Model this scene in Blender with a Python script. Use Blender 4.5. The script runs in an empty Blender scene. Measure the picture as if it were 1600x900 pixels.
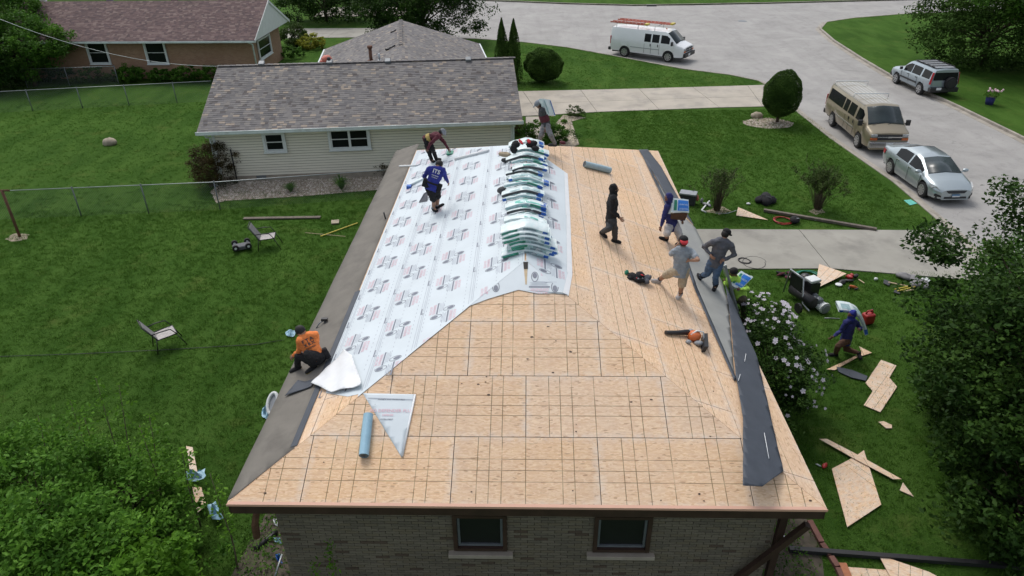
import bpy, bmesh, math, random
import numpy as np
from mathutils import Vector, Matrix, Euler
random.seed(7)
rng = np.random.default_rng(7)
SC = bpy.context.scene
COL = SC.collection
# ---------------------------------------------------------------- camera
FPX = 1105.23
TILT, YAW, ROLL = 0.52665973, 0.02529021, -0.01017935
CAM = Vector((4.8724, -8.0771, 11.5703))
_ct, _st, _cy, _sy = math.cos(TILT), math.sin(TILT), math.cos(YAW), math.sin(YAW)
FW = Vector((-_sy*_ct, _cy*_ct, -_st)); _r = Vector((_cy, _sy, 0)); _u = _r.cross(FW)
RT = math.cos(ROLL)*_r + math.sin(ROLL)*_u
UP = -math.sin(ROLL)*_r + math.cos(ROLL)*_u
cd = bpy.data.cameras.new('camera'); cam = bpy.data.objects.new('camera', cd); COL.objects.link(cam)
cd.sensor_width = 36; cd.lens = 36*FPX/1600; cd.clip_start = 0.1; cd.clip_end = 2000
m = Matrix((RT, UP, -FW)).transposed().to_4x4(); m.translation = CAM; cam.matrix_world = m
SC.camera = cam
# ---------------------------------------------------------------- sky and sun (bright overcast)
SUN_EL, SUN_AZ = math.radians(58), math.radians(-28)      # azimuth from +Y towards +X
w = bpy.data.worlds.new('World'); SC.world = w; w.use_nodes = True
nt = w.node_tree; bg = nt.nodes['Background']; sky = nt.nodes.new('ShaderNodeTexSky')
sky.sky_type = 'NISHITA'; sky.sun_disc = False; sky.sun_elevation = SUN_EL; sky.sun_rotation = SUN_AZ
sky.air_density = 1.0; sky.dust_density = 3.0; sky.ozone_density = 1.0
hs = nt.nodes.new('ShaderNodeHueSaturation'); hs.inputs['Saturation'].default_value = 0.42     # cloud veil: the blue washed out evenly
nt.links.new(sky.outputs[0], hs.inputs['Color']); nt.links.new(hs.outputs[0], bg.inputs[0]); bg.inputs[1].default_value = 0.15
sd = bpy.data.lights.new('sun', 'SUN'); sun = bpy.data.objects.new('sun', sd); COL.objects.link(sun)
sd.energy = 0.95; sd.angle = math.radians(20); sd.color = (1.0, 0.965, 0.92)
sdir = Vector((math.sin(SUN_AZ)*math.cos(SUN_EL), math.cos(SUN_AZ)*math.cos(SUN_EL), math.sin(SUN_EL)))
sun.rotation_euler = sdir.to_track_quat('Z', 'Y').to_euler()
SC.view_settings.view_transform = 'Standard'; SC.view_settings.look = 'None'
SC.view_settings.exposure = 0.27; SC.view_settings.gamma = 1.0
# ---------------------------------------------------------------- where things stand: a ray of the survey camera meets the ground, a roof slope or an upright plane
def ray(px, py): return FW + RT*((px-800)/FPX) + UP*((450-py)/FPX)
def G(px, py, z=0.0):
    d = ray(px, py); return CAM + d*((z-CAM.z)/d.z)
W, L, EZ, PT = 9.66, 17.04, 2.8, 0.37315
CP, SP, TP = math.cos(PT), math.sin(PT), math.tan(PT)
D = W/2; SL = D/CP; RZ = EZ + D*TP
FACES = {'near': (Vector((0, 0, EZ)), Vector((1, 0, 0)), Vector((0, CP, SP))),
         'left': (Vector((0, 0, EZ)), Vector((0, 1, 0)), Vector((CP, 0, SP))),
         'right': (Vector((W, 0, EZ)), Vector((0, 1, 0)), Vector((-CP, 0, SP))),
         'far': (Vector((0, L, EZ)), Vector((1, 0, 0)), Vector((0, -CP, SP)))}
FPOLY = {'near': [(0, 0), (W, 0), (D, SL)], 'far': [(0, 0), (W, 0), (D, SL)],
         'left': [(0, 0), (L, 0), (L-D, SL), (D, SL)], 'right': [(0, 0), (L, 0), (L-D, SL), (D, SL)]}
def fnorm(fc):
    o, u, s = FACES[fc]; n = u.cross(s); return n if n.z > 0 else -n
def F3(fc, u, s, h=0.0):
    o, du, ds = FACES[fc]; return o + du*u + ds*s + fnorm(fc)*h
def RU(fc, px, py):
    o, du, ds = FACES[fc]; n = fnorm(fc); d = ray(px, py)
    X = CAM + d*((o-CAM).dot(n)/d.dot(n)) - o
    return X.dot(du), X.dot(ds)
def RR(fc, px, py, h=0.0):
    u, s = RU(fc, px, py); return F3(fc, u, s, h)
HZ = Vector((FW.x, FW.y, 0)).normalized()
def PJ(anchor, px, py, d=0.0):
    """point of an upright plane through the anchor, d metres beyond it"""
    r = ray(px, py); return CAM + r*(((anchor-CAM).dot(HZ)+d)/r.dot(HZ))
# ---------------------------------------------------------------- object helpers
def tag(o, label=None, cat=None, group=None, kind=None):
    if label: o['label'] = label
    if cat: o['category'] = cat
    if group: o['group'] = group
    if kind: o['kind'] = kind
    return o
def thing(name, label, cat, loc=(0, 0, 0), rz=0.0, group=None):
    o = bpy.data.objects.new(name, None); COL.objects.link(o)
    o.location = loc; o.rotation_euler = (0, 0, rz); o.empty_display_size = 0.2
    return tag(o, label, cat, group)
class MB:
    """collects polygons; build() links them as one mesh object"""
    def __init__(s, sh=None):
        s.v = []; s.f = []; s.m = []; s.sm = []; s.uv = {}; s.col = {}; s.sh = Vector(sh) if sh is not None else None
    def add(s, vs, fs, mi=0, smooth=False, col=None, uvs=None):
        b = len(s.v); s.v += [tuple(v) for v in vs]
        for k, f in enumerate(fs):
            s.f.append(tuple(b+i for i in f)); s.m.append(mi); s.sm.append(smooth)
            if col is not None: s.col[len(s.f)-1] = col
            if uvs is not None: s.uv[len(s.f)-1] = [uvs[i] for i in f]
        return s
    def box(s, c, d, M=None, mi=0, col=None):
        c = Vector(c); x, y, z = [q/2 for q in d]
        vs = [Vector((a*x, b*y, e*z)) for a in (-1, 1) for b in (-1, 1) for e in (-1, 1)]
        vs = [(M @ v if M else v)+c for v in vs]
        return s.add(vs, [(0, 1, 3, 2), (4, 6, 7, 5), (0, 4, 5, 1), (2, 3, 7, 6), (0, 2, 6, 4), (1, 5, 7, 3)], mi, False, col)
    def prism(s, poly, off, mi=0, uvs=None, col=None):
        """poly: 3D points, extruded by the vector off"""
        n = len(poly); a = [Vector(p) for p in poly]; off = Vector(off)
        nn = (a[1]-a[0]).cross(a[2]-a[1])
        if nn.dot(off) < 0: a = a[::-1]; uvs = uvs[::-1] if uvs else None
        t = [p+off for p in a]
        fs = [tuple(range(n-1, -1, -1)), tuple(range(n, 2*n))]+[(i, (i+1) % n, n+(i+1) % n, n+i) for i in range(n)]
        return s.add(a+t, fs, mi, False, col, (uvs+uvs) if uvs else None)
    def tube(s, pts, r, n=8, mi=0, cap=True, smooth=True, side=None, flat=1.0):
        """rounded tube through pts, r radius or list; flat scales the section across 'side'"""
        pts = [Vector(p) for p in pts]; k = len(pts)
        rs = r if isinstance(r, (list, tuple)) else [r]*k
        vs = []; prev = None
        for i in range(k):
            t = (pts[min(i+1, k-1)]-pts[max(i-1, 0)]).normalized()
            if side is not None: x = Vector(side) - t*t.dot(Vector(side))
            elif prev is not None: x = prev - t*t.dot(prev)
            else: x = t.orthogonal()
            if x.length < 1e-6: x = t.orthogonal()
            x.normalize(); prev = x; y = t.cross(x)
            for j in range(n):
                a = 2*math.pi*j/n; ri = rs[i]
                rx, ry = ri if isinstance(ri, (tuple, list)) else (ri, ri*flat)
                vs.append(pts[i]+x*math.cos(a)*rx+y*math.sin(a)*ry)
        fs = [(i*n+j, i*n+(j+1) % n, (i+1)*n+(j+1) % n, (i+1)*n+j) for i in range(k-1) for j in range(n)]
        s.add(vs, fs, mi, smooth)
        if cap:
            b = len(s.v)-k*n
            s.f.append(tuple(b+j for j in range(n-1, -1, -1))); s.m.append(mi); s.sm.append(False)
            s.f.append(tuple(b+(k-1)*n+j for j in range(n))); s.m.append(mi); s.sm.append(False)
        return s
    def ell(s, c, r, M=None, n=12, k=8, mi=0, jit=0.0):
        c = Vector(c); r = (r, r, r) if isinstance(r, (int, float)) else r
        vs = []
        for i in range(k+1):
            ph = math.pi*i/k
            for j in range(n):
                th = 2*math.pi*j/n
                v = Vector((r[0]*math.sin(ph)*math.cos(th), r[1]*math.sin(ph)*math.sin(th), r[2]*math.cos(ph)))
                if jit: v *= 1+random.uniform(-jit, jit)
                vs.append((M @ v if M else v)+c)
        fs = [(i*n+j, (i+1)*n+j, (i+1)*n+(j+1) % n, i*n+(j+1) % n) for i in range(k) for j in range(n)]
        return s.add(vs, fs, mi, True)
    def shift(s, d):
        s.v = [(a+d[0], b+d[1], c+d[2]) for a, b, c in s.v]; return s
    def build(s, name, mats, parent=None, weld=False):
        if s.sh is not None: s.shift(-s.sh)
        me = bpy.data.meshes.new(name); me.from_pydata(s.v, [], s.f)
        mats = mats if isinstance(mats, (list, tuple)) else [mats]
        for q in mats: me.materials.append(q)
        me.polygons.foreach_set('material_index', s.m); me.polygons.foreach_set('use_smooth', s.sm)
        if s.uv:
            uvl = me.uv_layers.new(name='UVMap'); a = np.zeros((len(me.loops), 2), np.float32); i = 0
            for k, f in enumerate(s.f):
                u = s.uv.get(k)
                if u: a[i:i+len(f)] = u
                i += len(f)
            uvl.data.foreach_set('uv', a.ravel())
        if s.col:
            ca = me.attributes.new('rnd', 'FLOAT', 'FACE'); a = np.array([s.col.get(k, 0.5) for k in range(len(s.f))], np.float32)
            ca.data.foreach_set('value', a)
        me.update()
        if weld:
            bm = bmesh.new(); bm.from_mesh(me); bmesh.ops.remove_doubles(bm, verts=bm.verts, dist=1e-4); bm.to_mesh(me); bm.free()
        return link(name, me, parent)
def link(name, me, parent=None):
    o = bpy.data.objects.new(name, me); COL.objects.link(o)
    if parent is not None: o.parent = parent
    return o
def copy_tree(o, parent=None):
    c = o.copy(); COL.objects.link(c)
    if parent is not None: c.parent = parent
    for ch in list(o.children): copy_tree(ch, c)
    return c
def bevel(o, wdt=0.01, seg=2):
    md = o.modifiers.new('bevel', 'BEVEL'); md.width = wdt; md.segments = seg; md.limit_method = 'ANGLE'; return o
def struct(name, mb, mat, label=None):
    o = mb.build(name, mat); o['kind'] = 'structure'
    if label: o['label'] = label
    return o
def clip(poly, a, b, c):
    """keep a*x+b*y<=c of a 2D polygon"""
    out = []; n = len(poly)
    for i in range(n):
        p, q = poly[i], poly[(i+1) % n]
        dp, dq = a*p[0]+b*p[1]-c, a*q[0]+b*q[1]-c
        if dp <= 0: out.append(p)
        if (dp < 0 < dq) or (dq < 0 < dp):
            t = dp/(dp-dq); out.append((p[0]+(q[0]-p[0])*t, p[1]+(q[1]-p[1])*t))
    return out
def clip_convex(poly, cv, inset=0.0):
    n = len(cv); ar = sum(cv[i][0]*cv[(i+1) % n][1]-cv[(i+1) % n][0]*cv[i][1] for i in range(n))
    sg = 1 if ar > 0 else -1
    for i in range(n):
        (x0, y0), (x1, y1) = cv[i], cv[(i+1) % n]
        nx, ny = (y1-y0)*sg, -(x1-x0)*sg; l = math.hypot(nx, ny); nx /= l; ny /= l
        poly = clip(poly, nx, ny, nx*x0+ny*y0-inset)
        if len(poly) < 3: return []
    return poly
def area(p): return abs(sum(p[i][0]*p[(i+1) % len(p)][1]-p[(i+1) % len(p)][0]*p[i][1] for i in range(len(p))))/2
def inside(p, poly):
    x, y = p; c = False; n = len(poly)
    for i in range(n):
        x0, y0 = poly[i][:2]; x1, y1 = poly[(i+1) % n][:2]
        if (y0 > y) != (y1 > y) and x < (x1-x0)*(y-y0)/(y1-y0)+x0: c = not c
    return c
# ---------------------------------------------------------------- materials
def nodes(name):
    mt = bpy.data.materials.new(name); mt.use_nodes = True
    return mt, mt.node_tree, mt.node_tree.nodes['Principled BSDF']
def mix(nt, fac, a, b, mode='MIX'):
    n = nt.nodes.new('ShaderNodeMix'); n.data_type = 'RGBA'; n.blend_type = mode
    for i, q in ((0, fac), (6, a), (7, b)):
        if hasattr(q, 'links'): nt.links.new(q, n.inputs[i])
        elif isinstance(q, (int, float)): n.inputs[i].default_value = q
        else: n.inputs[i].default_value = (*q[:3], 1)
    return n.outputs[2]
def noise(nt, vec, sc, det=4, rough=0.55, dist=0.0):
    n = nt.nodes.new('ShaderNodeTexNoise'); n.inputs['Scale'].default_value = sc; n.inputs['Detail'].default_value = det
    n.inputs['Roughness'].default_value = rough; n.inputs['Distortion'].default_value = dist
    nt.links.new(vec, n.inputs['Vector']); return n.outputs[0]
def ramp(nt, fac, lo, hi):
    n = nt.nodes.new('ShaderNodeMapRange'); n.inputs[1].default_value = lo; n.inputs[2].default_value = hi
    nt.links.new(fac, n.inputs[0]); return n.outputs[0]
def coords(nt, kind='Object', scale=None, rot=None):
    tc = nt.nodes.new('ShaderNodeTexCoord'); o = tc.outputs[kind]
    if scale or rot:
        mp = nt.nodes.new('ShaderNodeMapping'); nt.links.new(o, mp.inputs[0]); o = mp.outputs[0]
        if scale: mp.inputs['Scale'].default_value = scale
        if rot: mp.inputs['Rotation'].default_value = rot
    return o
def mth(nt, op, a, b=None, c=None):
    n = nt.nodes.new('ShaderNodeMath'); n.operation = op
    for i, q in enumerate((a, b, c)):
        if q is None: continue
        if hasattr(q, 'links'): nt.links.new(q, n.inputs[i])
        else: n.inputs[i].default_value = q
    return n.outputs[0]
def bump(nt, bs, h, st=0.3, dist=0.01):
    n = nt.nodes.new('ShaderNodeBump'); n.inputs['Strength'].default_value = st; n.inputs['Distance'].default_value = dist
    nt.links.new(h, n.inputs['Height']); nt.links.new(n.outputs[0], bs.inputs['Normal'])
MATS = {}
def pm(name, col, rough=0.7, var=0.25, sc=6.0, metal=0.0, bmp=0.0, col2=None, spec=None, coat=0.0, rnd=0.0, dirt=None):
    """plain material with soft noise variation; rnd: variation per object"""
    if name in MATS: return MATS[name]
    mt, nt, bs = nodes(name); v = coords(nt)
    c2 = col2 or tuple(q*(1-var) for q in col)
    n1 = ramp(nt, noise(nt, v, sc, 5), 0.35, 0.65)
    c = mix(nt, n1, col, c2)
    if dirt:
        n2 = ramp(nt, noise(nt, v, dirt[1], 6, 0.65), 0.5, 0.72); c = mix(nt, n2, c, dirt[0])
    if rnd:
        oi = nt.nodes.new('ShaderNodeObjectInfo'); h = nt.nodes.new('ShaderNodeHueSaturation')
        nt.links.new(mth(nt, 'MULTIPLY_ADD', oi.outputs['Random'], 2*rnd, 1-rnd), h.inputs['Value']); nt.links.new(c, h.inputs['Color']); c = h.outputs[0]
    nt.links.new(c, bs.inputs['Base Color'])
    bs.inputs['Roughness'].default_value = rough; bs.inputs['Metallic'].default_value = metal
    if spec is not None: bs.inputs['Specular IOR Level'].default_value = spec
    if coat: bs.inputs['Coat Weight'].default_value = coat; bs.inputs['Coat Roughness'].default_value = 0.08
    if bmp: bump(nt, bs, noise(nt, v, sc*4, 5), bmp)
    MATS[name] = mt; return mt
def leafmat(name, a, b, tr=0.25, rough=0.55):
    """leaf green varying leaf by leaf (face attribute) and clump by clump"""
    mt, nt, bs = nodes(name); at = nt.nodes.new('ShaderNodeAttribute'); at.attribute_name = 'rnd'
    c = mix(nt, at.outputs['Fac'], a, b); v = coords(nt)
    c = mix(nt, ramp(nt, noise(nt, v, 1.3, 3), 0.35, 0.7), c, tuple(q*0.62 for q in a))
    nt.links.new(c, bs.inputs['Base Color']); bs.inputs['Roughness'].default_value = rough
    bs.inputs['Specular IOR Level'].default_value = 0.1
    tl = nt.nodes.new('ShaderNodeBsdfTranslucent'); nt.links.new(c, tl.inputs[0])
    mx = nt.nodes.new('ShaderNodeMixShader'); mx.inputs[0].default_value = tr
    nt.links.new(bs.outputs[0], mx.inputs[1]); nt.links.new(tl.outputs[0], mx.inputs[2])
    nt.links.new(mx.outputs[0], nt.nodes['Material Output'].inputs[0]); MATS[name] = mt; return mt
def rndmat(name, stops, rough=0.85, bmp=0.4, sc=60):
    """colour picked per face by the attribute rnd from a list of colours, with fine grain"""
    mt, nt, bs = nodes(name); at = nt.nodes.new('ShaderNodeAttribute'); at.attribute_name = 'rnd'
    cr = nt.nodes.new('ShaderNodeValToRGB'); cr.color_ramp.interpolation = 'CONSTANT'; e = cr.color_ramp.elements
    while len(e) < len(stops): e.new(0.5)
    for i, (p, c) in enumerate(stops): e[i].position = p; e[i].color = (*c, 1)
    nt.links.new(at.outputs['Fac'], cr.inputs[0]); v = coords(nt)
    n = ramp(nt, noise(nt, v, sc, 4, 0.7), 0.25, 0.75); c = mix(nt, n, cr.outputs[0], (0.5, 0.5, 0.5), 'OVERLAY')
    c2 = mix(nt, ramp(nt, noise(nt, v, 0.6, 4), 0.4, 0.75), c, (0.8, 0.8, 0.8), 'MULTIPLY')
    nt.links.new(c2, bs.inputs['Base Color']); bs.inputs['Roughness'].default_value = rough
    bump(nt, bs, noise(nt, v, sc*2, 3), bmp, 0.004); MATS[name] = mt; return mt

def mk_grass():
    mt, nt, bs = nodes('lawn_grass'); v = coords(nt)
    big = ramp(nt, noise(nt, v, 0.22, 5, 0.6, 0.4), 0.35, 0.68)
    mid = ramp(nt, noise(nt, v, 1.6, 6, 0.7), 0.3, 0.72)
    c = mix(nt, big, (0.046, 0.108, 0.017), (0.080, 0.168, 0.028))
    c = mix(nt, mth(nt, 'MULTIPLY', mid, 0.6), c, (0.033, 0.088, 0.012))
    wv = coords(nt, 'Object', (1.0, 0.25, 1.0), (0, 0, 0.12))
    st = ramp(nt, noise(nt, wv, 1.1, 3), 0.4, 0.65); c = mix(nt, mth(nt, 'MULTIPLY', st, 0.55), c, (0.105, 0.20, 0.038))
    ye = ramp(nt, noise(nt, v, 0.7, 6, 0.7), 0.55, 0.78); c = mix(nt, mth(nt, 'MULTIPLY', ye, 0.6), c, (0.17, 0.19, 0.05))
    fine = ramp(nt, noise(nt, v, 26, 4, 0.8), 0.3, 0.7); c = mix(nt, mth(nt, 'MULTIPLY', fine, 0.55), c, (0.028, 0.062, 0.012))
    nt.links.new(c, bs.inputs['Base Color']); bs.inputs['Roughness'].default_value = 0.95; bs.inputs['Specular IOR Level'].default_value = 0.03
    bump(nt, bs, noise(nt, v, 18, 6, 0.8), 1.0, 0.06); MATS['grass'] = mt
def mk_road():
    mt, nt, bs = nodes('road_asphalt'); v = coords(nt)
    c = mix(nt, ramp(nt, noise(nt, v, 0.35, 6, 0.65, 0.6), 0.35, 0.7), (0.36, 0.35, 0.33), (0.25, 0.243, 0.23))
    sv = coords(nt, 'Object', (1.6, 0.12, 1))
    c = mix(nt, mth(nt, 'MULTIPLY', ramp(nt, noise(nt, sv, 1.0, 5, 0.6), 0.5, 0.72), 0.35), c, (0.2, 0.19, 0.185))
    c = mix(nt, mth(nt, 'MULTIPLY', ramp(nt, noise(nt, v, 1.4, 6, 0.78), 0.52, 0.72), 0.5), c, (0.15, 0.145, 0.14))
    c = mix(nt, mth(nt, 'MULTIPLY', ramp(nt, noise(nt, v, 55, 3), 0.35, 0.7), 0.3), c, (0.44, 0.42, 0.4))
    vo = nt.nodes.new('ShaderNodeTexVoronoi'); vo.feature = 'DISTANCE_TO_EDGE'; vo.inputs['Scale'].default_value = 0.16
    dn = nt.nodes.new('ShaderNodeVectorMath'); dn.operation = 'MULTIPLY_ADD'; nn = nt.nodes.new('ShaderNodeTexNoise'); nn.inputs['Scale'].default_value = 1.2
    nt.links.new(v, nn.inputs[0]); nt.links.new(nn.outputs[1], dn.inputs[0]); dn.inputs[1].default_value = (1.6, 1.6, 0); nt.links.new(v, dn.inputs[2])
    nt.links.new(dn.outputs[0], vo.inputs['Vector'])
    cr = mth(nt, 'MULTIPLY', mth(nt, 'LESS_THAN', vo.outputs[0], 0.003), 0.25); c = mix(nt, cr, c, (0.1, 0.1, 0.1))
    nt.links.new(c, bs.inputs['Base Color']); bs.inputs['Roughness'].default_value = 0.85
    bump(nt, bs, noise(nt, v, 40, 4), 0.3, 0.01); MATS['road'] = mt
def mk_osb(key='osb', us=1.0):
    mt, nt, bs = nodes('osb_board'); uv = nt.nodes.new('ShaderNodeUVMap').outputs[0]
    oi = nt.nodes.new('ShaderNodeObjectInfo'); off = nt.nodes.new('ShaderNodeVectorMath'); off.operation = 'MULTIPLY_ADD'
    cmb = nt.nodes.new('ShaderNodeCombineXYZ'); nt.links.new(oi.outputs['Random'], cmb.inputs[0]); nt.links.new(oi.outputs['Random'], cmb.inputs[1])
    nt.links.new(cmb.outputs[0], off.inputs[0]); off.inputs[1].default_value = (91, 57, 0); nt.links.new(uv, off.inputs[2]); v = off.outputs[0]
    def strands(ang, sx, sy):
        mp = nt.nodes.new('ShaderNodeMapping'); mp.inputs['Rotation'].default_value = (0, 0, ang); mp.inputs['Scale'].default_value = (sx, sy, 1)
        nt.links.new(v, mp.inputs[0]); vo = nt.nodes.new('ShaderNodeTexVoronoi'); vo.inputs['Scale'].default_value = 1; nt.links.new(mp.outputs[0], vo.inputs['Vector'])
        s = nt.nodes.new('ShaderNodeSeparateColor'); nt.links.new(vo.outputs['Color'], s.inputs[0]); return s.outputs[0], s.outputs[1]
    a, a2 = strands(0.3, 14, 52); b, b2 = strands(-0.75, 12, 46); e, e2 = strands(1.4, 15, 55)
    c1 = mix(nt, a, (0.67, 0.44, 0.26), (0.83, 0.62, 0.41)); c2 = mix(nt, b, (0.66, 0.43, 0.25), (0.81, 0.60, 0.395)); c3 = mix(nt, e, (0.62, 0.39, 0.23), (0.81, 0.60, 0.405))
    c = mix(nt, mth(nt, 'GREATER_THAN', a2, 0.5), c1, c2); c = mix(nt, mth(nt, 'GREATER_THAN', b2, 0.62), c, c3)
    c = mix(nt, mth(nt, 'MULTIPLY', ramp(nt, noise(nt, v, 3.0, 5, 0.7), 0.4, 0.75), 0.5), c, (0.62, 0.42, 0.29))
    tcw = coords(nt); c = mix(nt, mth(nt, 'MULTIPLY', ramp(nt, noise(nt, tcw, 0.55, 6, 0.7), 0.42, 0.72), 0.32), c, (0.60, 0.50, 0.40)); c = mix(nt, mth(nt, 'MULTIPLY', ramp(nt, noise(nt, tcw, 2.6, 6, 0.75), 0.6, 0.8), 0.35), c, (0.36, 0.24, 0.15))
    dk = mth(nt, 'GREATER_THAN', e2, 0.975); c = mix(nt, mth(nt, 'MULTIPLY', dk, 0.5), c, (0.26, 0.14, 0.07))
    fl = mth(nt, 'GREATER_THAN', noise(nt, v, 30, 2, 0.4), 0.775); c = mix(nt, mth(nt, 'MULTIPLY', fl, 0.6), c, (0.16, 0.09, 0.05))
    # printed rafter grid of the board
    sp = nt.nodes.new('ShaderNodeSeparateXYZ'); nt.links.new(uv, sp.inputs[0]); tot = None
    for ax, vals in ((0, (0.41, 0.61, 0.82, 1.22, 1.83, 2.03)), (1, (0.41, 0.61, 0.81))):
        for q in vals:
            h = mth(nt, 'COMPARE', sp.outputs[ax], q, 0.0065 if ax == 0 else 0.0055)
            if ax == 0 and us < 1: h = mth(nt, 'MULTIPLY', h, us)
            tot = h if tot is None else mth(nt, 'MAXIMUM', tot, h)
    fade = ramp(nt, noise(nt, v, 1.7, 3), 0.30, 0.5)
    c = mix(nt, mth(nt, 'MULTIPLY', mth(nt, 'MULTIPLY', tot, mth(nt, 'MULTIPLY_ADD', fade, 0.75, 0.25)), 0.85), c, (0.12, 0.085, 0.03))
    hs_ = nt.nodes.new('ShaderNodeHueSaturation'); nt.links.new(mth(nt, 'MULTIPLY_ADD', oi.outputs['Random'], 0.12, 0.92), hs_.inputs['Value']); nt.links.new(mth(nt, 'MULTIPLY_ADD', noise(nt, v, 0.21, 0), 0.25, 0.86), hs_.inputs['Saturation']); nt.links.new(c, hs_.inputs['Color']); c = hs_.outputs[0]
    # pale dust worn into the board near its edges
    ed = mth(nt, 'MINIMUM', sp.outputs[0], mth(nt, 'SUBTRACT', 2.44, sp.outputs[0]))
    ed = mth(nt, 'MINIMUM', ed, mth(nt, 'MINIMUM', sp.outputs[1], mth(nt, 'SUBTRACT', 1.22, sp.outputs[1])))
    ef = mth(nt, 'MULTIPLY', ramp(nt, ed, 0.13, 0.0), ramp(nt, noise(nt, v, 6, 5, 0.75), 0.38, 0.66))
    c = mix(nt, mth(nt, 'MULTIPLY', ef, 0.55), c, (0.72, 0.69, 0.64))
    nt.links.new(c, bs.inputs['Base Color']); bs.inputs['Roughness'].default_value = 0.75; bs.inputs['Specular IOR Level'].default_value = 0.3
    bump(nt, bs, a, 0.15, 0.002); MATS[key] = mt
def mk_brick(name, cols, mortar, sc):
    mt, nt, bs = nodes(name); v = coords(nt); sp = nt.nodes.new('ShaderNodeSeparateXYZ'); nt.links.new(v, sp.inputs[0])
    cb = nt.nodes.new('ShaderNodeCombineXYZ'); nt.links.new(mth(nt, 'ADD', sp.outputs[0], sp.outputs[1]), cb.inputs[0]); nt.links.new(sp.outputs[2], cb.inputs[1])
    br = nt.nodes.new('ShaderNodeTexBrick'); nt.links.new(cb.outputs[0], br.inputs[0]); br.inputs['Scale'].default_value = 1
    br.inputs['Brick Width'].default_value = sc; br.inputs['Row Height'].default_value = sc/3; br.inputs['Mortar Size'].default_value = 0.006
    br.inputs['Color1'].default_value = (*cols[0], 1); br.inputs['Color2'].default_value = (*cols[1], 1); br.inputs['Mortar'].default_value = (*mortar, 1)
    c = mix(nt, ramp(nt, noise(nt, v, 1.5, 6, 0.7), 0.4, 0.7), br.outputs[0], tuple(q*0.75 for q in cols[0]))
    nt.links.new(c, bs.inputs['Base Color']); bs.inputs['Roughness'].default_value = 0.9; bump(nt, bs, br.outputs[1], -0.4, 0.01); MATS[name] = mt; return mt
mk_grass(); mk_road(); mk_osb(); mk_osb('osb_side', 0.3)
pm('concrete', (0.46, 0.415, 0.345), 0.85, 0.18, 0.8, bmp=0.15, dirt=((0.30, 0.275, 0.24), 0.9))
pm('concrete_grey', (0.36, 0.345, 0.30), 0.85, 0.2, 0.6, bmp=0.15, dirt=((0.22, 0.21, 0.185), 0.7))
pm('kerb', (0.40, 0.365, 0.31), 0.85, 0.25, 1.5, dirt=((0.2, 0.18, 0.15), 1.2))
pm('joint', (0.10, 0.09, 0.075), 0.95)
pm('soil', (0.12, 0.10, 0.075), 0.95, 0.4, 4, bmp=0.5, dirt=((0.05, 0.075, 0.02), 2.2))
pm('dry_earth', (0.33, 0.28, 0.2), 0.95, 0.3, 5, bmp=0.4)
pm('stone', (0.48, 0.41, 0.31), 0.9, 0.4, 5, bmp=0.4)
rndmat('pebble', [(0, (0.52, 0.43, 0.35)), (0.3, (0.66, 0.57, 0.49)), (0.55, (0.36, 0.28, 0.22)), (0.8, (0.74, 0.66, 0.58))], sc=30)
rndmat('shingle_weathered', [(0, (0.150, 0.142, 0.140)), (0.22, (0.178, 0.168, 0.163)), (0.5, (0.128, 0.122, 0.124)), (0.7, (0.205, 0.188, 0.172)), (0.86, (0.098, 0.086, 0.084)), (0.945, (0.30, 0.25, 0.20))])
rndmat('shingle_mauve', [(0, (0.125, 0.077, 0.075)), (0.35, (0.155, 0.10, 0.095)), (0.6, (0.10, 0.063, 0.065)), (0.85, (0.20, 0.14, 0.125))])
pm('roof_under', (0.05, 0.045, 0.04), 0.9)
pm('dark_wood', (0.055, 0.028, 0.020), 0.6, 0.35, 3, bmp=0.1)
pm('drip_edge', (0.74, 0.44, 0.32), 0.5, 0.08, 2)
pm('soffit', (0.10, 0.07, 0.055), 0.8)
pm('white_paint', (0.72, 0.75, 0.74), 0.45, 0.08, 3)
pm('gutter_white', (0.68, 0.75, 0.74), 0.35, 0.1, 2, dirt=((0.5, 0.52, 0.5), 3))
pm('siding', (0.80, 0.76, 0.64), 0.55, 0.05, 1.0)
pm('foundation', (0.38, 0.33, 0.27), 0.9, 0.2, 3, bmp=0.2)
pm('metal_grey', (0.17, 0.19, 0.205), 0.5, 0.15, 8, metal=0.2)
pm('galvanised', (0.42, 0.45, 0.46), 0.45, 0.2, 6, metal=0.6)
pm('rust', (0.16, 0.075, 0.045), 0.85, 0.4, 9)
pm('black_metal', (0.02, 0.02, 0.022), 0.4, 0.2, 6)
pm('glass_dark', (0.010, 0.012, 0.014), 0.15, 0.3, 1.0, spec=0.2)
pm('glass_blue', (0.035, 0.052, 0.056), 0.2, 0.4, 1.2, spec=0.5)
pm('screen', (0.010, 0.011, 0.012), 0.5, 0.2, 2)
pm('rubber', (0.018, 0.018, 0.018), 0.8, 0.2, 8)
pm('rim', (0.55, 0.56, 0.57), 0.3, 0.15, 12, metal=0.7)
pm('plastic_black', (0.022, 0.022, 0.024), 0.5, 0.2, 6)
pm('plastic_grey', (0.30, 0.32, 0.34), 0.5, 0.15, 6)
pm('chrome', (0.6, 0.6, 0.6), 0.2, 0.05, 4, metal=0.9)
pm('felt_grey', (0.195, 0.18, 0.155), 0.9, 0.16, 2.2, bmp=0.25, dirt=((0.125, 0.115, 0.10), 1.3))
pm('felt_light', (0.31, 0.315, 0.295), 0.7, 0.12, 2.5, bmp=0.25, dirt=((0.26, 0.265, 0.26), 1.5))
pm('felt_dark', (0.055, 0.066, 0.085), 0.6, 0.2, 2.5, bmp=0.35)
pm('underlayment', (0.63, 0.70, 0.735), 0.42, 0.09, 1.1, bmp=0.3)
pm('paper_white', (0.78, 0.80, 0.81), 0.55, 0.06, 5, bmp=0.3)
pm('ink_dark', (0.20, 0.22, 0.27), 0.6, 0.1)
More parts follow.
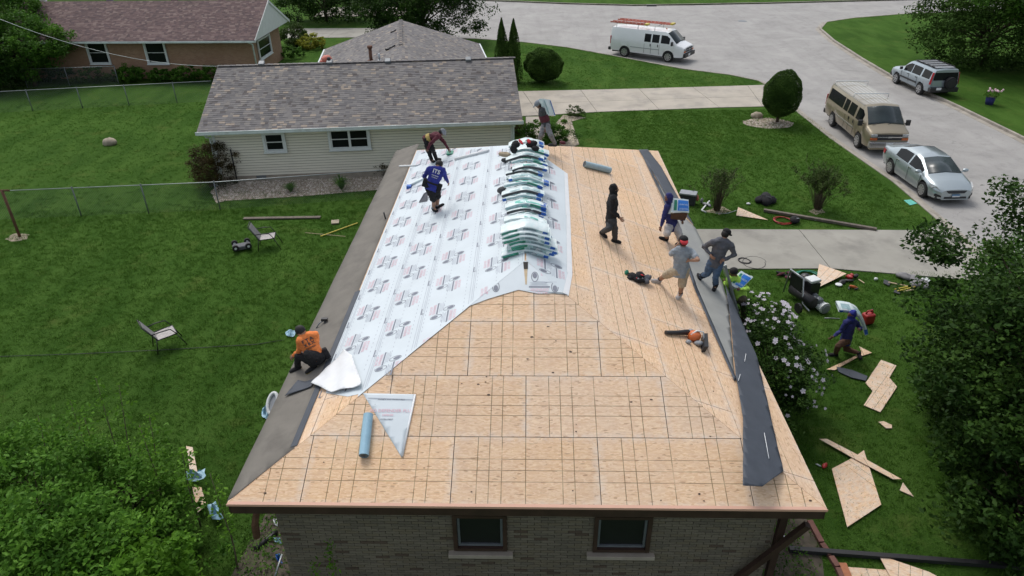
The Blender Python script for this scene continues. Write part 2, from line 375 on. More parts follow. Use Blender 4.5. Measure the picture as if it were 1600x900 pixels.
pm('ink_line', (0.42, 0.46, 0.52), 0.6, 0.1)
pm('ink_pink', (0.74, 0.50, 0.56), 0.6, 0.05)
pm('roll_blue', (0.30, 0.50, 0.62), 0.5, 0.12, 6)
pm('roll_grey', (0.40, 0.54, 0.60), 0.55, 0.2, 6)
pm('wrap_white', (0.76, 0.82, 0.82), 0.3, 0.1, 9, bmp=0.35, col2=(0.62, 0.76, 0.76))
pm('wrap_edge', (0.10, 0.10, 0.105), 0.85, 0.3, 20)
pm('wrap_haze', (0.38, 0.56, 0.58), 0.35, 0.25, 14, bmp=0.4)
pm('print_blue', (0.02, 0.13, 0.52), 0.4, 0.25, 12)
pm('print_sky', (0.03, 0.22, 0.72), 0.35, 0.2, 12)
pm('print_green', (0.03, 0.28, 0.17), 0.4, 0.35, 14)
pm('print_mint', (0.14, 0.56, 0.46), 0.4, 0.2, 12)
pm('bark', (0.085, 0.06, 0.042), 0.95, 0.35, 14, bmp=0.6)
pm('twig', (0.16, 0.13, 0.085), 0.9, 0.35, 14)
pm('wood_pale', (0.60, 0.47, 0.30), 0.75, 0.15, 8)
pm('wood_old_and_lap_shade', (0.19, 0.16, 0.13), 0.9, 0.35, 10, bmp=0.3)
pm('wood_brown', (0.30, 0.2, 0.16), 0.85, 0.2, 6)
pm('red_plastic', (0.42, 0.03, 0.03), 0.45, 0.25, 8)
pm('orange_plastic', (0.62, 0.15, 0.04), 0.4, 0.2, 10)
pm('orange_fibre', (0.62, 0.17, 0.12), 0.5, 0.15, 10)
pm('yellow', (0.6, 0.48, 0.06), 0.5, 0.15, 8)
pm('amber', (0.55, 0.14, 0.04), 0.25, 0.1)
pm('tail_red', (0.40, 0.02, 0.03), 0.25, 0.2, 8)
pm('lamp_clear', (0.5, 0.52, 0.52), 0.1, 0.4, 14, spec=0.8)
pm('copper', (0.5, 0.2, 0.1), 0.35, 0.2, 8, metal=0.5)
pm('brick_edge', (0.20, 0.095, 0.075), 0.9, 0.3, 4)
mk_brick('brick_orange', ((0.42, 0.25, 0.155), (0.31, 0.175, 0.105)), (0.34, 0.28, 0.22), 0.21)
rndmat('brick_olive', [(0, (0.165, 0.142, 0.105)), (0.25, (0.185, 0.158, 0.118)), (0.5, (0.145, 0.125, 0.094)), (0.7, (0.17, 0.142, 0.098)), (0.95, (0.10, 0.07, 0.05))], sc=40)
pm('mortar', (0.135, 0.12, 0.095), 0.95, 0.2, 8)
# ================================================================ SETTING
mb = MB(); mb.add([(-400, -300, -0.16), (400, -300, -0.16), (400, 500, -0.16), (-400, 500, -0.16)], [(0, 1, 2, 3)])
struct('ground', mb, MATS['grass'], 'grassy ground running out past the last gardens')
road_w = [(20.3, -60), (20.3, 9), (20.55, 13), (20.75, 16), (20.8, 21), (20.25, 27), (20.1, 32), (20.25, 36.5), (19.9, 38.6), (18.4, 40.3), (15.6, 42.0),
          (11.3, 46.2), (8, 49.3), (4.6, 51.4), (0.6, 52.9), (-3.5, 53.4)]
road_e = [(29.8, -60), (29.9, 27), (29.6, 32.7), (28.95, 39.5), (29.1, 45), (29.5, 51.5), (30.2, 56.5), (31.8, 59.6), (35, 61.6), (41, 63.8), (60, 66.5)]
road_n = [(60, 74.5), (43.5, 72.6), (30, 71.0), (22, 70.4), (15.7, 70.1), (9, 71.5), (0.3, 74.1), (-3.5, 76)]
road_poly = road_w[::-1]+road_e+road_n
mb = MB(); mb.add([(x, y, -0.1) for x, y in [(-6, 76.5), (-6, 53)]+[(x-0.0, y) for x, y in road_w[::-1]][1:]+road_e+road_n], [tuple(range(2+len(road_w)-1+len(road_e)+len(road_n)))])
struct('road', mb, MATS['road'], 'light grey worn asphalt road curving round to a junction')
lawn_w = [(x, y) for x, y in road_w]+[(-6, 53.45), (-7.2, 57.9), (-7.2, 64), (-5, 76), (-70, 76), (-70, -60)]
lawn_e = road_e+[(120, 66.5), (120, -60)]
lawn_n = road_n[::-1]+[(60, 140), (-60, 140), (-60, 78)]
for nm, pl, lb in (('lawn', lawn_w, 'broad green lawn round the houses left of the road'), ('lawn', lawn_e, 'grass verge on the far side of the road'), ('lawn', lawn_n, 'grass beyond the junction at the top')):
    mb = MB(); mb.prism([(x, y, 0) for x, y in pl], (0, 0, -0.14)); struct(nm, mb, MATS['grass'], lb)
def strip(pl, off, wd, z0, z1, mat, name, label=None):
    """a strip of width wd beside the line pl, off metres to its right"""
    mb = MB(); a = []; n = len(pl)
    for i in range(n):
        p, q = Vector(pl[max(i-1, 0)]), Vector(pl[min(i+1, n-1)]); t = (q-p).normalized(); nn = Vector((t.y, -t.x))
        a.append((Vector(pl[i])+nn*off, Vector(pl[i])+nn*(off+wd)))
    vs = []
    for p, q in a: vs += [(p.x, p.y, z0), (p.x, p.y, z1), (q.x, q.y, z1), (q.x, q.y, z0)]
    fs = []
    for i in range(n-1):
        b = 4*i
        fs += [(b+k, b+4+k, b+4+(k+1) % 4, b+(k+1) % 4) for k in range(4)]
    mb.add(vs, fs); return struct(name, mb, mat, label)
for pl, lb in ((road_w, 'nearer side'), (road_n, 'top')): pass
strip(road_w, -0.14, 0.15, -0.15, 0.03, MATS['kerb'], 'kerb', 'pale concrete kerb along the near side of the road')
strip(road_e, -0.01, -0.15, -0.15, 0.03, MATS['kerb'], 'kerb', 'pale concrete kerb along the far side of the road')
strip(road_n, 0.0, 0.15, -0.15, 0.03, MATS['kerb'], 'kerb', 'pale concrete kerb at the top of the junction')
strip(road_w, 0.02, 0.32, -0.15, -0.09, MATS['kerb'], 'gutter_pan', 'concrete gutter pan at the near kerb')
strip(road_e, -0.17, -0.32, -0.15, -0.09, MATS['kerb'], 'gutter_pan', 'concrete gutter pan at the far kerb')
def slab_row(name, label, quads, mat, z=0.03, gap=0.012):
    """a drive: dark base sheet and one slab object per quad"""
    base = MB(); par = None
    for q in quads: base.add([(x, y, 0.006) for x, y in q], [tuple(range(len(q)))])
    par = struct(name, base, MATS['joint'], label)
    for q in quads:
        c = (sum(p[0] for p in q)/len(q), sum(p[1] for p in q)/len(q))
        qq = []
        for p in q:
            d = Vector((c[0]-p[0], c[1]-p[1])); qq.append((p[0]+d.x/max(abs(d.x), .01)*gap, p[1]+d.y/max(abs(d.y), .01)*gap, z))
        mb = MB(); mb.prism(qq, (0, 0, -0.03)); mb.build('concrete_slab', mat, par)
    return par
# neighbour's drive, two rows of slabs
def lerp(a, b, t): return tuple(a[i]+(b[i]-a[i])*t for i in range(len(a)))
top = [tuple(G(x, y).xy) for x, y in ((762, 143.5), (817, 143), (907, 141), (998, 139), (1082, 136.5), (1168, 134), (1198, 133))]
bot = [tuple(G(x, y).xy) for x, y in ((790, 183), (843, 181), (933, 175.5), (1030, 172), (1124, 168.5), (1192, 167), (1215, 167))]
qs = []
for i in range(len(top)-1):
    ma, mb_ = lerp(bot[i], top[i], .45), lerp(bot[i+1], top[i+1], .45)
    qs += [[bot[i], bot[i+1], mb_, ma], [ma, mb_, top[i+1], top[i]]]
qs += [[(4.75, 26.0), (5.75, 26.0), (5.75, 28.7), (4.75, 28.7)], [(4.75, 28.72), (5.75, 28.72), (5.75, 30.75), (4.75, 30.75)]]
slab_row('driveway', 'buff concrete drive beside the neighbouring house', qs, MATS['concrete'])
a, b = tuple(G(1250, 362).xy), tuple(G(1298, 421).xy)
slab_row('driveway', 'weathered grey concrete drive leading to the house being roofed',
         [[(9.0, 13.05), (b[0], b[1]+.02), (a[0], 16.2), (9.0, 16.25)], [(b[0], b[1]+.02), (20.35, 12.2), (20.7, 16.9), (19.8, 16.15), (a[0], 16.2)]], MATS['concrete_grey'])
slab_row('path', 'concrete slab patio beyond the brick house', [[(-16.6, 53.3), (-12, 53.5), (-12, 57.8), (-16.6, 57.8)], [(-12, 53.5), (-7.2, 53.6), (-7.2, 57.8), (-12, 57.8)]], MATS['concrete_grey'])
slab_row('path', 'strip of pale paving behind the top trees', [[(-16, 64), (-7.3, 64), (-7.3, 69.5), (-16, 69.5)]], MATS['concrete'])
slab_row('driveway', 'buff concrete drive at the right edge across the road', [[(30.2, 19), (42, 19), (42, 25.5), (30.2, 26.3)]], MATS['concrete'])

# ================================================================ THE HOUSE BEING ROOFED
house = thing('brick_house', 'olive brick house in the middle with a bare board hip roof being re-covered', 'house', (0, 0, 0))
mb = MB()
ridge0, ridge1 = Vector((D, D, RZ)), Vector((D, L-D, RZ))
top = [Vector((0, 0, EZ)), Vector((W, 0, EZ)), Vector((W, L, EZ)), Vector((0, L, EZ)), ridge0, ridge1]
n_ = len(top); low = [p-Vector((0, 0, 0.03)) for p in top]
mb.add(top+low, [(0, 1, 4), (1, 2, 5, 4), (2, 3, 5), (3, 0, 4, 5), (6, 10, 7), (7, 10, 11, 8), (8, 11, 9), (9, 11, 10, 6), (0, 6, 7, 1), (1, 7, 8, 2), (2, 8, 9, 3), (3, 9, 6, 0)])
mb.shift((0, 0, -0.004)); roof = mb.build('roof_deck', MATS['roof_under'], house)
def panel(fc, u0, s0, wd=2.44, ht=1.22, h0=0.001, parent=roof, gap=0.0065):
    rect = [(u0+gap, s0+gap), (u0+wd-gap, s0+gap), (u0+wd-gap, s0+ht-gap), (u0+gap, s0+ht-gap)]
    poly = clip_convex(rect, FPOLY[fc], 0.0005)
    if len(poly) < 3 or area(poly) < 0.02: return
    mb = MB(); mb.prism([F3(fc, u, s, h0) for u, s in poly], fnorm(fc)*0.011, uvs=[(u-u0, s-s0) for u, s in poly])
    mb.build('osb_panel', MATS['osb' if fc in ('near', 'far') else 'osb_side'], parent)
rows = {'near': [1.19, 2.41, 1.34, 2.56, 1.9], 'right': [0.6, 1.82, 0.75, 2.1, 1.2], 'left': [0.9, 2.1, 0.8, 2.0, 1.0], 'far': [1, 2.2, 1, 2.2, 1]}
for fc in FACES:
    for k in range(5):
        u = rows[fc][k]-2.44*2
        ext = W if fc in ('near', 'far') else L
        while u < ext: panel(fc, u, k*1.22); u += 2.44
# fascia, drip edge, soffit
for (x0, y0, x1, y1, nx, ny) in ((0, 0, W, 0, 0, -1), (W, 0, W, L, 1, 0), (W, L, 0, L, 0, 1), (0, L, 0, 0, -1, 0)):
    a, b = Vector((x0, y0, 0)), Vector((x1, y1, 0)); t = (b-a).normalized(); ln = (b-a).length; nn = Vector((nx, ny, 0)); c = (a+b)/2
    M = Matrix((t, nn, Vector((0, 0, 1)))).transposed()
    mb = MB(); mb.box(c-nn*0.02+Vector((0, 0, EZ-0.125)), (ln-0.01, 0.03, 0.20), M); mb.build('fascia', MATS['dark_wood'], roof)
    if nx == 0 and ny == -1:
        mb = MB(); mb.box(c+nn*0.006+Vector((0, 0, EZ-0.022)), (ln+0.03, 0.012, 0.042), M)
        mb.prism([F3('near', -0.01, -0.015, 0.013), F3('near', W+0.01, -0.015, 0.013), F3('near', W-0.04, 0.035, 0.013), F3('near', 0.04, 0.035, 0.013)], fnorm('near')*0.003)
        mb.build('drip_edge', MATS['drip_edge'], roof)
WX0, WX1, WY0, WY1 = 0.58, 9.06, 0.32, L-0.4
mb = MB(); mb.box(((0+W)/2, L/2, EZ-0.235), (W-0.08, L-0.08, 0.02)); mb.build('soffit', MATS['soffit'], roof)
# walls; the near wall is laid in bricks with openings for the two windows
WINX = ((3.63, 4.50), (6.05, 6.97)); WZ0, WZ1 = 1.37, 2.24
mb = MB(); z1 = EZ-0.246
mb.box(((WX0+WX1)/2, WY1, z1/2), (WX1-WX0, 0.2, z1)); mb.box((WX0+0.1, L/2, z1/2), (0.2, WY1-WY0-0.25, z1)); mb.box((WX1-0.1, L/2, z1/2), (0.2, WY1-WY0-0.25, z1))
mb.box(((WX0+WX1)/2, WY0+0.16, 0.68), (WX1-WX0, 0.2, 1.36))
for x0, x1 in ((WX0, WINX[0][0]), (WINX[0][1], WINX[1][0]), (WINX[1][1], WX1)): mb.box(((x0+x1)/2, WY0+0.16, (1.36+z1)/2), (x1-x0, 0.2, z1-1.36-0.002))
wall = mb.build('wall', MATS['mortar'], house)
bl, bh, mo = 0.225, 0.054, 0.009
rest = MB(); proto = None; nb = 0; zc = z1-0.04; r = 0
for r in range(40):
    zb = z1-0.035-r*(bh+mo)
    if zb < 0.05: break
    x = WX0-0.02-(bl+mo)*(0.5 if r % 2 else 0.0)
    while x < WX1:
        a, b = max(x, WX0), min(x+bl, WX1); x += bl+mo
        if b-a < 0.03: continue
        segs = [(a, b)]
        if WZ0-0.2 < zb < WZ1+0.06:
            for wa, wb in WINX:
                ns = []
                for p, q in segs:
                    if q <= wa-0.01 or p >= wb+0.01: ns.append((p, q))
                    else:
                        if p < wa-0.02: ns.append((p, wa-0.01))
                        if q > wb+0.02: ns.append((wb+0.01, q))
                segs = ns
        for p, q in segs:
            if q-p < 0.02: continue
            full = abs((q-p)-bl) < 0.001
            ctr = ((p+q)/2, WY0+0.045+random.uniform(-.004, .004), zb)
            if full and nb < 300 and zb > 1.0:
                if proto is None or nb < 8:
                    m_ = MB(); m_.box((0, 0, 0), (bl, 0.05, bh), col=(nb*0.37+0.1) % 1); o = m_.build('brick', MATS['brick_olive'], wall)
                    if proto is None: proto = []
                    proto.append(o)
                else:
                    src = random.choice(proto); o = link('brick', src.data, wall)
                o.location = ctr; nb += 1
            else: rest.box(ctr, (q-p, 0.05, bh), col=random.random())
o = rest.build('brick_courses', MATS['brick_olive'], wall); o['kind'] = 'stuff'
for wa, wb in WINX:
    mb = MB(WINX and (0, 0, 0)); cx, cz = (wa+wb)/2, (WZ0+WZ1)/2; wd, ht = wb-wa+.06, WZ1-WZ0
    for dx in (-1, 1): mb.box((cx+dx*(wd/2-0.035), WY0+0.03, cz), (0.07, 0.11, ht))
    for dz in (-1, 1): mb.box((cx, WY0+0.031, cz+dz*(ht/2-0.03)), (wd-0.14, 0.108, 0.06))
    win = mb.build('window', MATS['dark_wood'], house)
    mb = MB(); iw, ih = wd-0.15, ht-0.13
    for dx in (-1, 1): mb.box((cx+dx*(iw/2-0.02), WY0+0.06, cz), (0.04, 0.05, ih))
    for dz in (-1, 1): mb.box((cx, WY0+0.061, cz+dz*(ih/2-0.02)), (iw-0.08, 0.048, 0.04))
    mb.build('sash', MATS['metal_grey'], win)
    mb = MB(); mb.box((cx, WY0+0.075, cz), (iw-0.07, 0.01, ih-0.07)); mb.build('pane', MATS['screen'], win)
    mb = MB(); mb.box((cx, WY0-0.01, WZ0-0.09), (wd+0.2, 0.14, 0.085)); bevel(mb.build('sill', MATS['foundation'], win), 0.008)
# downspouts and brace at the two near corners
mb = MB(); mb.tube([G(1262, 820, 2.3), G(1150, 905, .8)], 0.09, 4, flat=.8, smooth=False); mb.build('downspout', MATS['dark_wood'], house)
mb = MB(); mb.box((WX1+0.12, WY0+0.02, 1.3), (0.12, 0.1, 2.45)); mb.build('corner_board', MATS['dark_wood'], house)
mb = MB(); mb.tube([(0.42, 0.06, 2.56), (0.30, 0.12, 2.2), (0.12, .4, 1.55)], 0.065, 6, flat=.7, smooth=False); mb.build('downspout', MATS['rust'], house)

# ---- membrane strip along the left eave
def gridcut(poly, sub):
    """a 2D polygon, concave or not, cut along a square grid into small faces"""
    bm = bmesh.new(); bm.faces.new([bm.verts.new((x, y, 0)) for x, y in poly])
    for ax in (0, 1):
        lo, hi = min(p[ax] for p in poly), max(p[ax] for p in poly); q = lo+sub
        while q < hi-1e-4:
            co = [0, 0, 0]; no = [0, 0, 0]; co[ax] = q; no[ax] = 1
            bmesh.ops.bisect_plane(bm, geom=bm.verts[:]+bm.edges[:]+bm.faces[:], plane_co=co, plane_no=no, dist=1e-6); q += sub
    bm.verts.index_update(); vs = [(v.co.x, v.co.y) for v in bm.verts]; fs = [tuple(v.index for v in f.verts) for f in bm.faces]; bm.free(); return vs, fs
def sheet(name, fc, poly, h, mat, parent=house, th=0.004, wav=0.0, sub=0.25):
    """thin sheet lying on a slope; poly in slope coordinates; cut fine and gently waved if wav"""
    mb = MB()
    if not wav: mb.prism([F3(fc, u, s, h) for u, s in poly], fnorm(fc)*th); return mb.build(name, mat, parent)
    vs, fs = gridcut(poly, sub)
    mb.add([F3(fc, q[0], q[1], h+wav*(0.5+0.5*math.sin(q[0]*2.3+q[1]*1.1)*math.sin(q[1]*5.1+q[0]*.7))) for q in vs], fs, smooth=True)
    o = mb.build(name, mat, parent); md = o.modifiers.new('solid', 'SOLIDIFY'); md.thickness = 0.003; return o
def isconvex(p):
    n = len(p); sg = [((p[(i+1) % n][0]-p[i][0])*(p[(i+2) % n][1]-p[(i+1) % n][1])-(p[(i+1) % n][1]-p[i][1])*(p[(i+2) % n][0]-p[(i+1) % n][0])) for i in range(n)]
    return all(q >= -1e-9 for q in sg) or all(q <= 1e-9 for q in sg)
sheet('membrane_strip', 'left', clip_convex([(0.05, -0.01), (L, -0.01), (L, 0.97), (0.8, 0.97), (0.3, 0.5)], [(0, -0.02), (L, -0.02), (L-1, SL), (D, SL)]), 0.013, MATS['felt_grey'], wav=0.010)
sheet('membrane_selvage', 'left', [(0.95, 0.885), (6.2, 0.885), (6.2, 1.02), (0.95, 1.02)], 0.026, MATS['felt_dark'])
# ---- white printed underlayment, sheet by sheet
def textmesh(txt, size, bold=0.0):
    cu = bpy.data.curves.new('lettering', 'FONT'); cu.body = txt; cu.size = size; cu.offset = bold; cu.resolution_u = 2; cu.align_x = 'CENTER'
    o = bpy.data.objects.new('lettering', cu); COL.objects.link(o)
    me = bpy.data.meshes.new_from_object(o.evaluated_get(bpy.context.evaluated_depsgraph_get()))
    vs = [v.co.xy.copy() for v in me.vertices]; fs = [tuple(p.vertices) for p in me.polygons]
    bpy.data.objects.remove(o); bpy.data.meshes.remove(me); bpy.data.curves.remove(cu); return [(v.x, v.y) for v in vs], fs
def ring(cx, cy, rx, ry, t, n=20):
    vs = []; fs = []
    for i in range(n):
        a = 2*math.pi*i/n; vs += [(cx+rx*math.cos(a), cy+ry*math.sin(a)), (cx+(rx-t)*math.cos(a), cy+(ry-t)*math.sin(a))]
    for i in range(n): j = (i+1) % n; fs.append((2*i, 2*j, 2*j+1, 2*i+1))
    return vs, fs
def rect(x0, y0, x1, y1): return [(x0, y0), (x1, y0), (x1, y1), (x0, y1)], [(0, 1, 2, 3)]
T_DEF, T_ROOF, T_PLUS, T_X = textmesh('DEFENDER', 0.105, .001), textmesh('ROOF', 0.105, .001), textmesh('PLUS', 0.06), textmesh('XX', 0.085, 0.004)
def moved(vf, dx, dy, rot=0.0, sx=1.0, sy=1.0):
    c, s = math.cos(rot), math.sin(rot); return [((x*sx)*c-(y*sy)*s+dx, (x*sx)*s+(y*sy)*c+dy) for x, y in vf[0]], vf[1]
def unit():
    """one printed motif: oval mark, pink words, dark bar and small text; text runs along u"""
    p = []
    p.append((moved(T_DEF, 0.18, 0.02, 0, .82, 1.0), 'p')); p.append((moved(T_ROOF, 0.18, 0.115, 0, 1.3, .9), 'p'))
    p.append((rect(-0.06, -0.045, 0.42, -0.005), 'd'))
    for k, (a, b) in enumerate(((-.02, .4), (.02, .36), (0, .4), (.05, .33))): p.append((rect(a, -0.085-k*0.032, b, -0.073-k*0.032), 'l'))
    p.append((ring(-0.17, -0.02, 0.085, 0.15, 0.018), 'd')); p.append((moved(([(math.cos(i*math.pi/6)*0.052, math.sin(i*math.pi/6)*0.085+0.035) for i in range(12)], [tuple(range(12))]), -0.17, -0.02), 'd'))
    return p
UNIT = unit()
def prints(fc, poly, pitch_u, u_off, s_list, h, parent):
    """stamp the motif over a sheet, keeping only what falls on it"""
    P = {'p': MB(), 'd': MB(), 'l': MB()}
    umin, umax = min(q[0] for q in poly), max(q[0] for q in poly)
    mir = -1 if fc == 'left' else 1
    def put(vf, k):
        vs, fs = vf
        for f in fs:
            c = (sum(vs[i][0] for i in f)/len(f), sum(vs[i][1] for i in f)/len(f))
            if inside(c, poly): P[k].add([F3(fc, vs[i][0], vs[i][1], h) for i in f], [tuple(range(len(f)))])
    for s0, ph in s_list:
        u = math.floor(umin/pitch_u)*pitch_u+u_off+ph
        while u < umax+0.6:
            if u > umin-0.6:
                for vf, k in UNIT:
                    put(moved(([(x*.88, y*mir*.88) for x, y in vf[0]], vf[1]), u, s0-0.14, math.pi if mir > 0 else 0.0), k)           # head away from the ridge
                    put(moved(([(x*.88, y*mir*.88) for x, y in vf[0]], vf[1]), u-0.10, s0+0.16, 0.0 if mir > 0 else math.pi), k)
            u += pitch_u
    for k, m_ in (('p', 'ink_pink'), ('d', 'ink_dark'), ('l', 'ink_line')):
        if P[k].f: P[k].build('printing', MATS[m_], parent)['kind'] = 'stuff'
courses = [(1.0, 2.06), (1.98, 2.93), (2.85, 4.02), (3.94, SL-0.01)]
for k, (s0, s1) in enumerate(courses):
    near_cut = {0: 3.05, 1: 2.1, 2: 2.9, 3: 4.1}[k]
    uA, uB = s0*CP-0.012, s1*CP-0.012
    poly = [(uA, s0), (L-s0*CP-0.05, s0), (L-s1*CP-0.05, s1), (uB, s1)]
    if k == 0: poly = [(1.95, 1.75), (2.3, 1.2), (3.4, 1.0), (L-s0*CP-.05, 1.0), (L-s1*CP-.05, s1), (uB, s1)]
    h = 0.016+0.004*k
    sh_ = sheet('underlayment_sheet', 'left', poly, h, MATS['underlayment'], th=0.0025)
    mid = (s0+s1)/2
    prints('left', poly, 1.18, 0.25+0.05*k, [(mid-0.02, 0.0)], h+0.0055, sh_)
    mb = MB(); mh = MB()
    u = poly[0][0]
    for off in (0.05, 0.10, 0.135, s1-s0-0.05):
        a, b = lerp(poly[0], poly[-1], min(1, off/(s1-s0))), None
        if k == 0: a = (max(a[0], 2.6), 0)
        mb.add([F3('left', *q, h+0.006) for q in ((a[0]+.1, s0+off), (L-(s0+off)*CP-.1, s0+off), (L-(s0+off)*CP-.1, s0+off+0.009), (a[0]+.1, s0+off+0.009))], [(0, 1, 2, 3)])
    u = max(uB, uA)+0.3
    while u < L-s1*CP-0.3:
        mh.add([F3('left', *q, h+0.006) for q in ((u, s0+.06), (u+.22, s0+.06), (u+.22, s0+.082), (u, s0+.082))], [(0, 1, 2, 3)])
        mh.add([F3('left', *q, h+0.006) for q in ((u, s0+.082), (u+.02, s0+.082), (u+.02, s0+.13), (u, s0+.13))], [(0, 1, 2, 3)])
        u += 1.18
    for off in (.18, (s1-s0)*.5, s1-s0-.14):
        u = poly[0][0]+.7
        while u < L-(s0+off)*CP-.2:
            if inside((u, s0+off), poly): mb.add([F3('left', u+a, s0+off+b, h+.006) for a, b in ((0, 0), (.05, 0), (.05, .012), (0, .012))], [(0, 1, 2, 3)])
            u += .147
    mb.build('printed_line', MATS['ink_line'], sh_)['kind'] = 'stuff'; mh.build('printed_mark', MATS['ink_dark'], sh_)['kind'] = 'stuff'
# the cap sheet lapped over the ridge onto the right slope and the near hip
pr = [RU('right', *q) for q in ((862, 229), (886, 272), (890, 340), (893, 430), (887, 458))]
capR = [(D-0.55, 4.30)]+[(pr[4][0], pr[4][1]), (pr[3][0], pr[3][1]), (pr[2][0], pr[2][1]), (pr[1][0], pr[1][1]), (12.2, SL-0.02), (D+0.05, SL-0.02)]
capR = [(p[0], p[1]) for p in capR if True]
capR = [(4.28*CP-.012, 4.28), (pr[3][0], pr[3][1]), (pr[2][0], pr[2][1]), (pr[1][0], pr[1][1]), (12.15, SL-0.01), (D+0.02, SL-0.01)]
c_ = sheet('underlayment_sheet', 'right', capR, 0.018, MATS['underlayment'], th=0.0025)
prints('right', capR, 1.18, 0.2, [(4.62, 0.0)], 0.024, c_)
mb = MB()
hem = [(4.28*CP+.02, 4.28), (pr[3][0], pr[3][1]), (pr[2][0], pr[2][1]), (pr[1][0], pr[1][1])]
for i in range(3):
    a, b = hem[i], hem[i+1]; mb.add([F3('right', a[0], a[1]-.01, 0.022), F3('right', b[0], b[1]-.01, 0.022), F3('right', b[0], b[1]+.10, 0.034), F3('right', a[0], a[1]+.12, 0.034)], [(0, 1, 2, 3)])
mb.build('folded_hem', MATS['paper_white'], c_)
pn = [RU('near', *q) for q in ((886, 459), (840, 460), (810, 454), (745, 463))]
capN = [(3.62, 3.9), (3.85, 4.25), (4.3, 4.36), pn[2], pn[1], pn[0], (W-4.28*CP-0.02, 4.29), (D, SL-0.01)]
capN = clip_convex([(3.5, 3.95), pn[3], pn[2], pn[0], (6.2, 4.2), (D+.02, SL-.01), (D-.02, SL-.01)], FPOLY['near'], 0.005) if False else [(4.02*CP-.014, 4.02), (4.1, 4.20), pn[2], pn[1], pn[0], (W-4.31*CP+.014, 4.31), (D, SL+.014)]
c_ = sheet('underlayment_sheet', 'near', capN, 0.0245, MATS['underlayment'], th=0.0025)
prints('near', capN, 1.18, 0.55, [(4.62, 0.0)], 0.031, c_)
# the ridge cut left open: dark slot and a sliver of board
a, b, c3, d3 = [RU('near', *q) for q in ((818, 416), (824.5, 416), (823, 446), (821, 446))]
mb = MB(); mb.prism([F3('near', *q, 0.03) for q in (a, b, c3, d3)], fnorm('near')*0.003); mb.build('bare_board', MATS['wood_pale'], roof)
mb = MB(); mb.prism([F3('near', *q, 0.036) for q in (RU('near', 817.5, 411), RU('near', 825, 411), RU('near', 824.7, 422), RU('near', 818.5, 422))], fnorm('near')*0.003); mb.build('ridge_slot', MATS['roof_under'], roof)
# chips and knots lying on the deck
mb = MB()
for k in range(80):
    fc = random.choice(('near', 'near', 'right'))
    u, s = random.uniform(.3, (W if fc == 'near' else 14)), random.uniform(.1, 4.2)
    if not inside((u, s), FPOLY[fc]): continue
    r = random.uniform(.006, .022); an = random.uniform(0, 3.1)
    q = [(u+r*2*math.cos(an+t)*random.uniform(.4, 1), s+r*math.sin(an+t)*random.uniform(.4, 1)) for t in (0, 1.3, 2.6, 4, 5.2)]
    mb.prism([F3(fc, *p, 0.0125) for p in q], fnorm(fc)*random.uniform(.003, .012))
o = mb.build('wood_chips', MATS['dark_wood']); tag(o, 'scattered dark wood chips on the bare roof boards', 'chips', kind='stuff')
# ================================================================ NEIGHBOUR BUILDINGS
def ray_y(px, py, y): d = ray(px, py); return CAM+d*((y-CAM.y)/d.y)
def ray_x(px, py, x): d = ray(px, py); return CAM+d*((x-CAM.x)/d.x)
def shingles(name, O, t, s, la, ls, mat, parent, expo=0.145, wmin=0.11, wmax=0.27, tones=None, h0=0.0):
    """courses of overlapping tabs on a slope: O corner at the eave, t along, s up the slope"""
    n = t.cross(s); n = n if n.z > 0 else -n; mb = MB(); k = 0; y = 0.0
    while y < ls-0.02:
        x = -random.uniform(0, wmax); y1 = min(y+expo+0.01, ls)
        while x < la:
            wd = random.uniform(wmin, wmax); a, b = max(x, 0), min(x+wd, la); x += wd
            if b-a < 0.01: continue
            hb = h0+random.choice((0.008, 0.014)); r = random.random()
            p = [O+t*a+s*y+n*hb, O+t*b+s*y+n*hb, O+t*b+s*y1+n*(h0+.003), O+t*a+s*y1+n*(h0+.003), O+t*a+s*y+n*(h0-.004), O+t*b+s*y+n*(h0-.004)]
            mb.add(p, [(0, 1, 2, 3), (4, 5, 1, 0)], col=r)
        y += expo
    o = mb.build(name, mat, parent); o['kind'] = 'stuff'; return o
# --- pale sided house: frame (a along the near eave, b away from it)
gA, gB = G(307, 207, 2.5), G(817, 189, 2.5); gt = (gB-gA); GL = gt.length; gt.normalize(); gn = Vector((-gt.y, gt.x, 0)); uz = Vector((0, 0, 1))
GM = Matrix((gt, gn, uz)).transposed()
def Q(a, b, z): return gA+gt*a+gn*b+uz*(z-2.5)
gar = thing('siding_house', 'low cream sided house with grey weathered shingle roof behind the bare roof', 'house', tuple(gA.xy)+(0,))
sh0 = Vector((gA.x, gA.y, 0))
HR, DR = 4.15, 4.6; gs = Vector((gn.x*DR, gn.y*DR, HR-2.5)); gl = gs.length; gs.normalize(); gs2 = Vector((-gs.x, -gs.y, gs.z))
mb = MB(sh0)
mb.prism([Q(0, 0, 2.5), Q(GL, 0, 2.5), Q(GL, DR, HR), Q(0, DR, HR)], (0, 0, -0.08))
mb.prism([Q(0, 2*DR, 2.5), Q(GL, 2*DR, 2.5), Q(GL, DR, HR), Q(0, DR, HR)], (0, 0, -0.08))
WC = Vector((-2.92, 37.4, 0)); wt, wn_ = Vector((.988, .155, 0)), Vector((-.155, .988, 0)); hw, wlen, wr = 4.75, 11.4, 4.06
def WQ(a, b, z): return WC+wt*a+wn_*b+uz*z
for sg in (-1, 1): mb.prism([WQ(sg*hw, -wlen, 2.5), WQ(sg*hw, 0, 2.5), WQ(0, 0, wr), WQ(0, -wlen, wr)], (0, 0, -0.08))
groof = mb.build('roof', MATS['roof_under'], gar)
class _S: pass
def sh_on(O, t, s, la, ls, parent, mat='shingle_weathered', **k):
    return shingles('shingles', O-parent['_o'] if False else O, t, s, la, ls, MATS[mat], parent, **k)
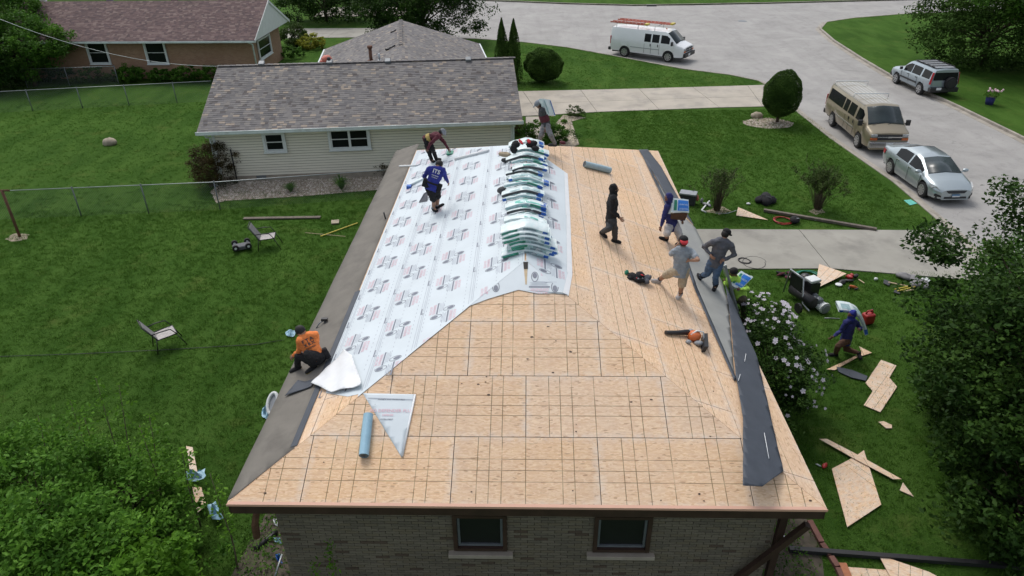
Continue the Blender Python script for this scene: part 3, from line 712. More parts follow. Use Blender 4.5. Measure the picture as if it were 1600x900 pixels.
def fixloc(o, base):
    """mesh built in world coordinates, parent standing at base"""
    o.location = tuple(-q for q in base); return o
fixloc(shingles('shingles', Q(0, -0.03, 2.49), gt, gs, GL, gl, MATS['shingle_weathered'], groof), sh0)
fixloc(shingles('shingles', Q(0, 2*DR, 2.5), gt, Vector((-gn.x*DR, -gn.y*DR, HR-2.5)).normalized(), GL, gl, MATS['shingle_weathered'], groof, expo=.29, wmin=.4, wmax=.8), sh0)
ws = (wt*hw+uz*(wr-2.5)); wl = ws.length; ws.normalize()
fixloc(shingles('shingles', WQ(-hw, -wlen, 2.5), wn_, ws, wlen, wl, MATS['shingle_weathered'], groof), sh0)
fixloc(shingles('shingles', WQ(hw, -wlen, 2.5), wn_, Vector((-ws.x, -ws.y, ws.z)), wlen, wl, MATS['shingle_weathered'], groof), sh0)
mb = MB(sh0); k = 0.0
while k < wlen-4.0:
    mb.tube([WQ(0, -k-.3, wr+.03), WQ(0, -k, wr+.015)], [(.12, .02), (.12, .02)], 6, smooth=False, side=wt); k += .28
mb.col.update({q: random.random() for q in range(len(mb.f))})
k = 0.0
while k < GL-0.1:
    mb.tube([Q(k, DR, HR+0.03), Q(k+.3, DR, HR+0.015)], [(.02, .12), (.02, .12)], 6, smooth=False, side=(0, 0, 1)); mb.col.update({q: random.random() for q in range(len(mb.f)) if q not in mb.col}); k += 0.28
mb.build('ridge_cap', MATS['shingle_weathered'], groof)['kind'] = 'stuff'
for sg in (-1, 1):
    mb = MB(sh0); mb.box(WQ(sg*(hw+.04), -wlen/2+.0, 2.44), (.09, wlen, .12), Matrix((wt, wn_, uz)).transposed()); mb.build('gutter', MATS['gutter_white'], groof)
# walls, foundation, siding boards
wb, wa0, wa1 = 0.62, 0.42, GL-0.42
mb = MB(sh0); mb.box(Q((wa0+wa1)/2, DR, 1.2), (wa1-wa0, 2*DR-2*wb-.03, 2.4), GM)
for a in (wa0, wa1): mb.prism([Q(a, wb, 2.4), Q(a, 2*DR-wb, 2.4), Q(a, DR, HR-0.12)], gt*(0.02 if a > 5 else -0.02))
mb.box(WQ(0, -wlen/2-.4, 1.2), (2*hw-1.2, wlen-.6, 2.4), Matrix((wt, wn_, uz)).transposed()); mb.prism([WQ(-hw+.6, -.5, 2.4), WQ(hw-.6, -.5, 2.4), WQ(0, -.5, wr-.25)], wn_*0.02)
wall = mb.build('wall', MATS['wood_old_and_lap_shade'], gar)  # dark wall colour in the board gaps paints in the lap shadows
mb = MB(sh0); mb.box(Q((wa0+wa1)/2, DR, 0.13), (wa1-wa0+0.04, 2*DR-2*wb+0.04, 0.32), GM); mb.build('foundation', MATS['foundation'], gar)
z = 0.30
while z < 2.34:
    zt = min(z+0.097, 2.42); mb = MB(sh0)
    mb.prism([Q(wa0+.06, wb-0.018, z), Q(wa0+.06, wb-0.006, zt), Q(wa0+.06, wb+0.01, zt), Q(wa0+.06, wb+0.01, z)], gt*(wa1-wa0-.12))
    mb.build('siding_board', MATS['siding'], wall); z += 0.118
for a in (wa0, wa1):
    mb = MB(sh0); mb.box(Q(a, wb, 1.36), (0.13, 0.09, 2.12), GM); mb.build('corner_board', MATS['white_paint'], gar)
mb = MB(sh0); mb.box(Q(GL/2, 0.0, 2.43), (GL, 0.03, 0.16), GM); mb.box(Q(GL/2, wb/2, 2.37), (GL-.1, wb, 0.02), GM); mb.build('fascia', MATS['white_paint'], groof)
mb = MB(sh0)
for a, b, c, d in ((0, -.10, .01, .12), (0, -.055, .09, .02)): mb.box(Q(GL/2, a+b, 2.46 if d == .12 else 2.41), (GL+.06, c if d == .12 else .11, d), GM)
mb.box(Q(GL/2, -.105, 2.525), (GL+.06, .03, .012), GM)
mb.build('gutter', MATS['gutter_white'], groof)
for a in (wa0-0.12, wa1+.05):
    mb = MB(sh0); mb.tube([Q(a, -.03, 2.4), Q(a, .1, 2.25), Q(a, wb-.06, 2.1), Q(a, wb-.06, .25), Q(a-.1, wb-.3, .1), Q(a+.0, wb-.5, .08)], 0.045, 6, flat=1.3, smooth=False)
    mb.build('downspout', MATS['gutter_white'], gar)
def gwindow(pxl, pxr, pyt, pyb, n=1, base=sh0, plane=None, parent=gar, P=None, tvec=gt, nvec=gn, fm='white_paint', name='window', pane='glass_dark'):
    """window on a wall; corners taken on the wall plane"""
    O = plane
    def hit(px, py): d = ray(px, py); return CAM+d*((O-CAM).dot(nvec)/d.dot(nvec))
    a, b = hit(pxl, (pyt+pyb)/2), hit(pxr, (pyt+pyb)/2); zt, zb = hit((pxl+pxr)/2, pyt).z, hit((pxl+pxr)/2, pyb).z
    wd = abs((b-a).dot(tvec)); c = (a+b)/2; c.z = (zt+zb)/2; ht = zt-zb; M = Matrix((tvec, nvec, uz)).transposed()
    mb = MB(base)
    for dx in (-1, 1): mb.box(c+tvec*dx*(wd/2-.05)-nvec*.05, (.10, .09, ht), M)
    for dz in (-1, 1): mb.box(c+uz*dz*(ht/2-.04)-nvec*.051, (wd-.2, .088, .08), M)
    win = mb.build(name, MATS[fm], parent)
    for i in range(n):
        w1 = (wd-.2)/n; cc = c+tvec*(-(wd-.2)/2+w1*(i+.5))
        mb = MB(base)
        for dx in (-1, 1): mb.box(cc+tvec*dx*(w1/2-.025)-nvec*.032, (.05, .05, ht-.16), M)
        for dz in (-1, 0, 1): mb.box(cc+uz*dz*(ht/2-.1)-nvec*.033, (w1-.1, .045, .035), M)
        mb.build('sash', MATS[fm], win)
        for dz in (-.5, .5):
            mb = MB(base); mb.box(cc+uz*dz*(ht/2-.1)-nvec*.02, (w1-.09, .012, ht/2-.13), M); mb.build('pane', MATS[pane], win)
    mb = MB(base); mb.box(c-uz*(ht/2+.02)-nvec*.07, (wd+.06, .14, .04), M); mb.build('sill', MATS[fm], win)
    return win
pl = Q(0, wb-.045, 0)
gwindow(411, 447, 206, 237, 1, plane=pl); gwindow(513, 579, 200, 233, 2, plane=pl)
for a in (2.1, 8.2):
    mb = MB(sh0); mb.box(Q(a, wb-.03, .2), (.42, .03, .17), GM); mb.build('foundation_vent', MATS['metal_grey'], gar)
for px in (409, 515, 606, 732):
    d = RU; c = None
    r_ = ray(px, 101-(px-409)*0.02); n3 = gt.cross(gs); O = Q(0, 0, 2.5); X = CAM+r_*((O-CAM).dot(n3)/r_.dot(n3)); X = X+Vector((0, 0, .06))
    mb = MB(sh0); M = Matrix((gt, gs, n3)).transposed(); mb.box(X, (.27, .30, .12), M); o = mb.build('roof_vent', MATS['metal_grey'], groof); bevel(o, .03)
# rusty flue, plumbing vent and torn black patch on the wing roof
def wing(px, py, left=True, h=0.0):
    s_ = ws if left else Vector((-ws.x, -ws.y, ws.z)); O = WQ(-hw if left else hw, 0, 2.5); n3 = wn_.cross(s_); n3 = n3 if n3.z > 0 else -n3
    r_ = ray(px, py); return CAM+r_*((O-CAM).dot(n3)/r_.dot(n3)) + n3*h
p = wing(580, 95); mb = MB(sh0); mb.tube([p-uz*.1, p+uz*.62], .085, 12); mb.tube([p+uz*.62, p+uz*.74], .13, 12); mb.tube([p+uz*.0, p+uz*.05], [.24, .14], 12); mb.build('flue', MATS['rust'], groof)
p = wing(593, 95); mb = MB(sh0); mb.tube([p-uz*.1, p+uz*.35], .05, 10); mb.tube([p-uz*.05, p+uz*.06], [.17, .07], 10); mb.build('vent_pipe', MATS['galvanised'], groof)
for a, b in (((606, 78), (618, 72)), ((611, 52), (619, 48))):
    p, q = wing(*a, h=.05), wing(*b, h=.05); mb = MB(sh0); mb.tube([p, q], .05, 6, flat=.5); mb.ell(p, (.14, .14, .07)) if a[1] > 60 else None
    mb.build('torn_patch', MATS['black_metal'], groof)
p = Q(5.6, DR+.35, 4.1); p = G(511, 97, 4.15)
o = MB(p); o.ell(p+uz*.12, (.24, .2, .2), jit=.12); o.ell(p+Vector((-.18, 0, .02)), (.16, .14, .1), jit=.1); b = o.build('bag', MATS['orange_fibre']); b.location = p
tag(b, 'small orange bag just showing over the grey shingle ridge', 'bag'); hb = MB(p); hb.ell(p+Vector((.14, -.14, .16)), (.09, .09, .11)); hb.build('bag_opening', MATS['black_metal'], b)
# --- brick house top left
bx0, bx1, by0, byr, by1, bz, bzr = -29.5, -12.75, 39.0, 42.8, 46.6, 2.6, 4.5
bh = thing('brick_house', 'brown brick house at the top left with mauve roof and white gable', 'house', (bx0, by0, 0)); bo = Vector((bx0, by0, 0))
mb = MB(bo); mb.prism([(bx0, by0, bz), (bx1, by0, bz), (bx1, byr, bzr), (bx0, byr, bzr)], (0, 0, -.1)); mb.prism([(bx0, by1, bz), (bx1, by1, bz), (bx1, byr, bzr), (bx0, byr, bzr)], (0, 0, -.1)); br = mb.build('roof', MATS['roof_under'], bh)
s1 = Vector((0, byr-by0, bzr-bz)); sl_ = s1.length; s1.normalize()
fixloc(shingles('shingles', Vector((bx0, by0-.03, bz)), Vector((1, 0, 0)), s1, bx1-bx0, sl_, MATS['shingle_mauve'], br), bo)
fixloc(shingles('shingles', Vector((bx0, by1, bz)), Vector((1, 0, 0)), Vector((0, -s1.y, s1.z)), bx1-bx0, sl_, MATS['shingle_mauve'], br, expo=.3, wmin=.5, wmax=.9), bo)
mb = MB(bo); mb.box(((bx0+bx1-.6)/2, (by0+by1)/2, 1.25), (bx1-bx0-.6, by1-by0-1.7, 2.5)); mb.build('wall', MATS['brick_orange'], bh)
mb = MB(bo); mb.prism([(bx1-.06, by0+.05, 2.52), (bx1-.06, by1-.05, 2.52), (bx1-.06, byr, bzr-.04)], (.03, 0, 0)); mb.build('gable', MATS['white_paint'], bh)
for a, b in ((by0, byr), (by1, byr)):
    mb = MB(bo); mb.prism([(bx1-.02, a, bz-.17), (bx1-.02, a, bz+.01), (bx1-.02, b, bzr+.01), (bx1-.02, b, bzr-.17)], (.05, 0, 0)); mb.build('rake_board', MATS['white_paint'], br)
mb = MB(bo); mb.box(((bx0+bx1)/2, by0-.05, bz-.08), (bx1-bx0, .12, .11)); mb.build('gutter', MATS['gutter_white'], br)
mb = MB(bo); mb.tube([(bx1-.5, by0, bz-.1), (bx1-.45, by0+.7, bz-.4), (bx1-.45, by0+.76, .2)], .05, 6); mb.build('downspout', MATS['gutter_white'], bh)
X1, Y1 = Vector((1, 0, 0)), Vector((0, 1, 0)); wy = by0+.85
for a, b in ((137, 170), (227, 261)):
    p0, p1 = ray_y(a, 70, wy-.02), ray_y(b, 70, wy-.02)
    gwindow(a, b, 64, 100, 1, base=bo, plane=Vector((0, wy-.02, 0)), parent=bh, tvec=X1, nvec=Y1)
gwindow(402, 423, 56, 90, 1, base=bo, plane=Vector((bx1-.57, 0, 0)), parent=bh, tvec=Y1, nvec=Vector((-1, 0, 0)))
for px, m_ in ((68, 'white_paint'), (172, 'metal_grey'), (273, 'roof_under'), (347, 'roof_under')):
    p = G(px, 2, 4.38); mb = MB(bo); mb.box(p+uz*.05, (.35, .3, .16)); mb.build('roof_vent', MATS[m_], br)
# ================================================================ FENCES, POLES, WIRES
def chain_fence(label, pts, posts_px, h=1.2, mesh=True, rail='galvanised', cell=.085):
    o0 = Vector(pts[0]); f = thing('chain_link_fence', label, 'fence', tuple(o0), 0, 'chain link fences')
    mb = MB(o0); mb.tube([Vector(p)+uz*h for p in pts], .017, 6); mb.build('top_rail', MATS[rail], f)
    for p in posts_px:
        mb = MB(o0); mb.tube([p, p+uz*(h+.03)], .024, 8); mb.ell(p+uz*(h+.03), .032, n=8, k=4); mb.build('post', MATS['metal_grey'], f)
    if mesh:
        mb = MB(o0)
        for a, b in zip(pts[:-1], pts[1:]):
            a, b = Vector(a), Vector(b); ln = (b-a).length; t = (b-a)/ln; n_ = int(ln/cell); nn = t.cross(uz)*.0022
            for i in range(-int(h/cell), n_):
                for sgn in (1, -1):
                    x0, x1 = i*cell, i*cell+h
                    z0, z1 = 0.0, h
                    if x0 < 0: z0 = -x0; x0 = 0
                    if x1 > ln: z1 = h-(x1-ln); x1 = ln
                    if z1 <= z0: continue
                    if sgn < 0: z0, z1 = h-z0, h-z1
                    p, q = a+t*x0+uz*z0, a+t*x1+uz*z1; up_ = (q-p).normalized().cross(nn.normalized())*.0022
                    mb.add([p-up_, q-up_, q+up_, p+up_], [(0, 1, 2, 3)])
        o = mb.build('wire_mesh', MATS['metal_grey'], f); o['kind'] = 'stuff'
    return f
A1, B1 = G(-60, 146, 1.2), G(330, 126.5, 1.2); A1.z = B1.z = 0
def onl(a, b, px, z=1.2, py=None):
    best = min(range(401), key=lambda k: abs(projx(a.lerp(b, k/400)+uz*z)-px)); return a.lerp(b, best/400)
def projx(X): d = X-CAM; return 800+FPX*d.dot(RT)/d.dot(FW)
def proj(X): d = Vector(X)-CAM; return 800+FPX*d.dot(RT)/d.dot(FW), 450-FPX*d.dot(UP)/d.dot(FW)
chain_fence('grey chain link fence crossing the far back lawn below the brick house', [A1, B1], [onl(A1, B1, q) for q in (40, 119, 193, 269)])
A2, B2 = G(-40, 300, 1.2), G(335, 284.5, 1.2); A2.z = B2.z = 0; C2 = Q(wa1, -0.55, 0); C2.z = 0; C2 = G(602, 271, 1.05); C2.z = 0
chain_fence('chain link fence with rail running from the rusty pole past the gravel bed', [A2, B2, C2], [onl(A2, B2, q) for q in (112, 220, 334)])
A3, B3 = G(33, 108, 1.2), G(178, 103.5, 1.2); A3.z = B3.z = 0
chain_fence('short chain link fence in front of the left brick house windows', [A3, B3], [A3, onl(A3, B3, 100), B3])
def label_mesh(mb, name, mat, label, cat, group=None, base=None):
    o = mb.build(name, mat)
    if base is not None: o.location = base
    return tag(o, label, cat, group)
p = G(31, 370); q = PJ(p, 3, 298, 0); pole = thing('clothes_pole', 'rusty brown clothes line pole in a bare earth patch', 'pole', tuple(p))
mb = MB(p); mb.tube([p-uz*.1, q], .05, 10); mb.build('post', MATS['rust'], pole); mb = MB(p); mb.tube([q+Vector((-.6, 0, 0)), q+Vector((.25, .03, 0))], .035, 8); mb.build('cross_bar', MATS['rust'], pole)
mb = MB(); mb.tube([G(0, 557, .03), G(120, 553, .04), G(250, 547, .03), G(400, 538, .03), G(445, 531, .03)], .010, 6)
label_mesh(mb, 'hose', MATS['plastic_black'], 'thin dark cable lying across the lawn below the chair', 'cable')
e0 = CAM+ray(-5, 28)*30; e1 = Q(.1, DR-.2, HR+.05); pts = [e0.lerp(e1, k/12)-uz*(.5*4*(k/12)*(1-k/12)) for k in range(13)]
mb = MB(); mb.tube(pts, .009, 5); label_mesh(mb, 'overhead_wire', MATS['white_paint'], 'pale overhead wire running down to the grey shingle roof', 'wire')
# tall meter pipe at the siding corner
p = Q(1.05, wb-.1, 0); mb = MB(p); mb.tube([p, p+uz*1.55], .03, 8); label_mesh(mb, 'stake', MATS['black_metal'], 'dark upright stake against the left end of the siding', 'stake', base=p)
# ================================================================ PEOPLE
HX = Vector((RT.x, RT.y, 0)).normalized()
pm('skin', (0.36, 0.20, 0.13), 0.6, 0.15, 9); pm('skin_dark', (0.20, 0.10, 0.065), 0.6, 0.15, 9)
pm('hair', (0.012, 0.010, 0.010), 0.7, 0.2, 20)
for nm, c in dict(royal=(0.025, 0.035, 0.26), navy=(0.03, 0.035, 0.16), maroon=(0.10, 0.018, 0.03), black=(0.012, 0.012, 0.014), charcoal=(0.055, 0.058, 0.062), heather=(0.30, 0.34, 0.38), slate=(0.115, 0.12, 0.14),
                  denim=(0.075, 0.13, 0.22), khaki=(0.47, 0.385, 0.27), offwhite=(0.52, 0.49, 0.47), orange=(0.95, 0.27, 0.07), neon=(0.42, 0.72, 0.10), camo=(0.11, 0.09, 0.055), brown=(0.12, 0.06, 0.035), olive=(0.07, 0.075, 0.06),
                  greyblue=(0.16, 0.165, 0.175), red=(0.5, 0.03, 0.04), white=(0.75, 0.75, 0.73), tan=(0.5, 0.38, 0.12), dust=(0.24, 0.235, 0.24), capgrey=(0.25, 0.27, 0.30)).items():
    pm('cloth_'+nm, c, 0.9, 0.28, 11, bmp=0.5)
def remesh(mb, vox=0.017, smooth=5, wrinkle=0.0):
    me = bpy.data.meshes.new('tmp'); me.from_pydata(mb.v, [], mb.f); o = bpy.data.objects.new('tmp', me); COL.objects.link(o)
    a = o.modifiers.new('r', 'REMESH'); a.mode = 'VOXEL'; a.voxel_size = vox; b = o.modifiers.new('s', 'SMOOTH'); b.factor = 0.5; b.iterations = smooth
    r = bpy.data.meshes.new_from_object(o.evaluated_get(bpy.context.evaluated_depsgraph_get())); bpy.data.objects.remove(o); bpy.data.meshes.remove(me)
    from mathutils import noise as mn
    if wrinkle:
        for v in r.vertices:
            q = v.co; v.co = q+v.normal*(mn.noise(Vector((q.x*8, q.y*8, q.z*20)))*wrinkle+mn.noise(q*24)*wrinkle*.5)
    for p in r.polygons: p.use_smooth = True
    return r
def limb(mb, a, b, ra, rb, n=10, mid=None):
    a, b = Vector(a), Vector(b); t = (b-a)
    pts = [a, a+t*.3, a+t*.65, b]; rm = mid or (ra*.55+rb*.45)
    mb.tube(pts, [ra, rm*1.06, rm*.95, rb], n); mb.ell(a, ra, n=n, k=8); mb.ell(b, rb, n=n, k=8)
def solve(a, b, px, py, la, lb, anchor, rng_=(-.55, .55), pref=0.0):
    best = None
    for k in range(111):
        d = rng_[0]+(rng_[1]-rng_[0])*k/110; X = PJ(anchor, px, py, d)
        e = ((X-a).length-la)**2+((X-b).length-lb)**2+.0008*abs(d-pref)
        if best is None or e < best[0]: best = (e, X)
    return best[1]
def person(label, anchor, J, o, group='roofing crew'):
    """J: joints as (px, py, depth) in upright planes through the anchor, or points; o: outfit"""
    base = Vector((anchor.x, anchor.y, anchor.z)); pt = thing('person', label, 'person', tuple(base), 0, group)
    P = {}
    for k, q in J.items():
        if isinstance(q, Vector): P[k] = q
        elif len(q) > 2 and q[2] is not None: P[k] = PJ(anchor, *q)
    sc = o.get('sc', 1.0)
    lat = (P['sr']-P['sl']); sp = (P['neck']-P['pel']).normalized(); lat = (lat-sp*lat.dot(sp)).normalized(); fr = lat.cross(sp)*-1
    face = Vector(o['face'][0]*HX+o['face'][1]*HZ+Vector((0, 0, o['face'][2]))).normalized()
    if fr.dot(face) < 0 and 'front' not in o: pass
    hl = o.get('hip', None); hlat = (Vector(hl[0]*HX+hl[1]*HZ).normalized() if hl else lat)
    P['jl'], P['jr'] = P['pel']-hlat*.095*sc, P['pel']+hlat*.095*sc
    for s_ in 'lr':
        if 'e'+s_ not in P: q = J['e'+s_]; P['e'+s_] = solve(P['s'+s_], P['h'+s_], q[0], q[1], .29*sc, .25*sc, anchor)
        if 'k'+s_ not in P: q = J['k'+s_]; P['k'+s_] = solve(P['j'+s_], P['a'+s_], q[0], q[1], .43*sc, .42*sc, anchor)
    P['head'] = P['head']+(P['neck']-P['head']).normalized()*o.get('tuck', .03)
    nk, pel, hd = P['neck'], P['pel'], P['head']
    def torso(mb, g=0.0, low=0.0, top=True):
        ch, wa = nk.lerp(pel, .35)-fr*.0, nk.lerp(pel, .72)
        pts = [nk.lerp(pel, .06), nk.lerp(pel, .2), ch, nk.lerp(pel, .55), wa, pel, pel-sp*(.08+low)]
        rs = [(.12+g, .075+g), (.175+g, .10+g), (.175+g, .118+g), (.16+g, .112+g), (.150+g, .105+g), (.165+g, .115+g), (.15+g, .11+g)]
        mb.tube(pts, rs, 16, side=lat)
        for s_ in 'lr': limb(mb, nk.lerp(P['s'+s_], .22)-sp*.015, P['s'+s_], .068+g, .068+g)
    # the body: one continuous surface
    mb = MB(); torso(mb); limb(mb, nk-sp*.05, hd-(hd-nk)*.25, .062, .055)
    up_ = (hd-nk).normalized(); fa = (face-up_*face.dot(up_)).normalized(); si = up_.cross(fa); HM = Matrix((si, fa, up_)).transposed()
    mb.ell(hd+up_*.008-fa*.008, (.084, .104, .116), HM, 14, 10); mb.ell(hd-up_*.065+fa*.03, (.052, .06, .055), HM, 12, 8)
    mb.tube([hd+fa*.085+up_*.02, hd+fa*.115-up_*.015, hd+fa*.09-up_*.03], [.012, .017, .012], 6)
    for sg in (-1, 1): mb.ell(hd+si*sg*.08-up_*.005, (.014, .025, .034), HM, 8, 6)
    for s_ in 'lr':
        limb(mb, P['s'+s_], P['e'+s_], .056, .042, mid=.050); limb(mb, P['e'+s_], P['h'+s_], .042, .028, mid=.040)
        limb(mb, P['j'+s_], P['k'+s_], .092, .058, mid=.082); limb(mb, P['k'+s_], P['a'+s_], .056, .040, mid=.056)
        # palm
        w_ = P['h'+s_]; t = (w_-P['e'+s_]).normalized(); pn_ = lat if abs(t.dot(lat)) < .8 else fr; x = (pn_-t*pn_.dot(t)).normalized(); y = t.cross(x)
        mb.tube([w_-t*.01, w_+t*.045, w_+t*.085], [(.030, .022), (.042, .020), (.040, .016)], 10, side=y)
        mb.tube([P['a'+s_], P['a'+s_].lerp(P['t'+s_], .45)], [.034, .026], 8)
    me = remesh(mb, .017, 4)
    # fingers and thumb join the same mesh
    fm = MB()
    for s_ in 'lr':
        w_ = P['h'+s_]; t = (w_-P['e'+s_]).normalized(); pn_ = lat if abs(t.dot(lat)) < .8 else fr; x = (pn_-t*pn_.dot(t)).normalized(); y = t.cross(x)
        cu = x*(1 if s_ == 'l' else -1)
        for i, (ln, off) in enumerate(((.062, -.030), (.074, -.010), (.070, .011), (.054, .031))):
            b0 = w_+t*.078+y*off; fm.tube([b0, b0+t*ln*.45+cu*.006, b0+t*ln*.78+cu*.024, b0+t*ln*.95+cu*.042], [.0095, .009, .0085, .006], 6)
        b0 = w_+t*.025-y*.032; fm.tube([b0, b0+t*.028-y*.022+cu*.01, b0+t*.058-y*.026+cu*.022], [.012, .011, .008], 6)
    bm = bmesh.new(); bm.from_mesh(me); fme = bpy.data.meshes.new('f'); fme.from_pydata(fm.v, [], fm.f); bm.from_mesh(fme); bm.to_mesh(me); bm.free(); bpy.data.meshes.remove(fme)
    for p in me.polygons: p.use_smooth = True
    me.materials.append(MATS[o.get('skin', 'skin')]); me.transform(Matrix.Translation(-base)); link('body', me, pt)
    def cloth(name, mb, mat, vox=.017, wr=.017, par=pt):
        r = remesh(mb, vox, 3, wr); r.materials.append(MATS[mat]); r.transform(Matrix.Translation(-base)); return link(name, r, par)
    # shirt
    mb = MB(); torso(mb, .018, o.get('hang', .05)); mb.tube([nk-sp*.09, nk-sp*.02, nk+(hd-nk)*.18], [.11, .085, .066], 12)
    for s_ in 'lr':
        s3, e3, h3 = P['s'+s_], P['e'+s_], P['h'+s_]
        if o.get('sleeve', 'long') == 'long': limb(mb, s3, e3, .072, .058, mid=.064); limb(mb, e3, e3.lerp(h3, .9), .057, .041, mid=.05)
        else: limb(mb, s3, s3.lerp(e3, .62), .074, .072)
    sh = cloth('shirt', mb, 'cloth_'+o['shirt'])
    if 'hood' in o:
        mb = MB(); mb.ell(hd+up_*.018-fa*.028, (.102, .105, .128), HM, 14, 10); mb.tube([nk-sp*.06, hd-up_*.02], [.105, .095], 12); cloth('hood', mb, 'cloth_'+o['hood'])
    # trousers or shorts
    mb = MB(); mb.tube([pel+sp*.06, pel, pel-sp*.07, pel-sp*.12], [(.165, .118), (.178, .13), (.175, .13), (.13, .10)], 16, side=hlat)
    for s_ in 'lr':
        j3, k3, a3 = P['j'+s_], P['k'+s_], P['a'+s_]
        if o.get('legs', 'long') == 'long': limb(mb, j3, k3, .108, .078, mid=.098); limb(mb, k3, k3.lerp(a3, .93), .077, .062, mid=.072)
        else:
            e_ = o.get('len', .95); limb(mb, j3, j3.lerp(k3, e_*.98), .112, .098, mid=.108)
    cloth('trousers' if o.get('legs', 'long') == 'long' else 'shorts', mb, 'cloth_'+o['pants'])
    # shoes
    for s_ in 'lr':
        a3, t3 = P['a'+s_], P['t'+s_]; d = (t3-a3); nrm = o.get('nrm', uz); d = (d-nrm*d.dot(nrm)) if not o.get('freefoot') else d; d.normalize()
        s3 = nrm.cross(d); b0 = a3-nrm*.045
        mb = MB(base); mb.tube([b0-d*.065, b0-d*.03, b0+d*.06, b0+d*.14, b0+d*.185, b0+d*.205], [(.032, .034), (.048, .058), (.050, .052), (.052, .040), (.044, .030), (.020, .014)], 12, side=s3)
        sn = (P['k'+s_]-a3).normalized(); mb.tube([b0-d*.005, a3, a3+sn*(.045 if not o.get('boot') else .17)], [.055, .058, .060 if not o.get('boot') else .078], 12); so = mb.build('boot' if o.get('boot') else 'shoe', MATS['cloth_'+o.get('shoe', 'black')], pt)
        mb = MB(base); mb.tube([b0-nrm*.03-d*.065, b0-nrm*.032+d*.06, b0-nrm*.030+d*.15, b0-nrm*.026+d*.2], [(.036, .012), (.046, .013), (.048, .013), (.02, .01)], 12, side=s3); mb.build('sole', MATS['cloth_'+o.get('sole', 'charcoal')], so)
        if o.get('sock'):
            mb = MB(base); mb.tube([a3+nrm*.02, a3.lerp(P['k'+s_], .27)], [.047, .052], 10); mb.build('sock', MATS['cloth_'+o['sock']], pt)
    if o.get('cap'):
        mb = MB(base); mb.ell(hd-up_*.005-fa*.022, (.091, .098, .100), HM, 14, 10, jit=.02); mb.build('hair', MATS['hair'], pt)
    # head dress
    if o.get('hair'):
        mb = MB(base); mb.ell(hd+up_*.028-fa*.024, (.096, .107, .108), HM, 14, 10, jit=.03); mb.build('hair', MATS['hair'], pt)
    if o.get('cap'):
        cf = fa if not o.get('capback') else -fa
        mb = MB(); mb.ell(hd+up_*.048, (.101, .118, .088), HM, 16, 10); v = mb.v
        cp = MB(base); cp.v, cp.f, cp.m, cp.sm = mb.v, mb.f, mb.m, mb.sm; c_ = cp.build('cap', MATS['cloth_'+o['cap']], pt)
        mb = MB(base); mb.tube([hd+up_*.04+cf*.07, hd+up_*(.045 if not o.get('capback') else .0)+cf*.14, hd+up_*(.025 if not o.get('capback') else -.05)+cf*.18], [(.082, .014), (.085, .009), (.045, .006)], 12, side=si); mb.build('cap_brim', MATS['cloth_'+o.get('brim', o['cap'])], c_)
    for sg in (-1, 1):
        mb = MB(base); mb.ell(hd+fa*.082+si*sg*.031+up_*.022, .012, n=8, k=6); mb.build('eye', MATS['cloth_charcoal'], pt)
    mb = MB(base); mb.tube([hd+fa*.083-up_*.058-si*.022, hd+fa*.092-up_*.058, hd+fa*.083-up_*.058+si*.022], .006, 6); mb.build('mouth', MATS['cloth_maroon'], pt)
    if o.get('belt'):
        mb = MB(base); c = pel+sp*.07; mb.tube([c-sp*.025, c+sp*.025], [(.188, .142), (.188, .142)], 18, side=lat); be = mb.build('belt', MATS['cloth_black'], pt)
        for sg in (-1, 1):
            for q in o['belt']:
                if q != sg: continue
                mb = MB(); c2 = c+lat*sg*.20-sp*.06; mb.box(c2, (.12, .17, .22), Matrix((lat, fr, sp)).transposed()); r = remesh(mb, .02, 4, .01); r.materials.append(MATS['cloth_black']); r.transform(Matrix.Translation(-base)); link('tool_pouch', r, be)
    P['lat'], P['fr'], P['sp'], P['base'], P['obj'] = lat, fr, sp, base, pt
    return P
def backprint(P, rows, mat='cloth_white', cx=0.0, cy=.62, off=.152):
    """lettering on the back of a shirt"""
    mb = MB(P['base']); lat, sp = P['lat'], P['sp']; out = lat.cross(sp); out = out if out.dot(CAM-P['neck']) > 0 else -out; x = sp.cross(out)
    for txt, size, dy in rows:
        vs, fs = textmesh(txt, size, .004 if size > .06 else .001)
        mb.add([P['pel'].lerp(P['neck'], cy)+x*(a+cx)+sp*(b+dy)+out*(off-abs(a)*.12) for a, b in vs], fs)
    mb.build('printing', MATS[mat], P['obj'])
def onroof(fc, px, py, h=.085): return RR(fc, px, py, 0.012)+uz*h
LFn, RFn = fnorm('left'), fnorm('right')
# P1 bending over at the far left
an = RR('left', 678, 254)
P1 = person('man in maroon long sleeves bending right down at the far left roof corner', an, dict(head=(692, 206, 0), neck=(686, 210, 0), pel=(667, 217, 0), sl=(683, 210, .17), sr=(685, 213, -.17),
    el=(694, 222, None), hl=(700, 232, .1), er=(672, 225, None), hr=(668, 233, -.2), kl=(676, 233, None), kr=(669, 234, None), al=onroof('left', 682, 252), ar=onroof('left', 675, 254), tl=onroof('left', 688, 251, .03), tr=onroof('left', 682, 256, .03)),
    dict(face=(1, .1, -.7), shirt='maroon', pants='black', cap='capgrey', hip=(0, -1), nrm=LFn, skin='skin_dark', hang=.02))
mb = MB(P1['base']); c = P1['pel']+P1['sp']*.06
mb.tube([c-P1['sp']*.05, c+P1['sp']*.08], [(.192, .146), (.192, .146)], 16, side=P1['lat']); mb.build('waist_shirt', MATS['cloth_tan'], P1['obj'])
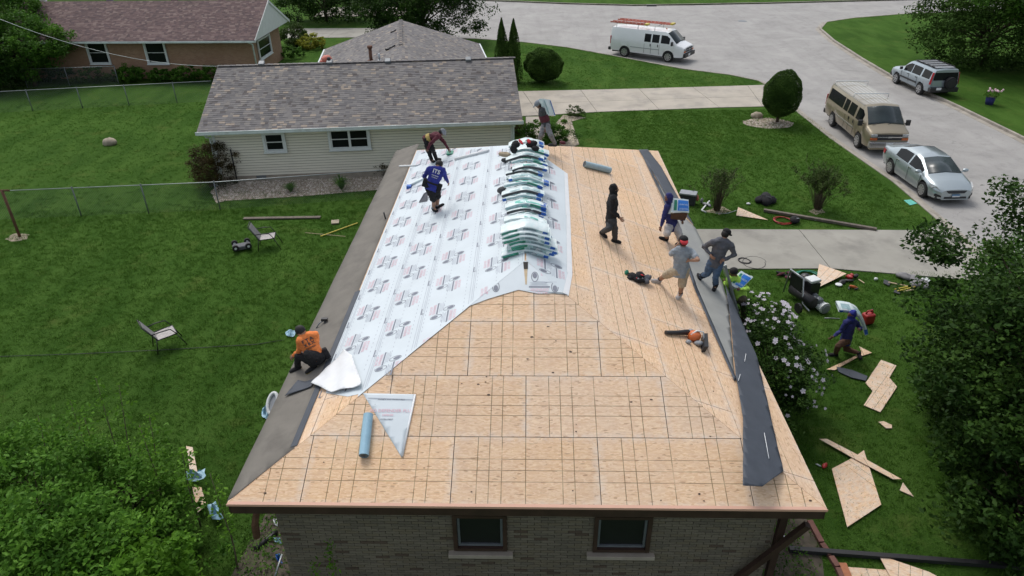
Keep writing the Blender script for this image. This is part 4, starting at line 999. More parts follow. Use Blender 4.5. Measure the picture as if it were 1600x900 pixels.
# P2 blue shirt with white lettering
an = RR('left', 679, 334)
P2 = person('man in royal blue printed shirt and black shorts stooping on the white sheet', an, dict(head=(687, 257, .22), neck=(684, 263, .12), pel=(675, 290, 0), sl=(671, 264, .1), sr=(692, 266, .1),
    el=(663, 276, None), hl=(667, 285, .35), er=(696, 277, None), hr=(700, 285, .4), kl=(678, 313, None), kr=(684, 309, None), al=onroof('left', 678, 331), ar=PJ(an, 683, 322, .25), tl=onroof('left', 688, 334, .03), tr=PJ(an, 689, 322, .3)),
    dict(face=(.5, 1, -.6), shirt='royal', pants='black', hair=1, hip=(1, .1), nrm=LFn, legs='short', len=.9, sock='heather', belt=(-1, 1)))
backprint(P2, [('ITS', .15, .06), ('ROOFING', .04, -.02), ('EXTERIORS', .03, -.07)])
# P3 carrying a bundle at the far end of the ridge
an = F3('right', 12.35, 4.6)
P3 = person('man in grey cap and trousers on the far ridge with a bundle on his back', an, dict(head=(841, 162, 0), neck=(846, 169, 0), pel=(853, 193, 0), sl=(846, 173, .17), sr=(848, 173, -.17),
    el=(846, 185, None), hl=(850, 198, .1), er=(850, 186, None), hr=(852, 199, -.22), kl=(846, 209, None), kr=(860, 210, None), al=PJ(an, 842, 223, .12), ar=PJ(an, 867, 224, -.08), tl=PJ(an, 837, 226, .12), tr=PJ(an, 863, 227, -.08)),
    dict(face=(-1, 0, -.35), shirt='charcoal', pants='dust', cap='capgrey', hip=(0, -1), skin='skin_dark', shoe='charcoal'))
mb = MB(P3['base']); c = P3['pel'].lerp(P3['neck'], .4); mb.tube([c-P3['sp']*.1, c+P3['sp']*.1], [(.20, .150), (.20, .150)], 16, side=P3['lat']); mb.build('vest', MATS['cloth_maroon'], P3['obj'])
# P4 black hoodie
an = RR('right', 957, 380)
P4 = person('man in black hooded top and grey trousers walking right across the bare boards', an, dict(head=(960, 294, 0), neck=(958, 304, 0), pel=(955, 341, 0), sl=(956, 309, .17), sr=(958, 310, -.17),
    el=(953, 327, None), hl=(954, 342, .2), er=(956, 328, None), hr=(968, 340, -.22), kl=(952, 357, None), kr=(961, 359, None), al=onroof('right', 941, 370, .13), ar=onroof('right', 960, 379), tl=onroof('right', 948, 378, .02), tr=onroof('right', 972, 382, .03)),
    dict(face=(1, .15, -.3), shirt='black', hood='black', pants='charcoal', hip=(0, -1), nrm=RFn, hang=.1))
# P5 blue hood with bundle
an = RR('right', 1043, 378)
P5 = person('man in blue hooded top and pale shorts carrying a bundle over the eave strip', an, dict(head=(1044, 308, -.05), neck=(1048, 320, 0), pel=(1050, 351, 0), sl=(1042, 323, -.12), sr=(1058, 323, .12),
    el=(1037, 340, None), hl=(1033, 354, -.15), er=(1064, 336, None), hr=(1066, 344, .1), kl=(1042, 366, None), kr=(1062, 368, None), al=onroof('right', 1041, 377), ar=onroof('right', 1062, 383), tl=onroof('right', 1032, 374, .03), tr=onroof('right', 1052, 386, .03)),
    dict(face=(-1, -.2, -.5), shirt='navy', hood='navy', pants='offwhite', legs='short', hip=(.8, .5), nrm=RFn, skin='skin_dark', hang=.08))
# P6 cap worn backwards
an = RR('right', 1060, 468)
P6 = person('man in grey t-shirt, khaki shorts and black and red cap leaning with elbows out', an, dict(head=(1068, 375, .05), neck=(1067, 387, 0), pel=(1063, 423, -.05), sl=(1053, 394, 0), sr=(1082, 396, 0),
    el=(1048, 397, None), hl=(1059, 382, .12), er=(1091, 406, None), hr=(1078, 407, -.18), kl=(1040, 430, None), kr=(1065, 446, None), al=onroof('right', 1029, 443), ar=onroof('right', 1062, 465), tl=onroof('right', 1019, 441, .03), tr=onroof('right', 1055, 471, .03)),
    dict(face=(.1, 1, -.15), shirt='heather', sleeve='short', pants='khaki', legs='short', cap='black', brim='red', capback=1, nrm=RFn, skin='skin', hip=(1, .1), sock='black', shoe='offwhite', sole='white', hang=.06))
# P7 hands on hips
an = RR('right', 1117, 455)
P7 = person('man in dark grey top and blue jeans standing with hands on hips', an, dict(head=(1136, 362, .12), neck=(1130, 373, .05), pel=(1118, 410, 0), sl=(1114, 379, 0), sr=(1142, 384, 0),
    el=(1100, 385, None), hl=(1110, 398, -.05), er=(1148, 398, None), hr=(1132, 406, -.1), kl=(1105, 428, None), kr=(1118, 433, None), al=onroof('right', 1094, 438, .1), ar=onroof('right', 1117, 453, .1), tl=onroof('right', 1091, 434, .03), tr=onroof('right', 1113, 460, .03)),
    dict(face=(.8, .6, -.35), shirt='slate', pants='denim', cap='black', nrm=RFn, hip=(1, 0), boot=1, hang=.03, tuck=.055))
mb = MB(P7['base']); 
mb.tube([P7['neck']+P7['lat']*-.15-P7['sp']*.03, P7['neck']-P7['sp']*.02+P7['fr']*.0, P7['neck']+P7['lat']*.1], .012, 6); mb.build('collar_strap', MATS['cloth_charcoal'], P7['obj'])
# P8 on the ladder
an = Vector((10.2, 7.4, 1.2))
P8 = person('man in lime yellow shirt carrying a bundle up the ladder at the right eave', an, dict(head=(1145, 424, 0), neck=(1150, 433, .05), pel=(1158, 463, 0), sl=(1140, 436, -.05), sr=(1160, 441, .18),
    el=(1135, 446, None), hl=(1132, 441, .15), er=(1168, 452, None), hr=(1156, 452, -.25), kl=(1147, 470, None), kr=(1162, 482, None), al=(1148, 497, .15), ar=(1162, 512, .1), tl=(1140, 500, .15), tr=(1154, 515, .1)),
    dict(face=(-1, .1, -.2), shirt='neon', pants='camo', hair=1, hang=-.05, hip=(.2, 1), freefoot=1, skin='skin_dark'))
# P9 on the lawn
an = G(1325, 556)
P9 = person('man in blue shirt and cap striding over the lawn with a bundle on his shoulder', an, dict(head=(1331, 490, 0), neck=(1330, 499, 0), pel=(1322, 530, 0), sl=(1322, 504, -.08), sr=(1338, 505, .14),
    el=(1313, 518, None), hl=(1302, 526, -.2), er=(1345, 514, None), hr=(1343, 514, -.1), kl=(1309, 541, None), kr=(1322, 545, None), al=G(1305, 556)+uz*.09, ar=G(1341, 558)+uz*.13, tl=G(1294, 556)+uz*.03, tr=G(1345, 566)+uz*.0),
    dict(face=(-1, -.1, -.15), shirt='navy', hood='royal', pants='brown', hip=(.4, .9), skin='skin_dark', shoe='black', legs='long', hang=.08))
# P10 crouching in orange
an = RR('left', 480, 578)
P10 = person('man in orange printed shirt crouching at the left eave', an, dict(head=(468, 517, .12), neck=(476, 524, .08), pel=(495, 560, 0), sl=(469, 532, -.02), sr=(493, 524, .12),
    el=(468, 548, None), hl=(458, 557, .1), er=(495, 541, None), hr=(478, 556, .3), kl=(466, 556, None), kr=(480, 553, None), al=onroof('left', 466, 578), ar=onroof('left', 490, 577), tl=onroof('left', 455, 583, .03), tr=onroof('left', 480, 585, .03)),
    dict(face=(-1, .2, -.9), shirt='orange', pants='black', hair=1, hip=(.9, .45), nrm=LFn, belt=(1,), sc=.98, sole='tan', hang=-.04))
backprint(P10, [('FLAT', .075, .09), ('TIRED', .075, .02), ('roofers do it on top', .03, -.04)] if False else [('F T A', .10, .08), ('X R X', .085, .0), ('ROOFING', .045, -.07)], 'cloth_charcoal', cy=.66)
# ================================================================ SHINGLE BUNDLES
from mathutils import noise as MN
def pack(label, pts, wv, cat='bundle', group='shingle bundles', style='plain', th=.072, wd=.33, seed=0, text=None, open_=0.0):
    """a wrapped bundle bent along pts; wv = its width direction; printed panels follow the bend"""
    rs = random.Random(seed); base = pts[len(pts)//2].copy(); t = thing('shingle_bundle', label, cat, tuple(base), 0, group)
    n = len(pts); wv = wv.normalized(); T = [(pts[min(i+1, n-1)]-pts[max(i-1, 0)]).normalized() for i in range(n)]; N = [(T[i].cross(wv)).normalized() for i in range(n)]
    N = [q if q.z > -.2 or abs(q.z) < .3 else -q for q in N]
    if N[n//2].z < 0: N = [-q for q in N]
    S = [0.0]
    for i in range(1, n): S.append(S[-1]+(pts[i]-pts[i-1]).length)
    LN = S[-1]
    def at(s):
        s = min(max(s, 0), LN); i = 0
        while i < n-2 and S[i+1] < s: i += 1
        f = (s-S[i])/max(S[i+1]-S[i], 1e-6); return pts[i].lerp(pts[i+1], f), N[i].lerp(N[i+1], f).normalized()
    sec = [(-wd/2, -th*.5+.008), (-wd/2+.01, -th*.5), (wd/2-.01, -th*.5), (wd/2, -th*.5+.01), (wd/2, th*.5-.012), (wd/2-.02, th*.5), (0, th*.53), (-wd/2+.02, th*.5), (-wd/2, th*.5-.012)]
    m_ = len(sec); mb = MB(base); K = 28; vs = []
    for i in range(K+1):
        c, nn = at(LN*i/K); e = 1 if 0 < i < K else .7
        for a, b in sec: q = c+wv*a+nn*(b*e); vs.append(q+nn*(MN.noise(q*7+Vector((seed*3.1, 0, 0)))*.022)+wv*(MN.noise(q*5)*.012))
    fs = [(i*m_+j, i*m_+(j+1) % m_, (i+1)*m_+(j+1) % m_, (i+1)*m_+j) for i in range(K) for j in range(m_)]+[tuple(range(m_)), tuple(range(K*m_+m_-1, K*m_-1, -1))]
    mb.add(vs, fs, smooth=True)
    wr = mb.build('wrapper', MATS['wrap_white'], t)
    def decal(face, s0, s1, c0, c1, mat, name='printing', off=.006, k=8):
        mb = MB(base); vs = []
        for i in range(k+1):
            c, nn = at(s0+(s1-s0)*i/k)
            if face == 'front': vs += [c-wv*(wd/2+off)+nn*(c0*th), c-wv*(wd/2+off)+nn*(c1*th)]
            elif face == 'back': vs += [c+wv*(wd/2+off)+nn*(c0*th), c+wv*(wd/2+off)+nn*(c1*th)]
            else: vs += [c+wv*(c0*wd)+nn*(th/2+off), c+wv*(c1*wd)+nn*(th/2+off)]
        mb.add(vs, [(2*i, 2*i+1, 2*i+3, 2*i+2) for i in range(k)]); return mb.build(name, MATS[mat], t)
    def words(txt, size, s0, c0, mat, face='front', rot=False):
        vs, fs = textmesh(txt, size, .002); o = []
        for x, y in vs:
            if rot: x, y = y, -x
            if face == 'front': c, nn = at(s0+x); o.append(c-wv*(wd/2+.010)+nn*(c0*th+y))
            else: c, nn = at(s0+x); o.append(c+wv*(c0*wd+y)+nn*(th/2+.0105))
        mb = MB(base); mb.add(o, fs); mb.build('lettering', MATS[mat], t)
    if style == 'print':
        decal('front', .03, LN*.36, -.44, .40, 'print_green'); decal('front', .04, LN*.3, .05, .2, 'print_mint', off=.009)
        decal('front', LN*.87, LN*.97, -.45, .45, 'print_blue'); words('OAKRIDGE' if False else 'DURATION', .052, LN*.6, -.22, 'ink_dark')
        decal('front', LN*.37, LN*.86, -.44, .42, 'wrap_haze', off=.003)
    if style in ('mint', 'haze', 'edge', 'plain') and wd > .3:
        a_ = rs.uniform(.1, .5)*LN; decal('top', a_, a_+LN*.3, -.42, rs.uniform(-.2, .3), rs.choice(('print_mint', 'print_green', 'wrap_haze')), off=.004)
        decal('front', LN*.86, LN*.98, -.48, .45, 'print_blue', off=.013)
        if rs.random() < .6: decal('top', LN*.84, LN*.97, -.45, .2, 'print_blue', off=.008)
    if style == 'edge': decal('front', .0, LN*.92, -.42, .36, 'wrap_edge'); decal('top', LN*.5, LN*.9, -.4, .1, 'wrap_haze')
    elif style == 'mint':
        decal('front', .02, LN, -.45, .3, 'wrap_haze'); decal('top', LN*.55, LN*.92, -.42, -.1, 'print_mint'); decal('front', LN*.6, LN*.9, -.3, .4, 'print_green', off=.009); decal('front', LN*.88, LN*.99, -.45, .45, 'print_blue', off=.01)
    elif style == 'haze': decal('top', .08, LN*.8, -.35, .2, 'wrap_haze'); decal('front', .1, LN*.9, -.42, .1, 'wrap_haze'); decal('front', .0, .1, -.45, .45, 'print_blue', off=.009)
    elif style == 'big':
        decal('top', LN*.28, LN*.92, -.42, .42, 'print_sky'); decal('top', LN*.10, LN*.24, -.4, .4, 'print_mint'); 
        words('DURATION', .085, LN*.6, .12, 'wrap_white', 'top'); words('SHINGLES', .05, LN*.6, -.12, 'wrap_white', 'top')
    if open_: decal('front', LN*(.5-open_), LN*(.5+open_), -.5, .4, 'wrap_edge', off=.008)
    return t
ordw = ['bottom', 'second', 'third', 'fourth', 'fifth', 'sixth', 'top']
def drape(cx, cy, dz, ln=1.02, k=15, sk=0.0):
    pts = []
    for i in range(k):
        x = -ln/2+ln*i/(k-1); z = -TP*.93*(math.sqrt((x+cx-D)**2+.16**2)-.16)
        pts.append(Vector((cx+x, cy+sk*x, RZ+dz+z)))
    return pts
H0 = .06
for j in range(7):
    st = 'print'; dy = (-.02, .03, .0, .05, .06, .12, .2)[j]; dx = (-.02, .10, .16, .12, -.0, .0, -.04)[j]
    pack(f'green, white and blue lettered bundle, {ordw[j]} of the nearest pile on the ridge', drape(D+dx+.02, 5.37+dy, H0+.074*j), Vector((0, 1, .12+.01*j)), style=st, seed=j)
py_ = 6.15; names = ['second', 'third', 'fourth', 'fifth', 'sixth', 'seventh']
sty = [('edge', 'mint', 'plain'), ('haze', 'edge', 'mint'), ('edge', 'haze', 'edge'), ('edge', 'mint', 'haze'), ('mint', 'edge', 'edge'), ('edge', 'mint', 'edge')]
for k in range(6):
    for j in range(3):
        pack(f'{dict(plain="plain white", haze="hazy white", mint="pale green and white", edge="grey edged")[sty[k][j]]} bundle, {("lowest", "middle", "uppermost")[j]} in the {names[k]} ridge pile from the near end',
             drape(D+random.uniform(-.11, .11)-.01, py_+.17*j+random.uniform(-.03, .03), H0+.078*j+.05, ln=random.uniform(.92, 1.06), sk=random.uniform(-.22, .22)), Vector((0, 1, -.30+.10*j)), style=sty[k][j], seed=20+3*k+j, open_=(.0 if j else .0))
    py_ += .83
for j in range(3):
    pack(f'blue and green labelled bundle, {("lowest", "middle", "topmost")[j]} of the farthest pile below the carrying man', drape(D+.03+.05*j, 11.15+.1*j, H0+.08*j), Vector((0, 1, .1)), style=('mint', 'print', 'mint')[j], seed=60+j)
pack('plain white bundle lying furthest along the ridge', drape(D, 11.75, H0+.22), Vector((0, 1, .05)), style='plain', seed=70)
# carried bundles
b = P3; p0 = b['head']+uz*.10+HX*.06; p1 = b['pel']+HX*.42+uz*.22
c = [p0, p0.lerp(p1, .25)+(HX*.7+uz)*.07, p0.lerp(p1, .5)+(HX*.7+uz)*.08, p0.lerp(p1, .75)+(HX*.7+uz)*.05, p1]
C3 = 1
c = [PJ(P5['base'], x, y, d) for x, y, d in ((1053, 317, .02), (1059, 315, -.12), (1066, 319, -.2), (1072, 326, -.2), (1076, 334, -.1))]
c = [P5['neck']+v for v in (HX*.10+uz*.10-HZ*.22, HX*.25+uz*.14-HZ*.18, HX*.42+uz*.11-HZ*.12, HX*.56-uz*.02-HZ*.05)]
# a bundle seen broadside
def slabpack(label, corners, th, seed, rows=True):
    """bundle seen flat: four corners of the upper face, thickness downwards behind it"""
    a, b_, c_, d = corners; cc = (a+b_+c_+d)/4; t = thing('shingle_bundle', label, 'bundle', tuple(cc), 0, 'shingle bundles'); n = (b_-a).cross(d-a).normalized()
    if n.dot(CAM-cc) < 0: n = -n
    mb = MB(cc); K = 6; vs = []
    def q(u, v, w): 
        p = a.lerp(b_, u).lerp(d.lerp(c_, u), v); bulge = .02*(1-(2*u-1)**2)*(1-(2*v-1)**2); return p+n*(bulge-w)
    g = [[q(i/K, j/K, 0)+Vector((MN.noise(Vector((i*1.3, j*1.7, seed)))*.02,)*3) for j in range(K+1)] for i in range(K+1)]
    vs = [p for r in g for p in r]; fs = [(i*(K+1)+j, (i+1)*(K+1)+j, (i+1)*(K+1)+j+1, i*(K+1)+j+1) for i in range(K) for j in range(K)]; mb.add(vs, fs, smooth=True)
    per = [(i, 0) for i in range(K)]+[(K, j) for j in range(K)]+[(i, K) for i in range(K, 0, -1)]+[(0, j) for j in range(K, 0, -1)]
    up = [g[i][j] for i, j in per]; lo = [p-n*th for p in up]; m_ = len(up); mb.add(up+lo, [(i, (i+1) % m_, m_+(i+1) % m_, m_+i) for i in range(m_)]+[tuple(range(2*m_-1, m_-1, -1))])
    mb.build('wrapper', MATS['wrap_white'], t)
    def dec(u0, u1, v0, v1, mat, off=.012, nm='printing'):
        mb = MB(cc); vs = [q(u0+(u1-u0)*i/4, v0+(v1-v0)*j/4, -off) for i in range(5) for j in range(5)]; mb.add(vs, [(i*5+j, (i+1)*5+j, (i+1)*5+j+1, i*5+j+1) for i in range(4) for j in range(4)]); mb.build(nm, MATS[mat], t)
    if not rows: dec(.12, .25, .1, .9, 'wrap_haze'); dec(.86, .97, .05, .95, 'print_blue'); return t
    dec(.32, .95, .12, .88, 'print_sky'); dec(.10, .26, .14, .86, 'print_green')
    vs, fs = textmesh('DURATION', .3); sx = 0.55/max(abs(v[0]) for v in vs)/2
    for (r, m_) in ((.30, 'wrap_white'), (.62, 'wrap_white')):
        mb = MB(cc); mb.add([q(.64+v[0]*sx*.9, r+.2-v[1]*.55, -.02) for v in vs], fs); mb.build('lettering', MATS[m_], t)
    return t
pj = lambda P, x, y, d: PJ(P['base'], x, y, d)
slabpack('blue and green printed bundle on the back of the man in the blue hood', [pj(P5, 1051, 309, -.02), pj(P5, 1076, 312, .12), pj(P5, 1077, 332, -.12), pj(P5, 1049, 332, -.28)], .17, 3)
mb = MB(P5['base']); mb.prism([pj(P5, 1049, 333, -.22), pj(P5, 1075, 333, -.1), pj(P5, 1070, 345, -.12), pj(P5, 1048, 342, -.2)], HZ*.2); mb.build('back_pad', MATS['cloth_brown'], P5['obj'])
slabpack('blue and white printed bundle on the shoulder of the man on the ladder', [pj(P8, 1158, 423, .2), pj(P8, 1177, 433, .1), pj(P8, 1157, 453, -.2), pj(P8, 1140, 444, -.12)], .16, 5)
c = [pj(P9, x, y, d) for x, y, d in ((1308, 478.5, .32), (1318, 479, .30), (1329, 481, .30), (1339, 487, .30), (1345, 497, .28), (1349, 507, .26), (1351, 516, .22))]
pack('pale green bundle bent over the shoulder of the man on the lawn', c, (HZ+uz*.35).normalized(), style='haze', seed=90, th=.09)
slabpack('white wrapped bundle on the back of the man on the far ridge', [PJ(P3['base'], 846, 154, -.14), PJ(P3['base'], 860, 156, .16), PJ(P3['base'], 868, 181, .16), PJ(P3['base'], 855, 180, -.14)], .1, 7, False)
# ladder at the right eave
lad = thing('ladder', 'aluminium ladder leaning on the right eave behind the flowering shrub', 'ladder', (10.6, 7.5, 0), 0)
lb = Vector((10.6, 7.5, 0))
for dy in (-.2, .2):
    mb = MB(lb); mb.tube([Vector((10.95, 7.4+dy, 0)), Vector((9.68, 7.4+dy, 3.35))], [(.018, .04)]*2, 6, smooth=False, side=(0, 1, 0)); mb.build('rail', MATS['galvanised'], lad)
for k in range(10):
    p = Vector((10.95, 7.4, 0)).lerp(Vector((9.68, 7.4, 3.35)), (k+.6)/10.4); mb = MB(lb); mb.tube([p-Vector((0, .2, 0)), p+Vector((0, .2, 0))], .014, 6); mb.build('rung', MATS['galvanised'], lad)
# ================================================================ THINGS LYING ON THE ROOF
def lsheet(name, label, cat, fc, poly, h, mat, wav=.012, th=.003, sub=.12, group=None, fold=None):
    mb = MB(); vs, fs = gridcut(poly, sub)
    mb.add([F3(fc, q[0], q[1], h+wav*(.5+.5*MN.noise(Vector((q[0]*3.3, q[1]*4.1, len(label)*.7))))+(fold(q) if fold else 0)) for q in vs], fs, smooth=True)
    o = mb.build(name, mat, None, weld=True); md = o.modifiers.new('solid', 'SOLIDIFY'); md.thickness = th; md.offset = 1; return tag(o, label, cat, group)
def RP(fc, *pp): return [RU(fc, x, y) for x, y in pp]
lsheet('membrane_sheet', 'long pale grey membrane strip rolled out along the right eave', 'membrane', 'right', RP('right', (1010, 258), (1040, 305), (1061, 332), (1086, 357), (1110, 404), (1127, 440), (1137, 472), (1147, 592), (1085, 451), (1066, 393), (1036, 310)), .014, MATS['felt_light'], sub=.14, wav=.02)
lsheet('membrane_sheet', 'short wide dark felt strip at the far end of the right eave', 'membrane', 'right', RP('right', (997, 235.5), (1011, 235), (1032, 262), (1063, 318), (1084, 355), (1056, 322), (1042, 310), (1018, 269)), .042, MATS['felt_dark'], sub=.14, wav=.01)
lsheet('membrane_sheet', 'dark blue grey felt strip ending in a point near the right front corner', 'membrane', 'right', RP('right', (1131, 447), (1145, 478), (1181, 562), (1221, 740), (1188, 764), (1158, 762), (1158, 655), (1147, 588), (1139, 500)), .044, MATS['felt_dark'], sub=.1, wav=.035)
lsheet('membrane_sheet', 'thin dark selvage edge on the inner side of the pale membrane', 'membrane', 'right', RP('right', (1003, 245), (1008, 250), (1038, 310), (1068, 392), (1088, 451), (1149, 593), (1146, 598), (1083, 451), (1063, 393), (1034, 311)), .040, MATS['felt_dark'], sub=.14, wav=.01)
for a, b_ in (((1190, 682), (1197, 722)), ((1153, 590), (1150, 600)), ((1162, 558), (1160, 570))):
    mb = MB(); q = RU('right', *a), RU('right', *b_); mb.tube([F3('right', *q[0], .09), F3('right', *q[1], .09)], .006, 5); label_mesh(mb, 'tape_strip', MATS['paper_white'], {1190: 'long white release strip on the dark felt point', 1153: 'short white scrap at the narrow of the dark felt', 1162: 'white scrap on the dark felt beside the shrub'}[a[0]], 'strip')
lsheet('membrane_sheet', 'dark torn membrane piece on the left eave strip by the crouching man', 'membrane', 'left', RP('left', (497, 594), (488, 607), (447, 622), (468, 597), (478, 599)), .04, MATS['felt_dark'], sub=.06, wav=.03)
pw = RP('left', (540, 551), (553, 560), (568, 603), (567, 608), (521, 617), (490, 604), (510, 580))
lsheet('crumpled_sheet', 'crumpled white sheet bunched at the lower corner of the printed paper', 'sheet', 'left', pw, .03, MATS['paper_white'], sub=.07, wav=.10)
# printed triangular off-cut with a rolled edge
pt_ = RP('near', (567, 615), (650, 617), (628, 716))
tri = lsheet('paper_offcut', 'triangular printed paper off-cut lying on the bare boards', 'paper', 'near', pt_, .016, MATS['underlayment'], sub=.1, wav=.008)
mb = MB(); a, b_ = F3('near', *RU('near', 649, 618), .035), F3('near', *RU('near', 629, 714), .035); mb.tube([a, b_], .018, 8); o = mb.build('rolled_edge', MATS['paper_white'], tri)
def ntext(txt, size, px, py, mat, par, rot=0.0, h=.029):
    vs, fs = textmesh(txt, size, .001); u0, s0 = RU('near', px, py); mb = MB(); mb.add([F3('near', u0+x, s0+y, h) for x, y in vs], fs); mb.build('printing', MATS[mat], par)['kind'] = 'stuff'
ntext('RO DEFENDER PLUS', .085, 612, 645, 'ink_pink', tri); ntext('SYNTHETIC ROOF UNDERLAYMENT', .03, 612, 626, 'ink_dark', tri); ntext('DEFENSE', .05, 606, 651, 'ink_pink', tri); ntext('www.defender.com' if False else 'UNDERLAYMENT', .03, 604, 657, 'ink_dark', tri)
mb = MB(); q = RP('near', (575, 622.5), (646, 625), (646, 626), (575, 623.5)); mb.add([F3('near', *p, .029) for p in q], [(0, 1, 2, 3)]); mb.build('printed_line', MATS['ink_line'], tri)
def roll(label, fc, a, b_, r, mat, cat='roll'):
    p, q = RR(fc, *a, .012+r), RR(fc, *b_, .012+r); d = (q-p).normalized(); c = (p+q)/2; t = thing('paper_roll', label, cat, tuple(c), 0, 'rolls on the roof')
    mb = MB(c); side = d.orthogonal().normalized(); n = 22
    pts = [p, p.lerp(q, .5), q]; mb.tube(pts, [r, r*1.02, r], n, cap=False); mb.build('sheet', MATS[mat], t)
    for e, s_ in ((p, 1), (q, -1)):
        mb = MB(c); x = side; y = d.cross(x); vs = []; m_ = 40
        for i in range(m_+1):
            an = 2*math.pi*i/16; rr = r*(.45+.55*i/m_); vs += [e+x*math.cos(an)*rr+y*math.sin(an)*rr, e+x*math.cos(an)*(rr*.93)+y*math.sin(an)*(rr*.93)]
        mb.add(vs, [(2*i, 2*i+1, 2*i+3, 2*i+2) for i in range(m_)]); mb.build('rolled_end', MATS[mat], t)
        mb = MB(c); mb.tube([e+d*s_*.004, e+d*s_*.02], r*.97, 16); mb.build('core', MATS['felt_dark'], t)
    return t
roll('sky blue roll standing out on the near boards beside the paper triangle', 'near', (577, 652), (570, 716), .085, 'roll_blue')
roll('grey blue roll lying far up on the bare boards', 'right', (911, 261), (951, 271), .095, 'roll_grey')
mb = MB(); a, b_ = RR('left', 712, 251, .05), RR('left', 765, 238, .05); mb.tube([a, a.lerp(b_, .5)+uz*.01, b_], .05, 10); label_mesh(mb, 'paper_roll', MATS['paper_white'], 'long thin white rolled paper near the far ridge', 'roll')
mb = MB(); mb.tube([RR('left', 625, 261, .03), RR('left', 652, 260, .03)], .035, 8); label_mesh(mb, 'paper_roll', MATS['paper_white'], 'short white roll end sticking out over the left membrane', 'roll')
p = RR('left', 661, 312, .02)
t = thing('shingle_wrapper', 'grey shingle strip bent up beside the stooping man in blue', 'shingle', tuple(p)); mb = MB(p)
q = [RR('left', 655, 318, .03), RR('left', 668, 316, .03), PJ(p, 669, 299, .05), PJ(p, 662, 303, 0)]; mb.prism(q, HZ*.05); mb.build('shingle', MATS['felt_dark'], t)
p = RR('left', 650, 288, .02); mb = MB(p); q = [PJ(p, 636, 293, -.1), PJ(p, 662, 281, .1), PJ(p, 664, 277, .3), PJ(p, 650, 284, .3)]; t = thing('shingle_bundle', 'white opened wrapper with blue end left of the man in blue', 'wrapper', tuple(p)); mb.prism(q, uz*.06); mb.build('wrapper', MATS['wrap_white'], t)
mb = MB(p); mb.box(PJ(p, 639, 292, -.14), (.14, .14, .1)); mb.build('printing', MATS['print_blue'], t)
p = RR('left', 704, 241, .03); mb = MB(p); mb.box(p+uz*.02, (.22, .3, .05)); label_mesh(mb, 'green_label', MATS['print_green'], 'green printed wrapper scrap under the reaching hand at the far edge', 'wrapper', base=p)
p = RR('left', 603, 343, .03); mb = MB(p); mb.tube([p, p+uz*.2+HX*-.03], .022, 6); label_mesh(mb, 'roof_bracket', MATS['black_metal'], 'small black peg standing on the edge of the left membrane', 'peg', base=p)
# hammer tacker on the left strip
p = RR('left', 508, 508, .04); t = thing('hammer', 'hammer tacker with dark handle standing on the left eave strip', 'hammer', tuple(p)); mb = MB(p)
mb.tube([PJ(p, 507, 500, .1), PJ(p, 512, 514, -.05)], .028, 8); mb.build('handle', MATS['plastic_black'], t); mb = MB(p); mb.box(PJ(p, 507, 499, .1), (.14, .07, .06)); mb.build('head', MATS['black_metal'], t); mb = MB(p); mb.tube([PJ(p, 505, 501, .1), PJ(p, 499, 505, 0), PJ(p, 494, 513, -.05)], .014, 6); mb.build('hook', MATS['metal_grey'], t)
# blower on the right slope
p = RR('right', 1080, 532, .0); t = thing('leaf_blower', 'orange and white handheld leaf blower with long black tube', 'blower', tuple(p)); q = lambda x, y, h: RR('right', x, y, h)
mb = MB(p); mb.tube([q(1038, 523, .06), q(1055, 524, .07), q(1072, 525, .10)], [.042, .046, .06], 12); mb.build('tube', MATS['plastic_black'], t)
mb = MB(p); mb.ell(q(1081, 531, .11), (.14, .13, .11), n=14, k=10, jit=.04); mb.build('housing', MATS['orange_plastic'], t)
mb = MB(p); mb.ell(q(1075, 524, .11), (.07, .06, .05)); mb.ell(q(1089, 540, .07), (.09, .07, .05), jit=.1); mb.ell(q(1074, 537, .05), (.06, .05, .04), jit=.1); mb.build('engine_cover', MATS['plastic_grey'], t)
mb = MB(p); mb.tube([q(1075, 531, .13), q(1080, 531, .24), q(1090, 533, .24), q(1095, 538, .12)], .018, 8); mb.build('handle', MATS['white_paint'], t)
mb = MB(p); mb.prism([q(1094, 530, .02), q(1100, 530, .02), q(1100, 530, .16), q(1094, 530, .16)], q(1098, 549, .1)-q(1097, 528, .1)); mb.build('intake_cover', MATS['plastic_black'], t)
# heap of tool belts
def heap(label, cat, name, pos, items, k_=1.0):
    """a heap of soft lumpy things; each coloured piece is a part"""
    t = thing(name, label, cat, tuple(pos)); 
    for nm, mat, lst in items:
        mb = MB(pos)
        for (dx, dy, dz, rx, ry, rz_) in lst: mb.ell(pos+Vector((dx, dy, dz))*k_, (rx*k_, ry*k_, rz_*k_), Euler((random.uniform(-.4, .4), random.uniform(-.4, .4), random.uniform(0, 3))).to_matrix(), 10, 7, jit=.14)
        mb.build(nm, MATS[mat], t)
    return t
p = RR('right', 994, 438, .05)
heap('heap of black tool belts with green and grey bits on the bare boards', 'tool belt', 'tool_belt', p, [('pouch', 'cloth_black', [(-.1, 0, .05, .16, .12, .1), (.08, .05, .06, .13, .13, .09), (.0, -.12, .03, .15, .09, .07), (.1, -.1, 0, .1, .12, .05), (-.2, -.05, .05, .08, .1, .06)]),
     ('cloth', 'cloth_slate', [(.26, .02, .0, .11, .14, .08), (.24, -.1, -.03, .08, .09, .07)]), ('green_cap', 'print_green', [(-.27, .12, .12, .07, .05, .07)]), ('strap', 'cloth_red', [(.1, -.03, .13, .14, .02, .015), (-.05, -.12, .08, .02, .06, .02)]), ('buckle', 'metal_grey', [(.0, -.17, .09, .03, .03, .02), (.12, -.14, .08, .03, .02, .02)])], .85)
p = Vector((D-.05, 11.0, RZ+.42))
